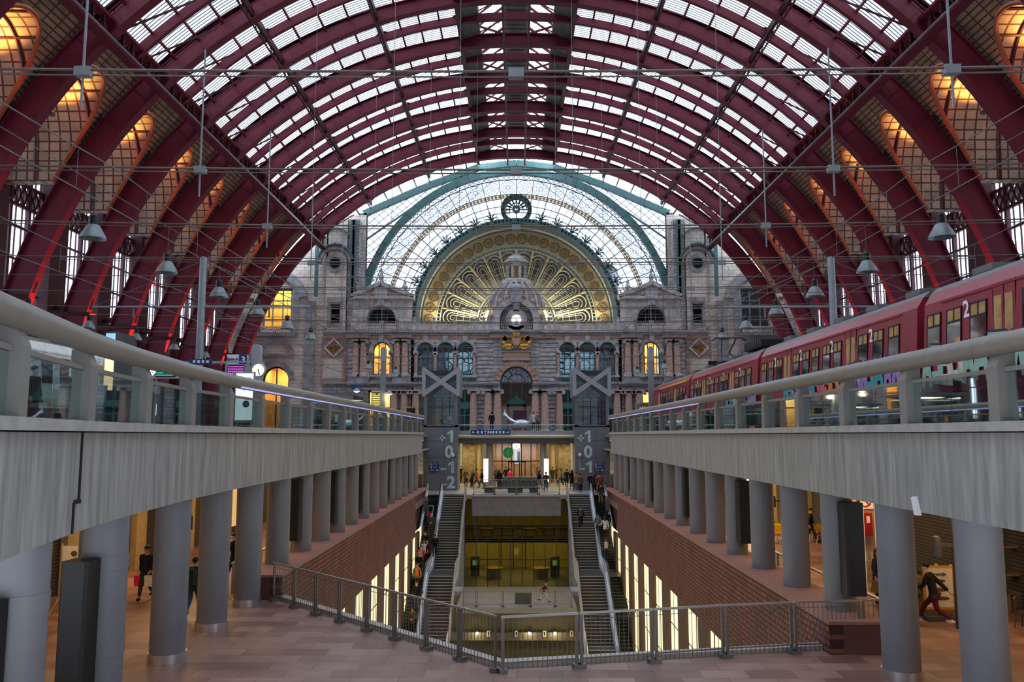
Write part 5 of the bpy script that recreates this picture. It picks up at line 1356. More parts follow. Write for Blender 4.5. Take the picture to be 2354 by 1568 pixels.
ii = thing('information_sign', 'round green information sign with a white letter i', 'sign', (ix, 97.6, iz)); MB().box(-.03, .03, .04, .4, -.03, .03).box(-.02, .02, -.02, .02, .6, 4.5 - iz).build('hanger', 'dark_grey', ii); MB().disc(0, 0, .62, -.03, .03, 24).build('disc', emit('info_green', (.005, .16, .04), .3), ii); text('i', .95, (ix, 97.55, iz), 'sign_white', ii)
hx, hz = at(1187, 1025, 88)
hc = thing('hanging_clock', 'small round lit clock hanging under the bridge ceiling', 'clock', (hx, 88, hz)); MB().disc(0, 0, .42, -.08, .08, 24).build('dial', 'clock_dial', hc); hands(hc, .42, -.1, 5, 27); MB().box(-.03, .03, -.03, .03, .4, 4.6 - hz).build('stem', 'dark_grey', hc); MB().ring(0, 0, .42, .47, 0, 2 * pi, -.1, .1, 24).build('rim', 'dark_grey', hc)
for i, px in enumerate((1125, 1249, 1078, 1102, 1270, 1296)):
    x, _ = at(px, 1060, 90 if i < 2 else 95); y = 90 if i < 2 else 95
    o = thing('hall_column', ('plain grey steel column left of the information office', 'plain grey steel column right of the information office', 'stone pier at the far left of the concourse hall', 'ochre lit column near the office on the left', 'ochre lit column near the office on the right', 'stone pier at the far right of the concourse hall')[i], 'column', (x, y, 0))
    if i < 2: MB().lathe([(0, 0), (.40, 0), (.40, 4.55), (0, 4.55)], n=20).build('shaft', 'column_paint', o, True)
    elif i in (3, 4): MB().lathe([(.5, 0), (.5, .3), (.36, .4), (.33, 4.2), (.5, 4.3), (.5, 4.55)], n=16).build('shaft', 'hall_wall', o, True)
    else: MB().box(-.75, .75, -.5, .5, 0, 4.55).build('shaft', 'old_stone', o)
for i, px in enumerate((1117, 1256)):
    x, _ = at(px, 1075, 88); o = thing('light_column', 'short glowing white light column %s of the crowd' % ('left', 'right')[i], 'lamp', (x, 88, 0)); MB().box(-.3, .3, -.3, .3, 0, .5).build('base', 'tower_frame', o); MB().box(-.24, .24, -.24, .24, .5, 2.9).build('glow', emit('glow_white', (1, .94, .8), .7), o)
for x in (-5.6, 5.6): light('AREA', (x, 92, 4.4), 110, (1, .72, .34), 3, name='hall_lights')
light('AREA', (0, 86.5, 4.4), 110, (1, .82, .55), 8, 2, name='hall_lights')
# counter with large letters, bench on the landing
ct = thing('letter_counter', 'grey counter with large metal letters behind the crowd', 'counter', (at(1190, 1090, 86)[0], 86, 0)); MB().box(-2.1, 2.1, 0, .8, 0, 1.1).build('body', 'tower_grey', ct); text('ANTWERPEN', 1.0, (at(1190, 1090, 85.9)[0], 85.95, .56), 'black', ct, sx=.68)
bn = thing('landing_bench', 'long dark bench with pale panels behind the landing rail', 'bench', (0, 78.5, 0)); MB().box(-3.2, 2.2, -.35, .35, .42, .52).build('seat', 'black', bn); MB().box(-3.0, -2.0, -.3, .3, 0, .42).box(-.8, .6, -.3, .3, 0, .42).box(1.2, 2.0, -.3, .3, 0, .42).build('base', 'dark_grey', bn)
# ---- mesh fences: a panel is two posts, two rails and wires
mat('fence_steel', (.20, .205, .21), .45, .6); mat('wire', (.16, .16, .16), .5, .5)
def panel(x0, y0, x1, y1, z, h, label, grp, dens=.115, low=.22, gap=.06, name='fence_panel'):
    L = hypot(x1 - x0, y1 - y0); t = thing(name, label, 'fence panel', (x0, y0, z), math.atan2(y1 - y0, x1 - x0), grp)
    for u in (gap, L - gap):
        MB().box(u - .035, u + .035, -.02, .02, 0.0, h).build('post', 'fence_steel', t)
        MB().box(u - .09, u + .09, -.10, .12, 0, .10).build('foot', 'fence_steel', t)
    MB().bar((0.02, 0, h + .02), (L - .02, 0, h + .02), .055, .05).build('top_rail', 'brushed_steel', t)
    MB().bar((gap, 0, low), (L - gap, 0, low), .03, .03).build('bottom_rail', 'fence_steel', t)
    w = MB(); n = int((L - 2 * gap) / dens)
    for k in range(1, n): u = gap + (L - 2 * gap) * k / n; w.box(u - .006, u + .006, -.006, .006, .06, h)
    for k in range(2): zz = h - .12 - k * .9; w.box(gap, L - gap, -.005, .005, zz, zz + .012)
    w.build('wire_mesh', 'wire', t)
    return t
lposts = [625, 674, 724, 779, 842, 906, 979, 1056, 1142]
lb = [1383, 1401, 1417, 1437, 1458, 1480, 1505, 1531, 1549]
def lerp(a, b, t): return a + (b - a) * t
Lf = hypot(FC[0] - FL[0], FC[1] - FL[1])
for i in range(8):
    ts = []
    for px in (lposts[i], lposts[i + 1]):
        lo, hi = -.2, 1.1                      # where along the straight fence line this post stands
        for _ in range(40):
            m = (lo + hi) / 2; x, y = lerp(FL[0], FC[0], m), lerp(FL[1], FC[1], m)
            d = y * cos(PITCH) + (0 - EYE) * sin(PITCH); q = VPX + FPX * x / d
            if q < px: lo = m
            else: hi = m
        ts.append(lo)
    a, b = ts
    panel(lerp(FL[0], FC[0], a), lerp(FL[1], FC[1], a), lerp(FL[0], FC[0], b), lerp(FL[1], FC[1], b), 0, 1.22, 'wire mesh fence panel, %s from the left ledge towards the corner' % ORD[i], 'mesh fence on the left of the void')
rp = [1150, 1332, 1505, 1668, 1826, 1984, 2040]; rbs = [1548, 1536, 1524, 1512, 1503, 1497, 1494]
for i in range(6):
    a, b = ground(rp[i], rbs[i] , 0), ground(rp[i + 1], rbs[i + 1], 0)
    t_a = (rp[i] - 1150) / 890; 
    panel(a[0], a[1], b[0], b[1], 0, 1.22, 'wire mesh fence panel, %s right of the corner' % ORD[i], 'mesh fence on the right of the void')
# landing and lower rails
for i, (a, b) in enumerate(((-3.95, -2.0), (-2.0, 0), (0, 2.0), (2.0, 3.95))):
    panel(a, 76.15, b, 76.15, 0, 1.32, 'fine mesh railing panel on the landing, %s from the left' % ORD[i], 'mesh rail on the landing', .09, name='railing_panel')
for i, (px0, px1) in enumerate(((1063, 1095), (1095, 1156), (1156, 1220), (1220, 1276), (1276, 1316))):
    a, b = at(px0, 1390, 70.7)[0], at(px1, 1390, 70.7)[0]; panel(a, 70.7, b, 70.7, B1, 1.35, 'grey railing panel of the lower level, %s from the left' % ORD[i], 'rail of the lower level', .13, name='railing_panel')
lx0 = at(1203, 1380, 71.2)[0]; lp = thing('lower_poster', 'framed notice board leaning inside the lower railing', 'board', (lx0, 71.0, B1)); MB().box(-.72, .72, 0, .06, .15, 1.1).build('frame', 'fence_steel', lp); MB().box(-.64, .64, -.02, 0, .22, 1.03).build('sheet', 'concrete_dark', lp)
# ================================================================== stairs and escalators
EP = [(77.2, 0), (75.6, 0), (66.9, -5.15), (63.6, -5.15), (52.0, -12.1), (50.5, -12.1)]
def ez(y, pts=EP):
    for (ya, za), (yb, zb) in zip(pts, pts[1:]):
        if yb <= y <= ya: return za + (zb - za) * (ya - y) / (ya - yb)
    return pts[0][1] if y > pts[0][0] else pts[-1][1]
SP = [(77.2, 0), (75.6, 0), (72.2, -1.95), (71.3, -1.95), (66.9, -5.15), (63.6, -5.15), (57.6, -8.75), (56.6, -8.75), (50.6, -12.3)]
mat('step_metal', (.075, .07, .066), .5, .4); mat('step_nose', (.75, .66, .52), .4, .2); mat('escalator_step', (.016, .017, .018), .45, .3)
def flight(pts, x0, x1, tread):
    st, ns = MB(), MB()
    for (ya, za), (yb, zb) in zip(pts, pts[1:]):
        if abs(za - zb) < .01: st.box(x0, x1, yb, ya, za - .3, za); ns.box(x0, x1, yb - .02, yb + .10, za, za + .008); ns.box(x0, x1, ya - .06, ya, za, za + .008); continue
        n = round((za - zb) / .175)
        for k in range(n):
            y0, y1 = ya + (yb - ya) * k / n, ya + (yb - ya) * (k + 1) / n; z1 = za + (zb - za) * (k + 1) / n
            st.box(x0, x1, y1, y0 + .02, z1 - .32, z1)
            ns.box(x0, x1, y1 - .012, y1 + .035, z1 - .02, z1 + .006)
    return st, ns
for s, sd in ((-1, 'left'), (1, 'right')):
    xa, xb = sorted((s * 4.72, s * 6.55))
    o = thing('staircase', 'long open metal staircase with lit nosings down from the landing, %s one' % sd, 'stairs', ((xa + xb) / 2, 75.6, 0))
    st, ns = flight(SP, xa, xb, .3); st.build('steps', 'step_metal', o, world=True); ns.build('nosings', 'step_nose', o, world=True)
    for x, nm in ((s * 4.64, 'inner_stringer'), (s * 6.62, 'outer_stringer')):
        MB().xprism([(y, z - .55) for y, z in SP] + [(y, z + .18) for y, z in SP[::-1]], x - .06, x + .06).build(nm, 'tower_frame', o, world=True)
    b = MB(); b.tube([(s * 4.60, y, z + 1.0) for y, z in SP], .04, 8); b.build('handrail', 'steel', o, True, world=True)
    g = MB(); g.xprism([(y, z + .1) for y, z in SP] + [(y, z + .95) for y, z in SP[::-1]], s * 4.60 - .012, s * 4.60 + .012); g.build('side_panel', mat('lilac_grey', (.32, .31, .40), .4), o, world=True)
    # escalator
    xa, xb = sorted((s * 6.92, s * 7.98))
    o = thing('escalator', 'black stepped escalator with steel balustrades, on the %s of the stairs' % sd, 'escalator', ((xa + xb) / 2, 75.6, 0))
    st, ns = flight(EP, xa, xb, .4); st.build('steps', 'escalator_step', o, world=True); ns.build('step_edges', mat('step_edge', (.10, .105, .105), .4, .4), o, world=True)
    for x, nm in ((s * 6.80, 'inner_balustrade'), (s * 8.10, 'outer_balustrade')):
        MB().xprism([(y, z - .7) for y, z in EP] + [(y, z + .25) for y, z in EP[::-1]], x - .11, x + .11).build('truss_' + nm.split('_')[0], 'brushed_steel', o, world=True)
        MB().xprism([(y, z + .25) for y, z in EP] + [(y, z + .98) for y, z in EP[::-1]], x - .015, x + .015).build(nm, mat('escalator_panel', (.88, .90, .93), .25, .2), o, world=True)
        hp = [(77.0, .75), (77.2, .9), (77.1, 1.03)] + [(y, z + 1.03) for y, z in EP[1:]]
        MB().tube([(x, y, z) for y, z in hp], .05, 8).build('handrail', 'black', o, True, world=True)
        DX = (-.13, .12) if nm == 'inner_balustrade' else (-.12, .2)
        xl, xr = sorted((x + s * DX[0], x + s * DX[1])); MB().xprism([(y, z + .24) for y, z in EP] + [(y, z + .30) for y, z in EP[::-1]], xl, xr).build('deck_board', 'escalator_panel', o, world=True)
        MB().tube([(x - s * .02, y, z + .30) for y, z in EP], .045, 6).build('skirt_trim', 'steel', o, True, world=True)
    MB().box(xa, xb, 75.55, 77.2, .0, .012).build('landing_plate', 'steel', o, world=True)
    # blade-like glass upstand at the head of the stairs
    p = thing('glass_upstand', 'tall narrow glass blade at the head of the %s stairs' % sd, 'glass panel', (s * 8.35, 76.2, 0)); MB().box(-.02, .02, -.5, .6, -.6, 2.1).build('blade', 'rail_glass', p)
    q = thing('drip_trough', 'grey planter-like trough under the %s brick wall end' % sd, 'trough', (s * 8.35, 74.5, -1.9)); MB().box(-.5, .5, -1.5, 1.2, 0, 1.6).build('body', 'concrete_dark', q)
    o = MB().box(min(s * 8.3, s * 9.0), max(s * 8.3, s * 9.0), 64.5, 77, -18, -.35).build('wall_side', mat('pier_brown', (.085, .042, .032))); o['kind'] = 'structure'
# ================================================================== trains
mat('train_red', (.27, .020, .038), .32, var=.10, scale=.7, spec=.6)
mat('train_roof', (.15, .155, .16), .5, .2); mat('train_under', (.02, .02, .022), .7)
pane('train_glass', (.16, .15, .13), .22, .05)
mat('curtain', (.42, .25, .10), .7, var=.3); mat('train_white', (.75, .75, .70), .5)
def rail_car(y0, y1, xs, s, zb, zt, label, body, wins, doors, numbers, z0w, z1w, grp, cab=False, depthx=2.9):
    """carriage whose near side is the plane x = xs; s points away from the hall's centre"""
    t = thing('train_car', label, 'train car', (xs, y0, 5.6), group=grp)
    xa, xb = xs, xs + s * depthx; mid = (xa + xb) / 2; w = depthx / 2; g = .22
    prof = [(-w + .16, zb), (-w + .02, zb + .5), (-w, zb + 1.2), (-w + .10, zt - .35), (-w + .32, zt), (w - .32, zt), (w - .1, zt - .35), (w, zb + 1.2), (w - .02, zb + .5), (w - .16, zb)]
    B = MB(); B.prism([(mid + u, z) for u, z in prof], y0 + g, y1 - g); o = B.build('body', body, t, world=True)
    R = MB(); R.prism([(mid + u, z) for u, z in [(-w + .30, zt - .03), (-w + .5, zt + .16), (-w + 1.0, zt + .30), (0, zt + .36), (w - 1.0, zt + .30), (w - .5, zt + .16), (w - .30, zt - .03)]], y0 + g - .03, y1 - g + .03)
    R.build('roof', 'train_roof', t, world=True)
    MB().box(min(xa, xb) + .5, max(xa, xb) - .5, y0 - .02, y0 + g, zb + .3, zt - .5).box(min(xa, xb) + .5, max(xa, xb) - .5, y1 - g, y1 + .02, zb + .3, zt - .5).build('gangway', 'train_under', t, world=True)
    U = MB(); U.box(min(xa, xb) + .3, max(xa, xb) - .3, y0 + .6, y1 - .6, 5.95, zb + .05)
    for k in range(4):
        yy = y0 + (2.2, 4.4, y1 - y0 - 4.4, y1 - y0 - 2.2)[k]
        for u in (xa + s * .55, xb - s * .55):
            q = MB().disc(yy, 6.02, .42, -.06, .06, 18); U.add([(u + p[1], p[0], p[2]) for p in q.v], q.f)
    U.build('underframe', 'train_under', t, world=True)
    zz = lambda z: xa - s * .012 + s * .10 * max(0, min(1, (z - (zb + 1.2)) / (zt - .35 - zb - 1.2)))
    tr = MB(); tr.bar((zz(zt - .42), y0 + 1.2, zt - .42), (zz(zt - .42), y1 - 1.2, zt - .42), .05, .04); tr.build('rain_strip', body, t, world=True)
    def face(mb, ya, yb, za, zb_, d): mb.add([(zz(za) - s * d, ya, za), (zz(za) - s * d, yb, za), (zz(zb_) - s * d, yb, zb_), (zz(zb_) - s * d, ya, zb_), (zz(za) + s * .05, ya, za), (zz(za) + s * .05, yb, za), (zz(zb_) + s * .05, yb, zb_), (zz(zb_) + s * .05, ya, zb_)], [(0, 1, 2, 3), (0, 4, 5, 1), (1, 5, 6, 2), (2, 6, 7, 3), (3, 7, 4, 0)])
    for u in wins:
        f = MB(); a, b = y0 + u, y0 + u + .78
        face(f, a, b, z0w, z1w, .004); W_ = f.build('window', 'curtain', t, world=True)
        f = MB(); face(f, a + .04, b - .04, z0w + .05, z1w - .42, .012); f.build('pane', 'train_glass', W_, world=True)
        f = MB(); zh = z1w - .38
        for q in ((a, b, z1w - .04, z1w), (a, b, z0w, z0w + .04), (a, b, zh - .03, zh + .03), (a, a + .04, z0w, z1w), (b - .04, b, z0w, z1w), (a + .37, a + .41, zh, z1w)): face(f, *q, .02)
        f.build('window_frame', 'black', W_, world=True)
    for u in doors:
        f = MB(); a = y0 + u
        face(f, a, a + .98, zb + .15, z1w + .32, .006); D = f.build('door', body, t, world=True)
        f = MB(); face(f, a + .10, a + .42, z0w - .55, z1w, .014); face(f, a + .56, a + .88, z0w - .55, z1w, .014); f.build('door_glass', 'curtain', D, world=True)
        f = MB(); face(f, a + .475, a + .505, zb + .15, z1w + .3, .014); face(f, a, a + .02, zb + .15, z1w + .3, .012); face(f, a + .96, a + .98, zb + .15, z1w + .3, .012); f.build('door_seam', 'black', D, world=True)
    for u in numbers:
        text('2', .62, (zz(z1w) - s * .03, y0 + u, z1w - .15), 'sign_white', t, rot=(pi / 2, 0, -s * pi / 2), name='class_number', ext=.004, bold=.012)
    rv = MB()
    for k in range(5): yy = y0 + 2 + k * (y1 - y0 - 4) / 4; rv.box(mid - .6, mid + .6, yy - .5, yy + .5, zt + .3, zt + .48)
    rv.build('roof_vents', 'train_roof', t, world=True)
    if cab:
        f = MB(); face(f, y0 + 1.2, y1 - 3.6, z1w + .30, z1w + .42, .012); f.build('class_stripe', mat('stripe_yellow', (.75, .42, .04)), t, world=True)
        f = MB().ring(0, 0, .16, .22, 0, 2 * pi, 0, .01, 16); q = MB(); q.add([(zz(z0w) - s * .02 - s * p[1], y0 + .9 + p[0], z0w + .1 + p[2]) for p in f.v], f.f); q.build('round_emblem', 'sign_white', t, world=True)
    return t
XT, ZB, ZT = 12.0, 6.60, 9.56
WIN = [1.35, 2.5, 3.7, 6.0, 7.1, 8.3, 9.4, 10.6, 12.9, 14.1, 15.2]; DOOR = [4.68, 11.68]; NUM = [3.40, 9.25 + .94 * 0, 8.0 - .95, 10.4, 13.85]
cars = []
for i, (a, b) in enumerate(((8.1, 24.5), (24.5, 41), (41, 57.6), (57.6, 73.2))):
    lab = ['red train car nearest the camera on the right, with mint and tan graffiti', 'second red train car on the right, purple and pink graffiti along its side', 'third red train car on the right with pantograph on its roof', 'farthest red train car on the right, yellow stripe above its windows'][i]
    wn = WIN if i < 3 else [u for u in WIN if u < 11]
    t = rail_car(a, b, XT, 1, ZB, ZT, lab, 'train_red', [u for u in wn if a + u > 13], [d for d in DOOR if a + d > 13], [n for n in (3.42, 6.92, 10.37, 13.84) if i < 3 and a + n > 14], 7.85, 8.88, 'red train on the right', cab=(i == 3))
    cars.append(t)
# painted graffiti
GC = {'mint': (.30, .48, .38), 'tan': (.42, .23, .10), 'turquoise': (.04, .30, .35), 'pink': (.62, .14, .16), 'lilac': (.33, .20, .45), 'orange': (.62, .22, .07), 'cream': (.62, .55, .44), 'navy': (.02, .08, .20)}
rnd = random.Random(5)
def graffiti(car, y0, y1, seq, ztop):
    xg = XT - .028; y = y0
    per = {}
    outl = MB()
    while y < y1:
        c = seq[int((y - y0) / (y1 - y0) * len(seq)) % len(seq)]
        w = rnd.uniform(.5, .9); h = rnd.uniform(.75, 1.0) * (ztop - ZB - .25)
        zb = ZB + .12 + rnd.uniform(0, .15); k = rnd.choice((0, 1, 2))
        P = {0: [(0, 0), (.3, 0), (.38, .5), (.5, .1), (.75, .1), (.6, 1), (.42, .95), (.3, .6), (.2, 1), (0, .95)],
             1: [(.05, 0), (.8, .05), (.9, .35), (.4, .35), (.42, .55), (.85, .6), (.9, 1), (.1, .95), (0, .5)],
             2: [(.1, 0), (.35, 0), (.4, .35), (.6, .35), (.7, 0), (.95, .05), (.7, .95), (.5, 1.05), (.3, .95)]}[k]
        pts = [(y + p * w * 1.15, zb + q * h) for p, q in P]
        o = [(y + p * w * 1.15 + (p - .45) * .12, zb + q * h + (q - .5) * .14) for p, q in P]
        nz = rnd.uniform(0, .004)
        outl.poly([(xg, a, b) for a, b in o]); per.setdefault(c, MB()).poly([(xg - .006 - nz, a, b) for a, b in pts])
        if rnd.random() < .8:
            c2 = rnd.choice(seq); q = MB()
            for j in range(3):
                yy, zz_, r = y + rnd.uniform(.1, w), zb + rnd.uniform(.1, .9) * h, rnd.uniform(.05, .12)
                per.setdefault(c2, MB()).poly([(xg - .014 - nz, yy + r * cos(2 * pi * m / 9), zz_ + r * sin(2 * pi * m / 9)) for m in range(9)])
        y += w * rnd.uniform(.75, 1.0)
    outl.build('graffiti_outline', mat('graffiti_dark', (.05, .02, .06), .5), car, world=True)
    for c, m in per.items(): m.build('graffiti', mat('graffiti_' + c, GC[c], .45), car, world=True, label='painted ' + c + ' graffiti shapes')
graffiti(cars[0], 14, 24.0, ['navy', 'tan', 'cream', 'tan', 'mint', 'mint', 'cream', 'mint'], 8.05)
graffiti(cars[1], 25.2, 36.5, ['lilac', 'turquoise', 'lilac', 'pink', 'orange', 'pink', 'turquoise', 'cream', 'turquoise'], 8.0)
graffiti(cars[2], 41.4, 47, ['lilac', 'tan', 'mint', 'turquoise'], 7.7)
fz = MB()                             # fuzzy purple crest over the lettering on the second car
for k in range(34): y = 25.4 + k * .085; fz.add([(XT - .03, y, 7.6), (XT - .03, y + .16, 7.6), (XT - .02, y + .08, 7.95 + .12 * sin(k * 1.7))], [(0, 1, 2)])
fz.build('graffiti', 'graffiti_lilac', cars[1], world=True, label='spiky lilac graffiti crest')
pg = thing('pantograph', 'dark folded pantograph raised on the red train roof', 'pantograph', (13.4, 52.5, 9.95))
m = MB()
for u in (-.5, .5): m.bar((u, -1, 0), (u * .5, .3, .7), .08, .08).bar((u * .5, .3, .7), (u * .9, -.7, 1.5), .06, .06).bar((u, -1.2, 0), (u, 1.2, 0), .1, .1)
m.tube([(-1.1, -.7, 1.35), (-.8, -.7, 1.52), (.8, -.7, 1.52), (1.1, -.7, 1.35)], .05, 6).bar((-.5, -1, 0), (.5, -1, 0), .1, .1).bar((-.9, 1.2, .1), (.9, 1.2, .1), .2, .25)
for k in range(4): m.cyl((-.5 + (k % 2), -1 + 2 * (k // 2), -.1), .1, -.2, .1, 8)
m.build('frame', 'black', pg)
rq = thing('roof_equipment', 'black ribbed equipment pack on the red train roof', 'equipment', (13.4, 43.5, 9.9)); MB().box(-.9, .9, -1.6, 1.6, 0, .35).build('case', 'black', rq)
m = MB()
for k in range(9): m.box(-.95, .95, -1.5 + k * .36, -1.35 + k * .36, .1, .45)
m.build('ribs', 'dark_grey', rq)
# pale train on the far left track
for i, (a, b) in enumerate(((14, 28.4), (28.4, 42.8))):
    rail_car(a, b, -20.0, -1, 6.5, 9.35, ['pale grey train standing behind the left balustrade, nearer car', 'pale grey train standing behind the left balustrade, farther car'][i], 'train_white', [u for u in (1.2, 2.6, 6.3, 7.7, 9.1, 12.4)], [3.9, 10.6], [2.2], 7.6, 8.75, 'pale train on the left')
# ================================================================== platforms: masts, wires, lamps, signs
D0 = 5.55
for s, sd in ((-1, 'left'), (1, 'right')):
    px = 468 if s < 0 else 1910; x, zt = at(px, 592, 36)
    p = thing('catenary_mast', 'tall grey round catenary mast with a cross arm on the %s platform' % sd, 'mast', (x, 36, D0))
    MB().lathe([(.17, 0), (.15, zt - D0), (0, zt - D0 + .05)], n=14).build('pole', 'galvanised', p, True)
    za = at(px, 705, 36)[1] - D0
    MB().tube([(-4.8, 0, za), (4.8, 0, za)], .045, 8).build('cross_arm', 'galvanised', p, True)
    w = MB()
    for u in (-1, 1): w.tube([(0, 0, zt - D0 - .15), (u * .5, 0, zt - D0 - .35), (u * 4.7, 0, za + .05)], .018, 5); w.tube([(u * 3.0, 0, za), (u * 3.0, 0, za - .5)], .04, 6)
    w.build('stay_wires', 'wire', p)
    for k, (px2, py0, Y) in enumerate(((882 if s < 0 else 1495, 798, 74),)):
        x, zt = at(px2, py0, Y); q = thing('signal_mast', 'grey concrete mast with round-topped box at the far end of the %s platform' % sd, 'mast', (x, Y, D0))
        MB().box(-.22, .22, -.2, .2, 0, zt - D0 - .8).build('pole', 'galvanised', q); MB().box(-.25, .25, -.25, .25, zt - D0 - 1.3, zt - D0 - .25).prism([(.25 * cos(a), zt - D0 - .25 + .25 * sin(a)) for a in lin(0, pi, 10)], -.25, .25).build('top_box', 'tower_frame', q)
        m = MB()
        for u in (-1, 1): m.tube([(0, 0, zt - D0 - 1.6), (u * .9, 0, zt - D0 - 1.4)], .03, 5); m.ball((u * .9, 0, zt - D0 - 1.4), .1, 8, 5); m.ball((u * .55, 0, zt - D0 - 4.2), .1, 8, 5)
        m.build('insulators', 'dark_grey', q)
# span wires across the hall with droppers
for i, py in enumerate((137, 370, 497, 588, 648, 697, 735)):
    Y = 25.5 + 9.95 * i; z = EYE + 12.1
    o = thing('span_wire', 'long thin span wire across the hall, %s counted from the camera' % ORD[i], 'wire', (0, Y, z), group='span wires across the hall')
    xs = lin(-31.2, 31.2, 24); sag = lambda x: -.45 * (1 - (x / 31.2) ** 2)
    MB().tube([(x, 0, sag(x)) for x in xs], .045, 6).build('upper_wire', 'span_metal' if 'span_metal' in MATS else mat('span_metal', (.16, .13, .115), .5, .3), o)
    MB().tube([(x, .1, sag(x) - .14) for x in xs], .03, 5).build('lower_wire', 'span_metal', o)
    for x in (-14.0, 0, 14.0): MB().box(x - .25, x + .25, -.12, .18, sag(x) - .22, sag(x) + .08).build('clamp', 'galvanised', o)
    for x in (-14.0, 14.0): MB().box(x - .03, x + .03, -.03, .03, sag(x) - 1.3, sag(x) + 5.5).build('dropper', 'galvanised', o)
    if i > 0:
        o = thing('tie_wire', 'lower pair of slack cross wires, %s from the camera' % ORD[i - 1], 'wire', (0, Y + 3, EYE + 8.6), group='lower cross wires')
        MB().tube([(x, 0, sag(x) * .7) for x in xs], .022, 5).build('wire', 'span_metal', o); MB().tube([(x, 0, sag(x) * .7 - .9) for x in xs], .02, 5).build('contact_wire', 'span_metal', o)
for i, (x, z) in enumerate(((-14, 14.3), (14, 14.3), (-20, 13.6), (20, 13.6))):
    o = thing('overhead_line', 'overhead line running lengthwise over the %s track' % ('inner left', 'inner right', 'outer left', 'outer right')[i], 'wire', (x, 8, z))
    ys = lin(0, 86, 70); MB().tube([(0, y, .35 - .3 * abs(sin(y * pi / 20))) for y in ys], .022, 5).build('messenger_wire', 'wire', o); MB().tube([(0, y, -1.1) for y in ys], .022, 5).build('contact_wire', 'wire', o)
    m = MB()
    for k in range(17): y = 2.5 + 5 * k; m.tube([(0, y, .3 - .3 * abs(sin(y * pi / 20))), (0, y, -1.1)], .008, 4)
    m.build('dropper_wires', 'wire', o)
for i, x in enumerate((-7.0, -11.5, 7.0, 11.5, -3.2, 3.2)):        # thin vertical hanger cables from the roof
    for k, Y in enumerate((45.4, 65.3)):
        z = arc(math.acos(x / RA))[1]; o = MB().tube([(x, Y, EYE + 11.8), (x, Y, z)], .016, 4).build('hanger_cable', 'wire'); tag(o, 'thin hanger cable from roof to span wire, %s at %s' % (('mid left', 'far left', 'mid right', 'far right', 'near left', 'near right')[i], ('the middle of the hall', 'the back of the hall')[k]), 'wire', 'hanger cables')
# bell lamps
def bell(x, y, z, label, sc, grp, hang=None, bracket=None):
    o = thing('bell_lamp', label, 'lamp', (x, y, z), group=grp)
    MB().lathe([(.62 * sc, 0), (.55 * sc, .18 * sc), (.30 * sc, .62 * sc), (.22 * sc, .68 * sc)], n=18).lathe([(.58 * sc, .02), (.28 * sc, .6 * sc), (0, .6 * sc)], n=18).build('shade', mat('lamp_shade', (.20, .24, .25), .4, .3), o, True)
    MB().lathe([(.22 * sc, .66 * sc), (.22 * sc, 1.1 * sc), (.1 * sc, 1.2 * sc), (0, 1.2 * sc)], n=12).build('housing', 'black', o, True)
    MB().ball((0, 0, .35 * sc), .16 * sc, 8, 6).build('bulb', mat('dim_bulb', (.6, .6, .55), .3), o)
    if hang: MB().box(-.02, .02, -.02, .02, 1.15 * sc, hang).build('rod', 'dark_grey', o)
    if bracket: MB().bar((0, 0, 1.3 * sc), (bracket, 0, 1.3 * sc), .22, .26).build('bracket_arm', 'dark_red_steel', o)
    return o
for s, sd in ((-1, 'left'), (1, 'right')):
    for i in range(6):
        Y = 38.5 + 8.4 * i; bell(s * 20.2, Y, EYE + 9.3, 'grey bell lamp hanging over the outer %s track, %s from the camera' % (sd, ORD[i]), 1.0, 'bell lamps over the %s track' % sd, hang=2.7)
    for i in range(6):
        Y = 47.7 + BAY * i; bell(s * 28.6, Y, EYE + 7.1, 'small bell lamp on a red bracket by the %s wall, %s from the camera' % (sd, ORD[i]), .72, 'bracket lamps along the %s wall' % sd, bracket=s * 5.25)
    for i in range(3):
        bell(s * 12.6, 70 + 8 * i, EYE + 5.6 + .4 * i, 'small dark bell lamp near the facade on the %s, %s from the camera' % (sd, ORD[i]), .6, 'small bell lamps before the facade', hang=6.55 - .4 * i)
# platform signs and screens on the left
def hung(name, label, cat, px, py, Y, w, h, m, extra=None):
    x, z = at(px, py, Y); o = thing(name, label, cat, (x, Y, z)); MB().box(-w / 2, w / 2, -.06, .06, -h / 2, h / 2).build('panel', m, o); 
    return o
GX = at(585, 830, 34)[0]
gan = thing('sign_gantry', 'grey sign gantry post on the left platform', 'gantry', (GX, 34.3, D0)); zg_ = at(585, 800, 34)[1] - D0
MB().box(-.18, .18, -.15, .15, 0, zg_).prism([(.18 * cos(a), zg_ + .18 * sin(a)) for a in lin(0, pi, 8)], -.15, .15).build('post', 'tower_frame', gan); zh_ = at(585, 832, 34)[1] - D0
MB().box(-3.4, .2, -.06, .06, zh_ - .05, zh_ + .05).build('beam', 'tower_frame', gan)
z3 = hung('zone_sign', 'white Zone A sign with blue track number 3', 'sign', 546, 826, 34, .84, .38, 'sign_white')
MB().box(.0 + .08, .42, -.075, -.06, -.19, .19).build('number_field', 'sign_blue', z3); x, z = at(536, 826, 34); text('Zone A', .15, (x - .01, 33.92, z), 'sign_blue', z3, bold=.004); x, z = at(561, 827, 34); text('3', .36, (x, 33.9, z - .02), 'sign_white', z3, bold=.01)
sc3 = hung('departure_screen', 'grey departure screen with rows of purple text under the zone sign', 'screen', 546, 851, 34, 1.0, .52, 'tower_frame'); MB().box(-.38, .30, -.08, -.06, -.18, .2).build('display', 'black', sc3)
m = MB()
for k in range(5):
    for j in range(8): m.box(-.36 + j * .082, -.30 + j * .082, -.09, -.08, .13 - k * .07, .165 - k * .07)
MB().box(-.45, -.40, .0, .35, .2, .55).box(.40, .45, .0, .35, .2, .55).build('hanger', 'tower_frame', sc3)
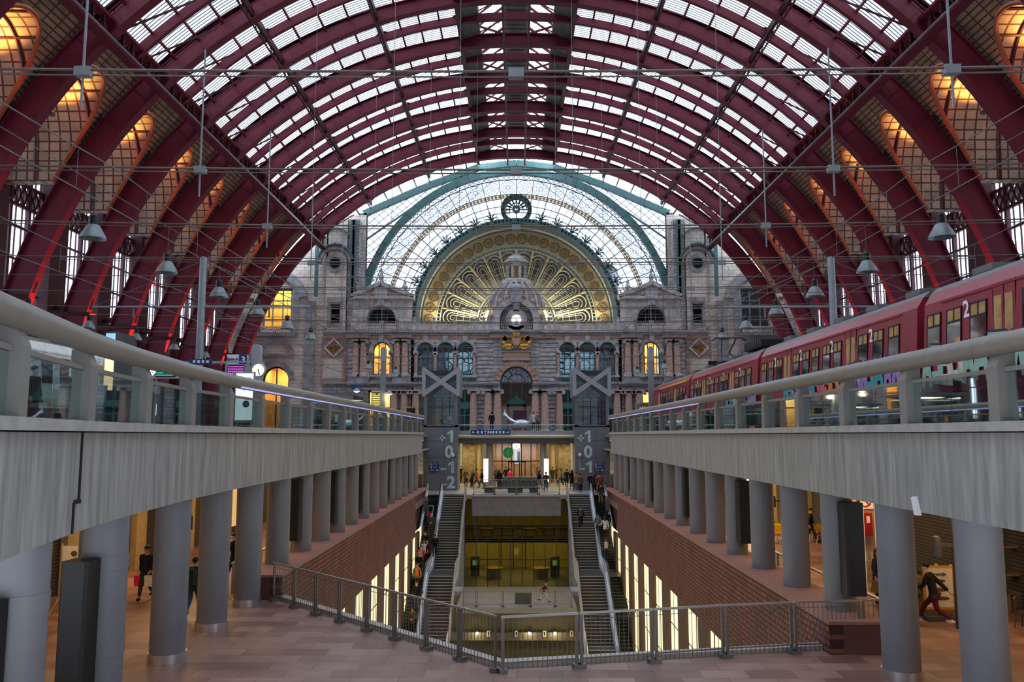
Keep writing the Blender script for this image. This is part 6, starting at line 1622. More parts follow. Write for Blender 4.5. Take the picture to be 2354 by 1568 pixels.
m.build('text_rows', emit('purple_text', (.50, .10, .55), .7), sc3)
sc2 = hung('departure_screen', 'departure screen with green text rows on the left platform', 'screen', 380, 853, 27, .85, .5, 'tower_frame'); MB().box(-.30, .36, -.08, -.06, -.2, .2).build('display', 'black', sc2)
m = MB()
for k in range(5): m.box(-.28, .34, -.09, -.08, .13 - k * .07, .15 - k * .07)
m.build('text_rows', emit('green_text', (.02, .35, .25), 1.2), sc2); MB().box(-.3, -.26, -.02, .02, -.25, -3).build('stand', 'tower_frame', sc2)
tb = hung('track_sign', 'blue track sign bracketed beside the catenary mast', 'sign', 462, 832, 33, .9, .22, 'sign_blue'); m = MB()
for k in range(4): m.box(-.3 + k * .18, -.2 + k * .18, -.075, -.06, -.05, .06)
m.build('pictograms', 'sign_white', tb); MB().box(.45, 2.0, -.03, .03, -.03, .03).build('arm', 'tower_frame', tb)
x, z = at(595, 851, 33.6); ck = thing('platform_clock', 'white round platform clock on the sign gantry', 'clock', (x, 33.6, z)); r = .255
MB().disc(0, 0, r, -.07, .07, 24).build('dial', emit('platform_dial', (1, .96, .88), .4), ck); MB().ring(0, 0, r, r + .03, 0, 2 * pi, -.09, .09, 24).build('rim', 'tower_frame', ck); hands(ck, r, -.085, 5, 27); ticks(ck, r, -.078); MB().box(-.03, .03, -.02, .6, r, r + .1).build('arm', 'tower_frame', ck)
x, z = at(339, 848, 26); ck = thing('platform_clock', 'cream clock half hidden behind the balustrade post on the left', 'clock', (x, 26, z)); MB().disc(0, 0, .26, -.06, .06, 20).build('dial', 'platform_dial', ck); hands(ck, .26, -.075, 5, 27); ticks(ck, .26, -.066); MB().box(-.04, .04, -.04, .04, -3, -.26).build('post', 'tower_frame', ck)
x, z = at(563, 905, 31); pz = thing('poster_light_box', 'white lit poster box with a blue round emblem on the left platform', 'poster', (x, 31, D0)); MB().box(-.36, .36, -.06, .06, .3, 2.2).build('case', 'tower_frame', pz); MB().box(-.32, .32, -.08, -.06, .4, 2.15).build('sheet', emit('poster_white', (.85, .95, 1), .42), pz); MB().disc(.08, 1.0, .13, -.09, -.08, 16).build('emblem', 'sign_blue', pz)
m = MB()
for k in range(4): m.box(-.2, .24, -.09, -.08, 1.95 - k * .1, 1.985 - k * .1)
m.build('text_rows', 'galvanised', pz); MB().box(-.2, .2, -.1, .1, 0, .3).build('base', 'dark_grey', pz)
x, z = at(272, 880, 20); pz = thing('poster_light_box', 'tall lit poster in blue and orange behind the left balustrade', 'poster', (x, 20, D0)); MB().box(-.12, .12, -.5, .5, .2, 2.3).build('case', 'dark_grey', pz); MB().box(-.10, .11, -.52, -.5, .9, 2.25).build('sheet', emit('poster_orange', (.9, .55, .3), .8), pz); MB().box(-.10, .11, -.53, -.52, 1.9, 2.25).build('sky', emit('poster_blue', (.15, .35, .8), .8), pz); MB().box(-.1, .1, -.4, .4, 0, .2).build('base', 'black', pz)
x, z = at(178, 930, 16.5); bn = thing('platform_bench', 'row of moulded grey seats behind the left balustrade', 'seat', (x, 16.5, D0))
MB().box(-.75, .85, -.04, .04, .32, .38).build('beam', 'black', bn)
for k in range(2): MB().xprism([(-.2, .42), (.2, .40), (.28, .85), (.24, .86), (.14, .46), (-.2, .47)], -.5 + k * .5, -.05 + k * .5).build('seat', mat('seat_grey', (.40, .42, .44), .4), bn)
for u in (-.4, .4): MB().box(u - .03, u + .03, -.03, .03, 0, .32).build('leg', 'black', bn)
x, z = at(945, 942, 70); ye = thing('ticket_screen', 'yellow framed black screen at the far end of the left balustrade', 'screen', (x, 70, D0)); MB().box(-.45, .45, -.1, .1, .6, 2.2).build('frame', mat('yellow_case', (.60, .32, .03), .5), ye); MB().box(-.36, .36, -.12, -.1, 1.05, 2.1).build('display', 'black', ye); MB().box(-.1, .1, -.1, .1, 0, .6).build('post', 'dark_grey', ye)
x, z = at(866, 920, 76); db = thing('departure_board', 'dark departure board with yellow rows before the facade on the left', 'screen', (x, 76, D0)); MB().box(-.48, .48, -.12, .12, 1.4, 3.9).build('case', 'tower_frame', db); MB().box(-.42, .42, -.14, -.12, 1.5, 3.75).build('display', 'black', db); m = MB()
for k in range(12): m.box(-.38, .38, -.15, -.14, 3.55 - k * .165, 3.62 - k * .165)
m.build('text_rows', emit('yellow_text', (.55, .42, .04), 1.0), db); MB().box(-.08, .08, -.08, .08, 0, 1.4).build('post', 'dark_grey', db)
for i, (px, py) in enumerate(((820, 897), (895, 903))):
    x, z = at(px, py, 73.8); o = thing('platform_lamp', 'lit arm lamp %s of the departure board' % ('left', 'right')[i], 'lamp', (x, 73.8, z)); MB().lathe([(.3, -.12), (.28, 0), (.1, .15), (0, .18)], n=14).build('shade', 'tower_frame', o); MB().ball((0, 0, -.1), (.22, .22, .1), 10, 6).build('bulb', emit('lamp_bulb', (1, .82, .6), 7), o); xm = at(882, 890, 74)[0] - x; MB().bar((0, 0, .2), (xm, .2, .1), .06, .06).build('arm', 'tower_frame', o); light('POINT', (0, -.1, -.4), 40, (1, .75, .45), .15, parent=o)
x, z = at(822, 888, 78); sg = hung('platform_letter_sign', 'dark blue sign on the left before the facade', 'sign', 822, 890, 78, 1.1, .42, 'sign_blue'); MB().box(-.04, .04, .08, .14, D0 - z, .2).build('post', 'dark_grey', sg)
for i, (x, y) in enumerate(((-13, 60), (13.2, 78), (-16, 80))):
    q = thing('platform_kiosk', ('small glazed kiosk halfway down the left platform', 'small glazed kiosk at the far end of the right platform', 'glazed waiting room near the facade on the left platform')[i], 'kiosk', (x, y, D0)); MB().box(-1.6, 1.6, -2, 2, 0, .9).build('base', 'dark_grey', q); MB().box(-1.55, 1.55, -1.95, 1.95, .9, 2.6).build('glass', 'hall_glass', q); MB().box(-1.8, 1.8, -2.2, 2.2, 2.6, 2.8).build('roof', 'tower_grey', q); MB().box(-1.2, 1.2, -1.5, 1.5, .9, 1.9).build('shelves', 'cream_tube', q)
    light('AREA', (0, 0, 2.5), 60, (1, .78, .5), 2, parent=q)
# ================================================================== arcades under the decks
shutter = brick('roller_shutter', (.07, .062, .056), (.06, .055, .05), (.012, .011, .010), 30, .12, .02, axes='YZ', dirt=.15)
shopglow = emit('shop_glow', (1, .66, .26), .25)
for s, sd in ((-1, 'left'), (1, 'right')):
    o = struct('wall_arcade_' + sd); XA = 15.6
    x0, x1 = sorted((s * XA, s * (XA + .4)))
    y = 8; k = 0; sh = MB(); pl = MB(); lt = MB()
    while y < 96:
        x2, x3 = sorted((s * (XA - .25), s * (XA + .4)))
        pl.box(x2, x3, y, y + .9, 0, 3.96)
        if k % 3 == (1 if s < 0 else 2): lt.box(x0, x1, y + .9, y + 4.2, .4, 3.2)
        sh.box(x0, x1, y + .9, y + 5.2, 0, 3.96) if not (k % 3 == (1 if s < 0 else 2)) else sh.box(x0, x1, y + 4.2, y + 5.2, 0, 3.96).box(x0, x1, y + .9, y + 4.2, 3.2, 3.96).box(x0, x1, y + .9, y + 4.2, 0, .4)
        y += 5.2; k += 1
    sh.build('shutters', shutter, o); pl.build('piers', 'hall_wall', o); lt.build('lit_fronts', shopglow, o)
    for i, y in enumerate((14, 23, 32, 42, 52, 62, 72)):
        light('AREA', (s * 12.6, y, 3.9), 55 if y < 30 else 90, (1, .62, .28), 1.6, 5, name='arcade_light')
    for i, y in enumerate((24.0, 30.5, 40.0, 46)):
        x = s * (11.9 if y < 35 else 12.2)
        q = thing('cylinder_lamp', 'dark round-topped cylinder lamp on a bracket under the %s deck, %s from the camera' % (sd, ORD[i]), 'lamp', (x, y, 2.0), group='cylinder lamps of the %s arcade' % sd)
        MB().lathe([(.14, 0), (.14, .42), (.10, .53), (0, .57)], n=14).build('housing', 'dark_grey', q, True); MB().bar((0, 0, .3), (s * .5, 0, .3), .08, .08).bar((s * .5, 0, -2.0), (s * .5, 0, 1.95), .10, .10).build('bracket', 'dark_grey', q)
# price board stand, notice board on the left
x, y = ground(165, 1412, 0)
st = thing('price_board', 'easel stand with three stacked price boards between the left columns', 'sign stand', (x, y, 0))
for k in range(3):
    b = MB().box(-.38, .38, -.03, .03, .62 + k * .48, 1.06 + k * .48).build('board', mat('board_white', (.62, .58, .52), .5), st)
    MB().ball((-.02, -.035, .84 + k * .48), (.10, .01, .09), 10, 6).build('picture', mat('food_brown', (.10, .05, .03)), b); MB().box(.22, .36, -.035, -.03, .68 + k * .48, 1.0 + k * .48).build('red_strip', mat('pale_red', (.50, .28, .26)), b)
    text(('1,50', '2,00', '1,50')[k], .12, (x + .12, y - .045, .70 + k * .48), 'black', b)
MB().box(-.42, -.38, -.02, .02, .45, 2.1).box(.38, .42, -.02, .02, .45, 2.1).bar((-.4, 0, .5), (-.65, -.1, 0), .04, .04).bar((.4, 0, .5), (.3, -.15, 0), .04, .04).bar((-.4, 0, .5), (.4, 0, .5), .05, .05).build('easel', 'hall_wall', st)
x, y = ground(447, 1400, 0); nb = thing('notice_board', 'white notice board with a red emblem beside the left columns', 'notice', (x - .05, 24.9, 0)); 
MB().box(-.42, .42, -.03, .03, 1.1, 2.3).build('board', 'board_white', nb); MB().disc(0, 1.85, .12, -.04, -.03, 14).box(-.3, .3, -.04, -.03, 2.12, 2.18).build('emblem', mat('emblem_red', (.35, .04, .04)), nb)
m = MB()
for k in range(5): m.box(-.34, .2, -.04, -.03, 1.6 - k * .09, 1.63 - k * .09)
m.build('text_rows', 'black', nb); MB().box(-.03, .03, 0, .04, 0, 1.1).box(-.3, .3, -.2, .2, 0, .03).build('stand', 'dark_grey', nb)
# right: coloured chairs, fire box, flowers, boards
for nm, c in (('lime', (.32, .50, .03)), ('orange', (.75, .13, .02)), ('yellow', (.70, .42, .03)), ('red', (.40, .02, .02))): mat('chair_' + nm, c, .4)
spots = [(1788, 1236, 'lime', .3, 'lime green chair at the back left of the cafe group'), (1795, 1246, 'yellow', 2.6, 'yellow chair in front of the lime green one'), (1781, 1250, 'red', 1.5, 'red chair at the left edge of the cafe group'), (1803, 1243, 'lime', -.8, 'second lime green chair, half hidden behind a column'), (1868, 1245, 'yellow', 1.6, 'yellow chair just right of the wide column'), (1884, 1232, 'orange', -.4, 'bright orange chair right of the column'), (1878, 1243, 'yellow', 2.9, 'yellow chair in front of the orange one'), (1893, 1252, 'red', -1.2, 'dark red chair at the right edge of the cafe group')]
for px, py, c, rz, lab in spots:
    x, y = ground(px, py, 0); x, y = x * 1.0, y; chair(x, y, 0, rz, lab, 'chair_' + c, 'coloured chairs in the right arcade', 'white_paint')
for px, py, lab in ((1797, 1240, 'small yellow cafe table among the lime chairs'), (1880, 1238, 'small yellow cafe table beside the orange chair')):
    x, y = ground(px, py, 0); q = thing('cafe_table', lab, 'table', (x + .1, y + .3, 0)); MB().cyl((0, 0, 0), .38, .70, .74, 18).build('tabletop', 'chair_yellow', q); MB().cyl((0, 0, 0), .04, .03, .70, 8).build('pedestal', 'white_paint', q); MB().cyl((0, 0, 0), .25, 0, .03, 14).build('base', 'white_paint', q)
def at_floor(px, py): return ground(px, py, 0)
x, y = 13.4, at(1993, 1240, 29.5)[0] * 0 + 31.5
x, z = at(1993, 1205, 31.5); q = thing('fire_cabinet', 'red fire extinguisher cabinet on a pale pillar of the right arcade', 'cabinet', (x, 31.5, z)); MB().box(-.16, .16, -.12, .12, -.42, .42).build('case', mat('fire_red', (.35, .015, .015), .4), q); MB().box(-.06, .06, -.14, -.12, .05, .3).build('pictogram', 'sign_white', q)
p = thing('arcade_pillar', 'pale rendered pillar behind the fire cabinet', 'pillar', (x, 31.95, 0)); MB().box(-.35, .35, -.3, .3, 0, 3.95).build('shaft', mat('render_pale', (.45, .36, .28)), p)
sg = thing('no_smoking_sign', 'square no smoking sign high on the pale pillar', 'sign', (x, 31.6, 2.95)); MB().box(-.3, .3, -.02, .02, -.3, .3).build('plate', 'sign_white', sg); MB().ring(0, 0, .19, .24, 0, 2 * pi, -.035, -.02, 20).bar((-.15, -.03, .15), (.15, -.03, -.15), .05, .01, up=(0, 1, 0)).build('red_ring', 'fire_red', sg); MB().box(-.13, .13, -.03, -.02, -.025, .025).build('cigarette', 'black', sg)
fx_, fy = ground(2172, 1415, 0)
fs = thing('flower_stand', 'flower stall of stepped crates with white and green blooms', 'flower stall', (fx_ + .35, fy + .9, 0))
MB().box(-1.6, 1.9, -.5, .5, 0, .55).box(-1.6, 1.9, 0, .5, .55, .95).build('crates', mat('crate_wood', (.20, .13, .07)), fs)
rn = random.Random(9); fl, lv = MB(), MB()
for k in range(130):
    x = rn.uniform(-1.6, 1.9); yy = rn.uniform(-.5, .45); z = (.62 if yy < 0 else 1.05) + rn.uniform(0, .3)
    lv.ball((x, yy, z - .08), (.10, .09, .10), 6, 4)
    if k % 2: fl.ball((x, yy, z + .05), (.055, .055, .05), 6, 4)
o = lv.build('leaves', mat('leaf_green', (.03, .10, .02), .6), fs); o['kind'] = 'stuff'; o = fl.build('blooms', mat('bloom_cream', (.62, .60, .40), .6), fs); o['kind'] = 'stuff'
fs['label'] = 'flower stall of stepped crates with cream blooms on the right'
x, y = ground(2162, 1425, 0); ab = thing('menu_board', 'yellow framed menu board on a dark rolling base by the flowers', 'sign stand', (x, y, 0)); MB().box(-.48, .48, -.25, .25, 0, .12).build('base', 'dark_grey', ab); MB().box(-.46, .46, -.04, .04, .30, 1.55).build('frame', mat('ochre_frame', (.50, .24, .03)), ab); MB().box(-.39, .39, -.05, -.04, .37, 1.48).build('sheet', 'board_white', ab); m = MB()
for k in range(3): m.ball((.05 - k * .05, -.052, .62 + k * .25), (.24, .008, .06), 10, 5)
m.build('pictures', 'food_brown', ab); text('broodje', .13, (x, y - .06, 1.32), 'black', ab); MB().box(-.04, .04, -.02, .02, .1, .3).build('pole', 'dark_grey', ab)
x, y = ground(2330, 1420, 0); sf = thing('display_shelf', 'open shop shelves with pots and plants at the right edge', 'shelf', (x + .5, y + 1.2, 0))
for z in (.5, 1.05, 1.9): MB().box(-1.2, 1.3, -.3, .3, z, z + .05).build('shelf_board', 'crate_wood', sf)
for u in (-1.2, 1.3): MB().box(u - .04, u + .04, -.3, .3, 0, 2.3).build('upright', 'dark_grey', sf)
for i in range(6):
    q = thing('flower_pot', 'steel flower pot on the %s shelf at the right edge, %s one along' % (('middle', 'top')[i // 3], ORD[i % 3]), 'pot', (x + .5 - .9 + (i % 3) * .8, y + 1.2, 1.10 if i < 3 else 1.95)); MB().lathe([(0, 0), (.13, 0), (.17, .36), (.15, .36), (.12, .1), (0, .1)], n=14).build('pot', 'galvanised', q, True)
    m = MB(); rn2 = random.Random(i)
    for k in range(14): m.ball((rn2.uniform(-.16, .16), rn2.uniform(-.12, .12), .42 + rn2.uniform(0, .2)), .07, 6, 4)
    m.build('foliage', 'leaf_green', q)['kind'] = 'stuff'
x, y = ground(1990, 1335, 0)
for i in range(2):
    q = thing('white_bucket', 'white ribbed bucket on the ledge rail side, %s of the pair' % ('left', 'right')[i], 'bucket', (x + i * .32, y, .75)); MB().lathe([(0, 0), (.10, 0), (.14, .32), (.12, .32), (.09, .03), (0, .03)], n=14).build('tub', 'white_paint', q, True)
q = thing('bucket_box', 'pale box under the two white buckets', 'box', (x + .16, y, 0)); MB().box(-.36, .36, -.2, .2, 0, .75).build('case', 'render_pale', q)
# wall seats at far right
x, y = ground(2345, 1445, 0); chair(x + .2, y, 0, .6, 'dark metal chair at the right edge beside the last column', 'dark_grey', 'terrace chairs', 'dark_grey')
for i, (px, py, col) in enumerate(((1717, 1107, (.6, .75, 1)), (1712, 1170, (1, .75, .5)))):
    x, z = at(px, py, 46); q = thing('shop_sign', ('small bright white shop sign glimpsed under the right deck', 'warm lit shop poster glimpsed between the right columns')[i], 'sign', (x + .35, 46, z)); MB().box(-.35, .35, -.06, .06, -.3 if i == 0 else -1.2, .3 if i == 0 else 1.2).build('lit_face', emit('shop_sign_%d' % i, col, 1.5), q)

for s, sd in ((-1, 'left'), (1, 'right')):
    for x, ya, yb, zc, nm in ((20.2, 30, 95, EYE + 12.0, 'outer'), (12.6, 60, 95.5, EYE + 12.15, 'inner')):
        o = MB().tube([(s * x, ya, zc), (s * x, yb, zc)], .02, 5).build('lamp_cable', 'wire'); tag(o, 'straight %s cable carrying bell lamps along the %s tracks' % (nm, sd), 'wire')
# ================================================================== people
def skinned(name, nodes_, edges, sub=1, root=0):
    """grow one continuous skin over a jointed skeleton and return it as a mesh"""
    me = bpy.data.meshes.new(name); me.from_pydata([n[:3] for n in nodes_], edges, []); me.update()
    o = bpy.data.objects.new(name, me); COL.objects.link(o)
    md_ = o.modifiers.new('skin', 'SKIN'); md_.use_smooth_shade = True
    for i, v in enumerate(me.skin_vertices[0].data):
        r = nodes_[i][3]; v.radius = r if isinstance(r, tuple) else (r, r); v.use_root = (i == root)
    s2 = o.modifiers.new('sub', 'SUBSURF'); s2.levels = sub; s2.render_levels = sub
    dg = bpy.context.evaluated_depsgraph_get()
    out = bpy.data.meshes.new_from_object(o.evaluated_get(dg)); out.name = name
    bpy.data.objects.remove(o); bpy.data.meshes.remove(me)
    out.materials.clear(); out.materials.append(None)
    return out
# joints per pose: (elbow, wrist) for the right and left arm, (knee, ankle) for the right and left leg; body faces -y
POSES = {
 'stand': dict(arms=[((-.25, .02, 1.15), (-.26, -.06, .90)), ((.25, .02, 1.15), (.26, -.06, .90))], legs=[((-.10, -.01, .50), (-.11, .02, .09)), ((.10, -.01, .50), (.12, .02, .09))], lean=0),
 'front': dict(arms=[((-.25, .02, 1.15), (-.07, -.24, 1.06)), ((.25, .02, 1.15), (.07, -.24, 1.05))], legs=[((-.10, -.01, .50), (-.12, .02, .09)), ((.10, -.01, .50), (.12, .02, .09))], lean=.01),
 'walk': dict(arms=[((-.24, .14, 1.17), (-.25, .10, .92)), ((.24, -.08, 1.16), (.23, -.26, .98))], legs=[((-.09, -.18, .54), (-.09, -.28, .12)), ((.09, .04, .50), (.09, .30, .20))], lean=.04),
 'step': dict(arms=[((-.24, .08, 1.17), (-.25, -.04, .93)), ((.24, -.03, 1.16), (.24, -.20, .98))], legs=[((-.09, -.24, .66), (-.09, -.18, .26)), ((.09, .03, .50), (.10, .10, .09))], lean=.05),
 'rail': dict(arms=[((-.26, .02, 1.15), (-.25, -.08, .92)), ((.30, -.05, 1.18), (.46, -.28, 1.05))], legs=[((-.10, -.01, .50), (-.11, .02, .09)), ((.10, -.04, .52), (.12, -.03, .10))], lean=.02),
 'lean': dict(arms=[((-.26, -.16, 1.18), (-.12, -.42, 1.22)), ((.26, -.16, 1.18), (.12, -.42, 1.22))], legs=[((-.10, .03, .50), (-.12, .14, .09)), ((.10, .03, .50), (.12, .18, .09))], lean=.12),
 'stride': dict(arms=[((-.24, .20, 1.16), (-.22, .34, 1.0)), ((.24, -.16, 1.14), (.18, -.38, 1.06))], legs=[((-.09, -.30, .58), (-.09, -.44, .16)), ((.09, .08, .50), (.09, .46, .26))], lean=.16),
 'phone': dict(arms=[((-.25, .02, 1.15), (-.26, -.05, .90)), ((.27, -.06, 1.18), (.12, -.14, 1.45))], legs=[((-.10, -.01, .50), (-.12, .02, .09)), ((.10, -.01, .50), (.12, .02, .09))], lean=0)}
CACHE = {}
def lean_(p, k): return (p[0], p[1] - k * max(0, p[2] - .92) / .6, p[2])
def spine(k): return [lean_(p, k) for p in ((0, 0, .94), (0, .005, 1.10), (0, .0, 1.28), (0, .01, 1.43))]
def body_mesh(pose):
    P = POSES[pose]; k = P['lean']; nd = []; ed = []
    def add(p, r, par=None):
        nd.append((*p, r)); 
        if par is not None: ed.append((par, len(nd) - 1))
        return len(nd) - 1
    sp = spine(k); pv = add(sp[0], (.135, .10)); a = add(sp[1], (.125, .09), pv); b = add(sp[2], (.145, .10), a); c = add(sp[3], (.10, .075), b)
    n = add(lean_((0, 0, 1.51), k), .052, c); hb = add(lean_((0, -.012, 1.575), k), (.066, .078), n); hm = add(lean_((0, -.008, 1.655), k), (.076, .094), hb); ht = add(lean_((0, 0, 1.735), k), (.05, .06), hm)
    add(lean_((0, -.105, 1.622), k), .013, hb); 
    for s_ in (-1, 1): add(lean_((s_ * .083, .005, 1.63), k), .014, hm)
    for i, s_ in enumerate((-1, 1)):
        e, w = P['arms'][i]; sh = add(lean_((s_ * .17, .01, 1.415), k), .055, c); el = add(lean_(e, k), .040, sh); wr = add(lean_(w, k), .027, el)
        E, Wv = Vector(nd[el][:3]), Vector(nd[wr][:3]); d = (Wv - E).normalized(); side = Vector((0, 1, 0)) if abs(d.y) < .8 else Vector((1, 0, 0)); side = (side - d * side.dot(d)).normalized(); inn = d.cross(side) * s_
        pm_ = add(Wv + d * .055, (.034, .022), wr)
        for j in range(4):
            q = Wv + d * .10 + side * (.030 - .020 * j); L = (.040, .046, .043, .033)[j]; f1 = add(q, .0095, pm_); f2 = add(q + d * L + inn * .012, .0088, f1); add(q + d * (L + .020) + inn * .035, .008, f2)
        t1 = add(Wv + d * .04 + side * .042, .010, wr); add(Wv + d * .085 + side * .062 + inn * .012, .0088, t1)
        kn, an = P['legs'][i]; hp = add((s_ * .09, 0, .88), (.085, .085), pv); kk = add(kn, .060, hp); aa = add(an, .040, kk); add((an[0], an[1] - .14, max(.035, an[2] - .05)), .036, aa)
    return skinned('body', nd, ed)
def jacket_mesh(pose, long_=False):
    P = POSES[pose]; k = P['lean']; nd = []; ed = []; sp = spine(k)
    def add(p, r, par=None):
        nd.append((*p, r)); 
        if par is not None: ed.append((par, len(nd) - 1))
        return len(nd) - 1
    lo = add((0, .0, .50 if long_ else .80), (.21, .17) if long_ else (.175, .135)); pv = add(sp[0], (.175, .135), lo); a = add(sp[1], (.165, .125), pv); b = add(sp[2], (.180, .135), a); c = add(sp[3], (.135, .105), b); add(lean_((0, .005, 1.515), k), (.075, .075), c)
    for i, s_ in enumerate((-1, 1)):
        e, w = P['arms'][i]; sh = add(lean_((s_ * .185, .01, 1.41), k), .078, c); el = add(lean_(e, k), .066, sh); add(lean_(w, k), .052, el)
    return skinned('jacket', nd, ed, root=1)
def trousers_mesh(pose):
    P = POSES[pose]; nd = [(0, 0, .98, (.150, .115))]; ed = []
    for i, s_ in enumerate((-1, 1)):
        kn, an = P['legs'][i]; n0 = len(nd); nd += [(s_ * .095, 0, .86, .108), (*kn, .080), (an[0], an[1], an[2] + .03, .060)]; ed += [(0, n0), (n0, n0 + 1), (n0 + 1, n0 + 2)]
    return skinned('trousers', nd, ed)
def small(pose, what):
    P = POSES[pose]; k = P['lean']; m = MB(); L = lambda p: lean_(p, k)
    if what == 'shoes':
        for kn, an in P['legs']: m.ball((an[0], an[1] - .05, an[2] - .035), (.052, .135, .055), 10, 6)
    if what == 'eyes':
        for s_ in (-1, 1): m.ball(L((s_ * .030, -.094, 1.66)), (.012, .006, .008), 8, 5)
    if what == 'mouth': m.ball(L((0, -.093, 1.585)), (.024, .006, .006), 8, 4)
    if what == 'short_hair': m.ball(L((0, .022, 1.70)), (.098, .105, .082), 14, 9)
    if what == 'long_hair': m.ball(L((0, .022, 1.70)), (.100, .108, .084), 14, 9); m.ball(L((0, .065, 1.56)), (.105, .070, .17), 12, 9)
    if what == 'hat': m.ball(L((0, .012, 1.72)), (.105, .115, .085), 14, 9); m.ball(L((0, .01, 1.81)), .03, 8, 5)
    if what == 'scarf': m.lathe([(.07, 0), (.115, .02), (.125, .07), (.085, .12)], L((0, .0, 1.42)), 14); m.box(-.09, .03, -.19 - k, -.15 - k, .95, 1.46); m.box(.03, .10, -.185 - k, -.15 - k, 1.0, 1.46)
    if what == 'skirt': m.lathe([(.15, .98), (.20, .75), (.27, .38), (.265, .38), (.19, .75)], (0, 0, 0), 18)
    return m.mesh(what, True)
def cached(key, fn):
    if key not in CACHE: CACHE[key] = fn()
    return CACHE[key]
def wear(name, me, m, par):
    o = bpy.data.objects.new(name, me); COL.objects.link(o); o.parent = par
    if not me.materials: me.materials.append(None)
    o.material_slots[0].link = 'OBJECT'; o.material_slots[0].material = MATS[m]; return o
def cloth(n, c): return mat('cloth_' + n, c, .85, var=.15, scale=12, spec=.2)
for n, c in dict(black=(.012, .012, .014), charcoal=(.035, .036, .04), navy=(.012, .018, .045), olive=(.075, .075, .05), grey=(.16, .16, .165), brown=(.15, .06, .025), red=(.42, .02, .025), pink=(.70, .03, .13), white=(.62, .61, .60), jeans=(.05, .09, .17), beige=(.36, .25, .15), mustard=(.33, .19, .03), rust=(.40, .09, .03), tan=(.28, .17, .10), orange=(.55, .14, .04), blue=(.03, .12, .32), green=(.03, .06, .035), maroon=(.09, .012, .018)).items(): cloth(n, c)
for n, c in dict(light=(.60, .36, .26), mid=(.40, .22, .14), dark=(.12, .06, .04)).items(): mat('skin_' + n, c, .5, var=.06)
for n, c in dict(dark=(.012, .009, .007), brown=(.07, .035, .015), blond=(.36, .24, .10), grey=(.25, .24, .23)).items(): mat('hair_' + n, c, .6, stretch=(9, 9, 2))
ROT = {}
def person(label, loc, rz, pose, top, bottom, hair='dark', kind='short', skin='light', extra=(), h=1.74, group=None, shoes='black', face=True):
    t = thing('person', label, 'person', loc, rz, group); t.scale = ((h * 1.09 if group else h) / 1.78,) * 3
    wear('body', cached(('b', pose), lambda: body_mesh(pose)), 'skin_' + skin, t)
    wear('coat' if 'coat' in extra else 'jacket', cached(('j', pose, 'coat' in extra), lambda: jacket_mesh(pose, 'coat' in extra)), 'cloth_' + top, t)
    if 'skirt' in extra: wear('skirt', cached(('k', pose), lambda: small(pose, 'skirt')), 'cloth_mustard', t)
    wear('trousers', cached(('t', pose), lambda: trousers_mesh(pose)), 'cloth_' + bottom, t)
    wear('shoes', cached(('s', pose), lambda: small(pose, 'shoes')), 'cloth_' + shoes, t)
    wear('hair', cached(('h', pose, kind), lambda: small(pose, kind + '_hair')), 'hair_' + hair, t)
    if face:
        wear('eyes', cached(('e', pose), lambda: small(pose, 'eyes')), 'black', t); wear('mouth', cached(('m', pose), lambda: small(pose, 'mouth')), 'cloth_rust', t)
    if 'hat' in extra: wear('hat', cached(('hat', pose), lambda: small(pose, 'hat')), 'cloth_red', t)
    for c in extra:
        if c.startswith('scarf_'): wear('scarf', cached(('sc', pose), lambda: small(pose, 'scarf')), 'cloth_' + c[6:], t)
    return t
def bag(name, label, p, off, kind, m, group=None):
    """bag worn or held by a person, off in the person's own frame"""
    k = p.scale[0]; v = Vector(off) * k; v.rotate(p.rotation_euler); o = thing(name, label, 'bag', p.location + v, p.rotation_euler.z, group); b = MB()
    if kind == 'backpack':
        b.slab([(-.15, -.02), (.15, -.02), (.16, .08), (.10, .15), (-.10, .15), (-.16, .08)], -.24, .20).ball((0, .06, .20), (.15, .085, .06), 12, 6); b.build('pack', m, o)
        MB().box(-.11, .11, .14, .18, -.18, .02).build('pocket', m, o); q = MB()
        for u in (-.1, .1): q.tube([(u, -.02, .2), (u, -.19, .17), (u * 1.1, -.17, -.05), (u, .0, -.2)], .018, 6)
        q.build('straps', 'black', o)
    elif kind == 'hand':
        b.prism([(-.15, -.36), (.15, -.36), (.17, -.02), (-.17, -.02)], -.06, .06).build('bag_body', m, o); MB().tube([(-.09, 0, -.03), (-.06, 0, .09), (.06, 0, .09), (.09, 0, -.03)], .01, 6).build('handle', m, o)
    elif kind == 'case':
        b.box(-.19, .19, -.12, .12, .08, .62).build('shell', m, o); MB().tube([(-.1, 0, .62), (-.1, 0, 1.0), (.1, 0, 1.0), (.1, 0, .62)], .012, 6).build('handle', 'steel', o)
        w = MB()
        for u in (-.15, .15): w.ball((u, 0, .04), .04, 8, 5)
        w.build('wheels', 'black', o)
    return o
def proj(x, y, z):
    d = y * cos(PITCH) + (z - EYE) * sin(PITCH); return VPX + FPX * x / d, H / 2 - FPX * ((z - EYE) * cos(PITCH) - y * sin(PITCH)) / d
def on_stairs(px, py, pts):
    """spot on a stair or escalator line that shows at px, py"""
    best = min(lin(50.8, 77, 600), key=lambda y: abs(proj(0, y, ez(y, pts))[1] - py)); z = ez(best, pts)
    d = best * cos(PITCH) + (z - EYE) * sin(PITCH); return ((px - VPX) / FPX * d, best, z)
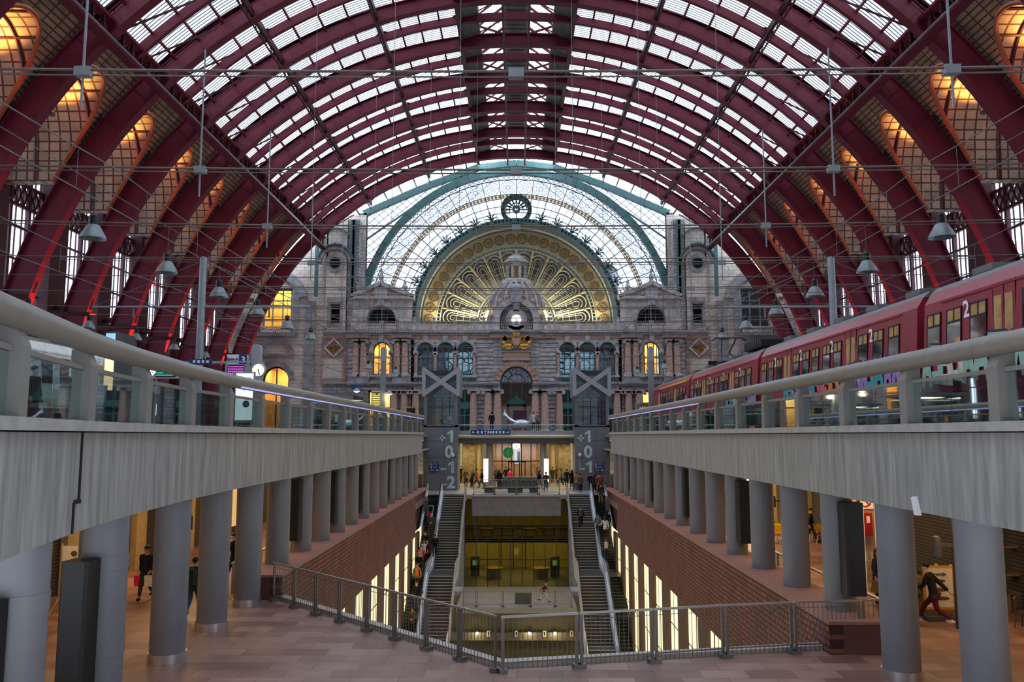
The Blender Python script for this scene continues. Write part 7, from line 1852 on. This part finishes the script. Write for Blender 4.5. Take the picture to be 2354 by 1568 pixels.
# left escalator, coming down towards the camera
GE = 'people on the left escalator'
for px, py, lab, pose, tp, bt, hr, kd, ex, sk in (
  (990, 1232, 'person in an olive jacket, hands clasped, high on the left escalator', 'front', 'olive', 'charcoal', 'grey', 'short', (), 'light'),
  (999, 1283, 'person in dark clothes walking down the right side of the left escalator', 'step', 'black', 'charcoal', 'dark', 'short', (), 'mid'),
  (977, 1276, 'person in a black hooded coat standing on the left escalator', 'front', 'black', 'black', 'dark', 'long', (), 'light'),
  (974, 1297, 'person with a white jacket half hidden in the queue on the left escalator', 'stand', 'white', 'charcoal', 'brown', 'long', (), 'light'),
  (981, 1296, 'person in dark brown just behind the red jacket on the left escalator', 'stand', 'maroon', 'black', 'brown', 'long', (), 'light'),
  (968, 1312, 'person in a bright red jacket with a grey scarf on the left escalator', 'front', 'red', 'charcoal', 'brown', 'long', ('scarf_grey',), 'light'),
  (962, 1330, 'bald person in a black printed sweater on the left escalator', 'front', 'black', 'black', 'grey', 'short', (), 'light'),
  (958, 1356, 'person in a mustard coat with an orange scarf on the left escalator', 'stand', 'mustard', 'charcoal', 'brown', 'long', ('scarf_orange',), 'light'),
  (957, 1400, 'person in black low on the left escalator behind the fence', 'rail', 'black', 'jeans', 'brown', 'long', (), 'light'),
  (946, 1462, 'person in a brown jacket lowest on the left escalator', 'front', 'brown', 'black', 'brown', 'long', (), 'light')):
    person(lab, on_stairs(px, py, EP), 0, pose, tp, bt, hr, kd, sk, ex, group=GE)
x, y, z = on_stairs(989, 1190, EP); pc = thing('pushchair', 'dark folding pushchair with a red patterned cover near the top of the left escalator', 'pushchair', (x, y, z))
MB().bar((-.22, .3, 1.0), (-.22, -.35, .12), .03, .03).bar((.22, .3, 1.0), (.22, -.35, .12), .03, .03).bar((-.22, .3, .12), (-.22, -.1, .6), .03, .03).bar((.22, .3, .12), (.22, -.1, .6), .03, .03).bar((-.22, .3, 1.0), (.22, .3, 1.0), .03, .03).build('frame', 'steel', pc)
MB().xprism([(-.25, .35), (.15, .3), (.28, .85), (.2, .87), (.08, .42), (-.25, .42)], -.2, .2).build('seat', 'cloth_black', pc); MB().box(-.18, .18, -.30, -.26, .15, .55).build('cover', 'cloth_red', pc)
for u in (-.22, .22):
    for v in (-.35, .3): q = MB().disc(v, .07, .07, -.02, .02, 10); w = MB().add([(u + p[1], p[0], p[2]) for p in q.v], q.f); w.build('wheel', 'black', pc)
# right-hand stairs and escalator, going up away from the camera
GR = 'people going up on the right'
p = person('person in black with a pale green backpack climbing the right stairs', on_stairs(1335, 1216, SP), pi, 'step', 'black', 'navy', 'dark', group=GR, face=False); bag('backpack', 'pale green backpack worn on the right stairs', p, (0, .15, 1.25), 'backpack', 'cloth_olive')
for px, py, lab, pose, tp, bt, hr, kd in ((1381, 1160, 'person in a dark coat and beige trousers at the top of the right escalator', 'stand', 'charcoal', 'beige', 'dark', 'short'), (1396, 1226, 'person in a black jacket on the right side of the right escalator', 'stand', 'black', 'charcoal', 'dark', 'long'), (1391, 1240, 'person in a white top on the right escalator below the black jacket', 'rail', 'white', 'black', 'brown', 'long'), (1375, 1232, 'person in grey walking up the left side of the right escalator', 'walk', 'grey', 'black', 'dark', 'short')):
    person(lab, on_stairs(px, py, EP), pi, pose, tp, bt, hr, kd, group=GR, face=False)
p = person('person in a rust brown coat with a white backpack on the right escalator', on_stairs(1393, 1290, EP), pi, 'walk', 'brown', 'jeans', 'brown', 'short', group=GR, face=False); bag('backpack', 'white backpack worn over the rust brown coat', p, (0, .19, 1.22), 'backpack', 'cloth_white')
# crowd on the landing
GL = 'crowd on the landing'
crowd = [(1071, 1117, 0, 'phone', 'tan', 'black', 'blond', 'long', 'person in a patterned tan jacket holding a phone at the left of the landing'),
 (1061, 1090, .8, 'stand', 'black', 'black', 'dark', 'short', 'person in black standing deep in the hall at the far left'),
 (1086, 1100, .5, 'stand', 'charcoal', 'jeans', 'brown', 'short', 'person in charcoal behind the left end of the landing rail'),
 (1086, 1120, .9, 'lean', 'green', 'charcoal', 'grey', 'short', 'person in dark green leaning on the left of the landing rail'),
 (1095, 1119, 1.6, 'walk', 'rust', 'maroon', 'brown', 'long', 'person in rust red walking behind the left of the rail'),
 (1108, 1122, -1.5, 'walk', 'black', 'charcoal', 'dark', 'short', 'person in black walking right behind the left of the rail'),
 (1139, 1106, 1.2, 'walk', 'grey', 'navy', 'brown', 'short', 'person in a grey jacket walking beside the left steel column'),
 (1148, 1124, 2.6, 'stand', 'black', 'black', 'dark', 'long', 'person in black standing left of the pink jacket'),
 (1163, 1112, pi, 'stand', 'navy', 'charcoal', 'dark', 'short', 'person in navy standing behind the pink jacket'),
 (1172, 1118, pi, 'stand', 'pink', 'maroon', 'dark', 'short', 'person in a bright pink jacket facing the hall'),
 (1236, 1103, 2.0, 'stand', 'tan', 'black', 'brown', 'long', 'person in tan at the counter right of centre'),
 (1240, 1126, 1.4, 'walk', 'black', 'grey', 'dark', 'long', 'blurred dark person passing right of centre'),
 (1255, 1130, 0, 'lean', 'navy', 'jeans', 'dark', 'short', 'person in navy leaning on the rail right of centre'),
 (1270, 1111, pi, 'walk', 'charcoal', 'jeans', 'dark', 'short', 'person in a charcoal jacket walking away right of centre'),
 (1280, 1098, 0, 'front', 'brown', 'black', 'brown', 'short', 'person in brown with crossed arms under the right of the bridge'),
 (1298, 1100, 0, 'stand', 'olive', 'black', 'blond', 'long', 'person in olive near the stone pier on the right'),
 (1289, 1117, -1.2, 'walk', 'beige', 'charcoal', 'brown', 'long', 'person in beige walking right near the landing edge'),
 (1303, 1122, pi, 'walk', 'charcoal', 'navy', 'dark', 'short', 'person with a blue bag at the right end of the rail'),
 (1315, 1124, pi, 'stand', 'black', 'black', 'dark', 'long', 'person in a long black coat at the head of the right stairs'),
 (1325, 1129, -.6, 'walk', 'tan', 'jeans', 'brown', 'long', 'person in tan arriving at the head of the right stairs'),
 (1335, 1133, pi, 'walk', 'brown', 'black', 'dark', 'short', 'person in brown stepping off the right stairs'),
 (1358, 1134, pi, 'walk', 'black', 'charcoal', 'dark', 'short', 'person in a black puffer jacket before the right lift tower'),
 (1367, 1133, pi, 'stand', 'maroon', 'black', 'brown', 'long', 'person with long hair left of the red backpack'),
 (1376, 1134, pi, 'stand', 'tan', 'beige', 'brown', 'short', 'person in tan beside the red backpack'),
 (1384, 1140, pi, 'walk', 'olive', 'black', 'dark', 'short', 'person with a red backpack stepping off the right escalator')]
for i, (px, py, rz, pose, tp, bt, hr, kd, lab) in enumerate(crowd):
    x, y = ground(px, py, 0); k = min(1, 95 / y); x, y = x * k, max(y * k, 76.7)
    p = person(lab, (x, y, 0), rz, pose, tp, bt, hr, kd, group=GL, extra=('coat',) if 'long black' in lab else (), h=1.66 + .13 * ((i * 37) % 10) / 10, face=abs(rz) < 1.3)
    if 'person with a red backpack' in lab: bag('backpack', 'bright red backpack at the top of the right escalator', p, (0, .19, 1.22), 'backpack', 'cloth_red')
    if 'blue bag' in lab: bag('shoulder_bag', 'blue bag at the right end of the landing rail', p, (.3, .0, .98), 'hand', 'cloth_blue')
    if 'pink' in lab and 'bright' in lab: bag('suitcase', 'red suitcase standing left of the pink jacket', p, (.5, .1, 0), 'case', 'cloth_red')
    if 'green leaning' in lab or 'puffer' in lab: bag('handbag', 'dark handbag held by the person in the black puffer' if 'puffer' in lab else 'dark handbag at the left of the landing rail', p, (-.27, -.05, .86), 'hand', 'cloth_black')
# upper bridge
for px, rz, pose, tp, bt, hr, lab in ((1130, pi, 'stand', 'black', 'navy', 'dark', 'person in black at the bridge railing on the left'), (1227, 0, 'phone', 'white', 'black', 'dark', 'person in a white jacket on the bridge right of the swan'), (1236, .5, 'front', 'grey', 'olive', 'brown', 'person in grey beside the white jacket on the bridge')):
    x, _ = at(px, 980, 84); person(lab, (x, 84.2, zb1), rz, pose, tp, bt, hr, group='people on the upper bridge')
# lower level runner, arcade walkers, platform
x, _ = at(1250, 1380, 72.5); person('person in maroon and pale trousers striding along the lower level walkway', (x, 72.5, B1), 1.45, 'stride', 'maroon', 'white', 'dark')
x, y = ground(334, 1380, 0); p = person('person in black walking towards the camera between the left columns', (x, y, 0), 0, 'walk', 'black', 'charcoal', 'dark', skin='mid', h=1.78); bag('shopping_bag', 'white shopping bag carried between the left columns', p, (.25, -.30, .86), 'hand', 'cloth_white')
bag('shopping_bag', 'pink shopping bag carried between the left columns', p, (-.26, .08, .80), 'hand', 'cloth_pink')
x, y = ground(443, 1418, 0); p = person('person in black with jeans walking away beside the white notice board', (x, y, 0), pi, 'walk', 'charcoal', 'jeans', 'dark', h=1.74, face=False, shoes='grey'); bag('backpack', 'large dark green backpack on the walker in jeans', p, (0, .19, 1.22), 'backpack', 'cloth_green')
x, y = ground(536, 1335, 0); person('person in black half hidden behind the fifth left column', (x, y, 0), -1.57, 'walk', 'black', 'black', 'dark', h=1.76, face=False)
x, y = ground(2012, 1388, 0); person('person with a red hat and mustard skirt behind the right ledge', (x + .15, y, 0), .6, 'stand', 'charcoal', 'black', 'brown', 'long', extra=('hat', 'skirt'))
x, y = ground(2152, 1442, 0); person('person in black striding past the flower stall on the right', (x, y, 0), -2.3, 'stride', 'black', 'maroon', 'dark', h=1.78, face=False, shoes='white')
x, y = ground(1864, 1248, 0); person('person in black at the cafe chairs, hidden above by the column', (x, y, 0), 1.5, 'walk', 'black', 'charcoal', 'dark')
x, z = at(78, 900, 22); person('person in dark clothes waiting behind the left balustrade glass', (x, 22, D0), pi * .5, 'stand', 'charcoal', 'black', 'dark', h=1.70)
